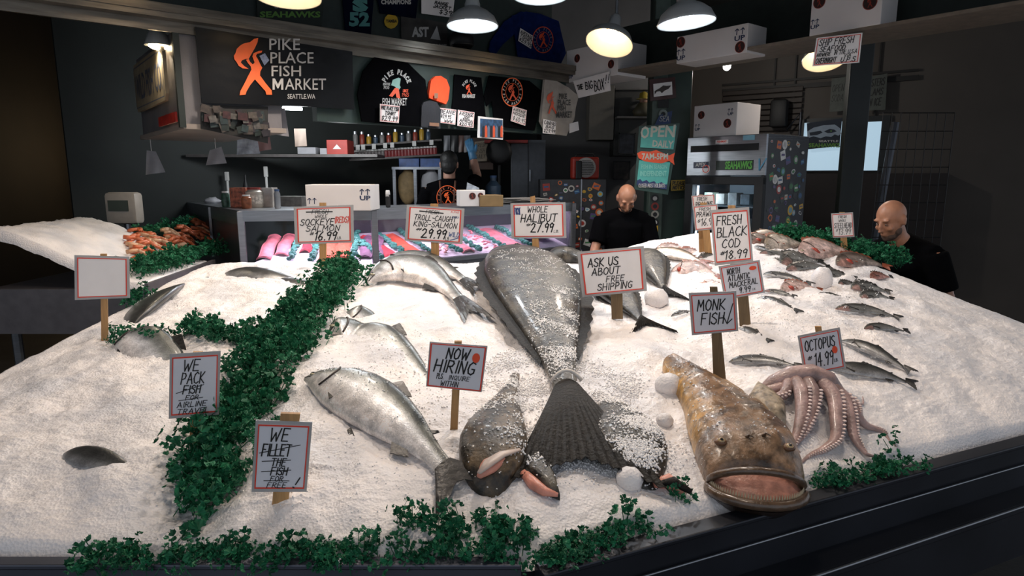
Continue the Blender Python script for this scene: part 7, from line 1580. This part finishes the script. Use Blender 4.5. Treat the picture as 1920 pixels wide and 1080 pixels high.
# ================================================================== people
def remesh(mbx, vox, name, mat, parent, smooth_it=4):
    o = mbx.build(name + '_raw', mat); m = o.modifiers.new('r', 'REMESH'); m.mode = 'VOXEL'; m.voxel_size = vox
    s = o.modifiers.new('s', 'SMOOTH'); s.factor = .5; s.iterations = smooth_it
    dg = bpy.context.evaluated_depsgraph_get(); me = bpy.data.meshes.new_from_object(o.evaluated_get(dg)); old = o.data
    bpy.data.objects.remove(o); bpy.data.meshes.remove(old); me.name = name
    me.materials.clear(); me.materials.append(mat); me.polygons.foreach_set('use_smooth', [True] * len(me.polygons))
    ob = bpy.data.objects.new(name, me); COL.objects.link(ob); ob.parent = parent; return ob
V3 = lambda *a: Vector(a)
def head_mb(mb, c, R):
    """skull, jaw, nose, brows, lips, ears; faces local -y before R"""
    def e(p, r_, n=16): mb.ell(c + R @ V3(*p), r_, n, 12, R)
    e((0, .012, .03), (.076, .095, .088)); e((0, -.012, -.02), (.066, .078, .085)); e((0, -.03, -.075), (.046, .05, .04)); e((0, -.062, -.095), (.026, .022, .018))
    mb.tube([c + R @ V3(0, -.088, .02), c + R @ V3(0, -.104, -.012), c + R @ V3(0, -.112, -.028), c + R @ V3(0, -.092, -.036)], [.009, .011, .0135, .010], 8)
    for s in (-1, 1):
        e((s * .030, -.078, .030), (.026, .012, .010), 10); e((s * .04, -.07, -.025), (.022, .012, .02), 10); e((s * .078, .01, -.01), (.009, .02, .032), 10); e((s * .084, .018, .004), (.006, .018, .022), 10)
    e((0, -.086, -.058), (.024, .012, .007), 10); e((0, -.084, -.070), (.022, .012, .008), 10)
def hand_mb(mb, w, d, side, nrm_):
    """palm and five bent fingers from wrist w along d; nrm_ = palm normal"""
    d = d.normalized(); sd = d.cross(nrm_).normalized() * side; n = sd.cross(d).normalized()
    if n.dot(nrm_) < 0: n = -n
    for k in (-1, 0, 1): mb.tube([w, w + d * .045 + sd * k * .018, w + d * .085 + sd * k * .027], [.022, .019, .013], 8)
    for k, L_ in zip((-1.5, -.5, .5, 1.5), (.062, .074, .078, .07)):
        b = w + d * .085 + sd * k * .021; mb.tube([b, b + d * L_ * .45 + n * .006, b + d * L_ * .78 + n * .02, b + d * L_ * .92 + n * .036], [.0105, .0098, .009, .0075], 7)
    b = w + d * .025 + sd * .034; mb.tube([w + d * .015 + sd * .015, b, b + d * .03 + sd * .02, b + d * .058 + sd * .026 + n * .012], [.016, .0145, .012, .009], 7)
def person(label, loc, yaw, J, skin, shirt, trousers, hair=None, apron=None, glove=None, extra=None, beard=None):
    t = thing('person', label, 'person', loc, yaw)
    P, C, Nk, H, R = J['pelvis'], J['chest'], J['neck'], J['head'], J['R']
    body = MB(); head_mb(body, H, R)
    body.tube([C + V3(0, 0, .06), Nk, H + R @ V3(0, .015, -.05)], [.075, .058, .056], 12)
    body.tube([P, (P + C) / 2, C], [.13, .125, .14], 14)
    sh = MB(); sh.tube([P - V3(0, 0, .04), P + (C - P) * .3, P + (C - P) * .7, C, C + (Nk - C) * .55], [.165, .16, .178, .172, .085], 18, flat=1.)
    sw = J.get('sw', .19); 
    ax = J['side'].normalized()
    sh.tube([C + ax * -sw + V3(0, 0, .02), C + V3(0, 0, .06), C + ax * sw + V3(0, 0, .02)], [.075, .1, .075], 14)
    for s, key in ((-1, 'armL'), (1, 'armR')):
        S = C + ax * s * sw + V3(0, 0, .015); E, W, pn = J[key]
        body.tube([C + ax * s * .1, S, (S + E) / 2, E, (E + W) / 2, W], [.06, .056, .048, .042, .040, .027], 12)
        hand_mb(body, W, (W - E), J.get('hs', 1) * s, pn)
        k = S + (E - S) * J.get('slv', .72); sh.tube([S - (E - S) * .1, S, k], [.078, .08, .076], 14)
    for s in (-1, 1):
        hp = P + V3(s * .09, 0, -.05); body.tube([hp, V3(s * .10, -.01, P.z * .52), V3(s * .10, .02, .09)], [.08, .058, .042], 10)
        body.tube([V3(s * .10, .05, .05), V3(s * .10, -.12, .035)], [.04, .032], 8)
    remesh(body, .0075, 'body', skin, t)
    remesh(sh, .011, 'shirt', shirt, t, 6)
    tr = MB(); tr.tube([P + V3(0, 0, .02), P - V3(0, 0, .1)], [.165, .16], 16)
    for s in (-1, 1): tr.tube([P + V3(s * .085, 0, -.06), V3(s * .10, -.01, P.z * .52), V3(s * .10, .02, .1)], [.098, .076, .066], 12)
    remesh(tr, .013, 'trousers', trousers, t)
    for s in (-1, 1): MB().ell((s * .10, -.04, .045), (.052, .14, .045), 12, 8).build('shoe', m_black, t, smooth=True)
    for s in (-1, 1):
        c = H + R @ V3(s * .031, -.0795, .006); e = MB().ell(c, (.011, .008, .005), 10, 8, R).build('eye', M('eye_shade', '#6a5044', .35), t, smooth=True); MB().ell(c + R @ V3(0, -.005, -.001), (.0045, .0038, .0042), 8, 6, R).build('iris', m_eye, e, smooth=True)  # eye colour is the dark skin of lowered lids
    if beard:
        bm_ = MB(); bm_.ell(H + R @ V3(0, -.034, -.086), (.049, .053, .034), 14, 10, R); bm_.ell(H + R @ V3(0, -.063, -.1), (.028, .024, .018), 12, 8, R)
        for s in (-1, 1): bm_.ell(H + R @ V3(s * .052, -.018, -.062), (.014, .028, .03), 10, 8, R)
        remesh(bm_, .006, 'beard', beard, t, 3)
    if hair:
        hm = MB(); hm.ell(H + R @ V3(0, .022, .042), (.084, .098, .088), 18, 12, R); hm.ell(H + R @ V3(0, .055, -.01), (.076, .062, .07), 16, 10, R); hm.ell(H + R @ V3(0, .062, -.05), (.06, .045, .04), 14, 8, R)
        remesh(hm, .009, 'hair', hair, t, 3)
    return t
m_skin = M('skin_tan', '#a97f6c', .5, var=.1, scale=20, sss=.0); m_skin2 = M('skin_warm', '#b57f63', .45, var=.1, scale=20); m_shirt = M('shirt_black', '#08080a', 1., spec=.05, var=.2, scale=14, bump=.4, bscale=18); m_trs = M('trousers_dark', '#17181c', .8, var=.2)
RX = lambda a, b=0., c=0.: (Matrix.Rotation(c, 3, 'Z') @ Matrix.Rotation(b, 3, 'Y') @ Matrix.Rotation(a, 3, 'X'))
# worker with back to us, reaching up (yaw pi: local -y is his front)
p = at_Y(842, 306, 6.05); z0 = .12
loc = Vector((p.x + .0, 6.05, z0)); hz = p.z - z0 - .01
J = dict(pelvis=V3(0, .02, hz - .70), chest=V3(0, 0, hz - .27), neck=V3(0, 0, hz - .13), head=V3(.0, -.01, hz), R=RX(-.05), side=V3(1, 0, 0), sw=.2,
         armL=(V3(-.25, -.22, hz - .10), V3(-.20, -.25, hz + .10), V3(0, -1, 0)), armR=(V3(.29, -.03, hz - .52), V3(.24, -.2, hz - .60), V3(-1, 0, 0)), hs=1)
w1 = person('worker in black shirt seen from behind, arm raised to the goods shelf', loc, math.pi, J, m_skin, m_shirt, m_trs, hair=M('hair_black', '#0b0908', .6, var=.3, bump=.4))
# blue glove on the raised hand, orange apron and ring print on the back
g = MB(); E, W, pn = J['armL']; hand_mb(g, W, W - E, -1, pn); g.tube([W - (W - E) * .25, W + (W - E) * .1], [.036, .034], 10)
gm = MB(); gm.v = g.v; gm.f = g.f; go = remesh(gm, .007, 'glove', M('glove_blue', '#3f6f94', .5), w1, 1); 
for v in go.data.vertices: v.co += v.normal * .004
PB_ = Plane((loc.x, loc.y - .188), (1, 0)); lb = Vector((0, 0, 0))
def back_decal(fn, name, mat, off=.0):
    mb = MB(); fn(mb); vs = []
    for x, y, z in mb.v:                                       # wrap the print round the back
        X, Z = x, z; vs.append((-X, .178 - .35 * X * X + .012 - off * -1, Z))
    mb.v = vs; mb.build(name, mat, w1)
q = [(-.12, hz - .17), (.12, hz - .17), (.12, hz - .43), (-.12, hz - .43)]
back_decal(lambda mb: (ringpoly(mb, q, .5, .5, .42, .42, .06, 0, 40), ringpoly(mb, q, .5, .5, .25, .25, .05, 0, 32), man(mb, q, .36, .64, .3, .7, 0)), 'ring_print', m_orb, .004)
back_decal(lambda mb: (ring_text(mb, q, 'PIKE PLACE', .5, .5, .33, .33, .2, -1.3, 1.3, .005, 0), ring_text(mb, q, 'FISH MARKET', .5, .5, .33, .33, .2, math.pi + 1.3, math.pi - 1.3, .005, 0, True)), 'lettering', M('print_brick', '#9a5a44', .6), .004)
m_apr = M('apron_orange', '#c4431c', .7, var=.12, bump=.3, bscale=16)
for s in (-1, 1): MB().tube([V3(s * .07, .17, hz - .15), V3(s * .06, .198, hz - .3), V3(s * .05, .2, hz - .46)], .009, 6).build('apron_strap', M('strap_brown', '#4a2a1c', .7), w1, smooth=True)
ap = MB(); n = 22; vs = []
for k in range(6):
    for i in range(n):
        a = math.pi * 2 * i / n; rr = .19 + .004 * k + .006 * math.sin(i * 2.3); vs.append((rr * math.cos(a), .01 + rr * .95 * math.sin(a), hz - .56 - .09 * k))
ap.add(vs, [(k*n+i, k*n+(i+1) % n, (k+1)*n+(i+1) % n, (k+1)*n+i) for k in range(5) for i in range(n)]).build('apron', m_apr, w1, smooth=True)
# bald helper looking down
p = at_Y(1175, 372, 5.55); hz = p.z
J = dict(pelvis=V3(0, .06, hz - .62), chest=V3(0, .04, hz - .22), neck=V3(0, .0, hz - .085), head=V3(0, -.05, hz - .0), R=RX(.72), side=V3(1, 0, 0), sw=.195,
         armL=(V3(-.27, -.06, hz - .46), V3(-.22, -.22, hz - .62), V3(1, 0, 0)), armR=(V3(.25, -.04, hz - .47), V3(.16, -.2, hz - .62), V3(-1, 0, 0)))
person('bald man in black shirt looking down beside the stickered cabinet', (p.x, 5.6, 0), 0, J, m_skin2, m_shirt, m_trs, beard=M('beard_brown', '#3a2820', .8, var=.3, scale=80))
# bald man at the right edge leaning over the table
p = at_Y(1666, 412, 4.0); hz = p.z
J = dict(pelvis=V3(0, .30, hz - .58), chest=V3(0, .13, hz - .24), neck=V3(0, .05, hz - .11), head=V3(0, -.02, hz), R=RX(.42), side=V3(1, 0, 0), sw=.2,
         armL=(V3(-.27, .2, hz - .50), V3(-.24, .12, hz - .74), V3(1, 0, 0)), armR=(V3(.27, .2, hz - .50), V3(.25, .12, hz - .74), V3(-1, 0, 0)))
w3 = person('bald man in dark shirt leaning over the ice at the right edge', (p.x + .03, 4.0, 0), -1.2, J, m_skin2, m_shirt, m_trs, beard=M('beard_grey', '#5a463c', .8, var=.3, scale=80))
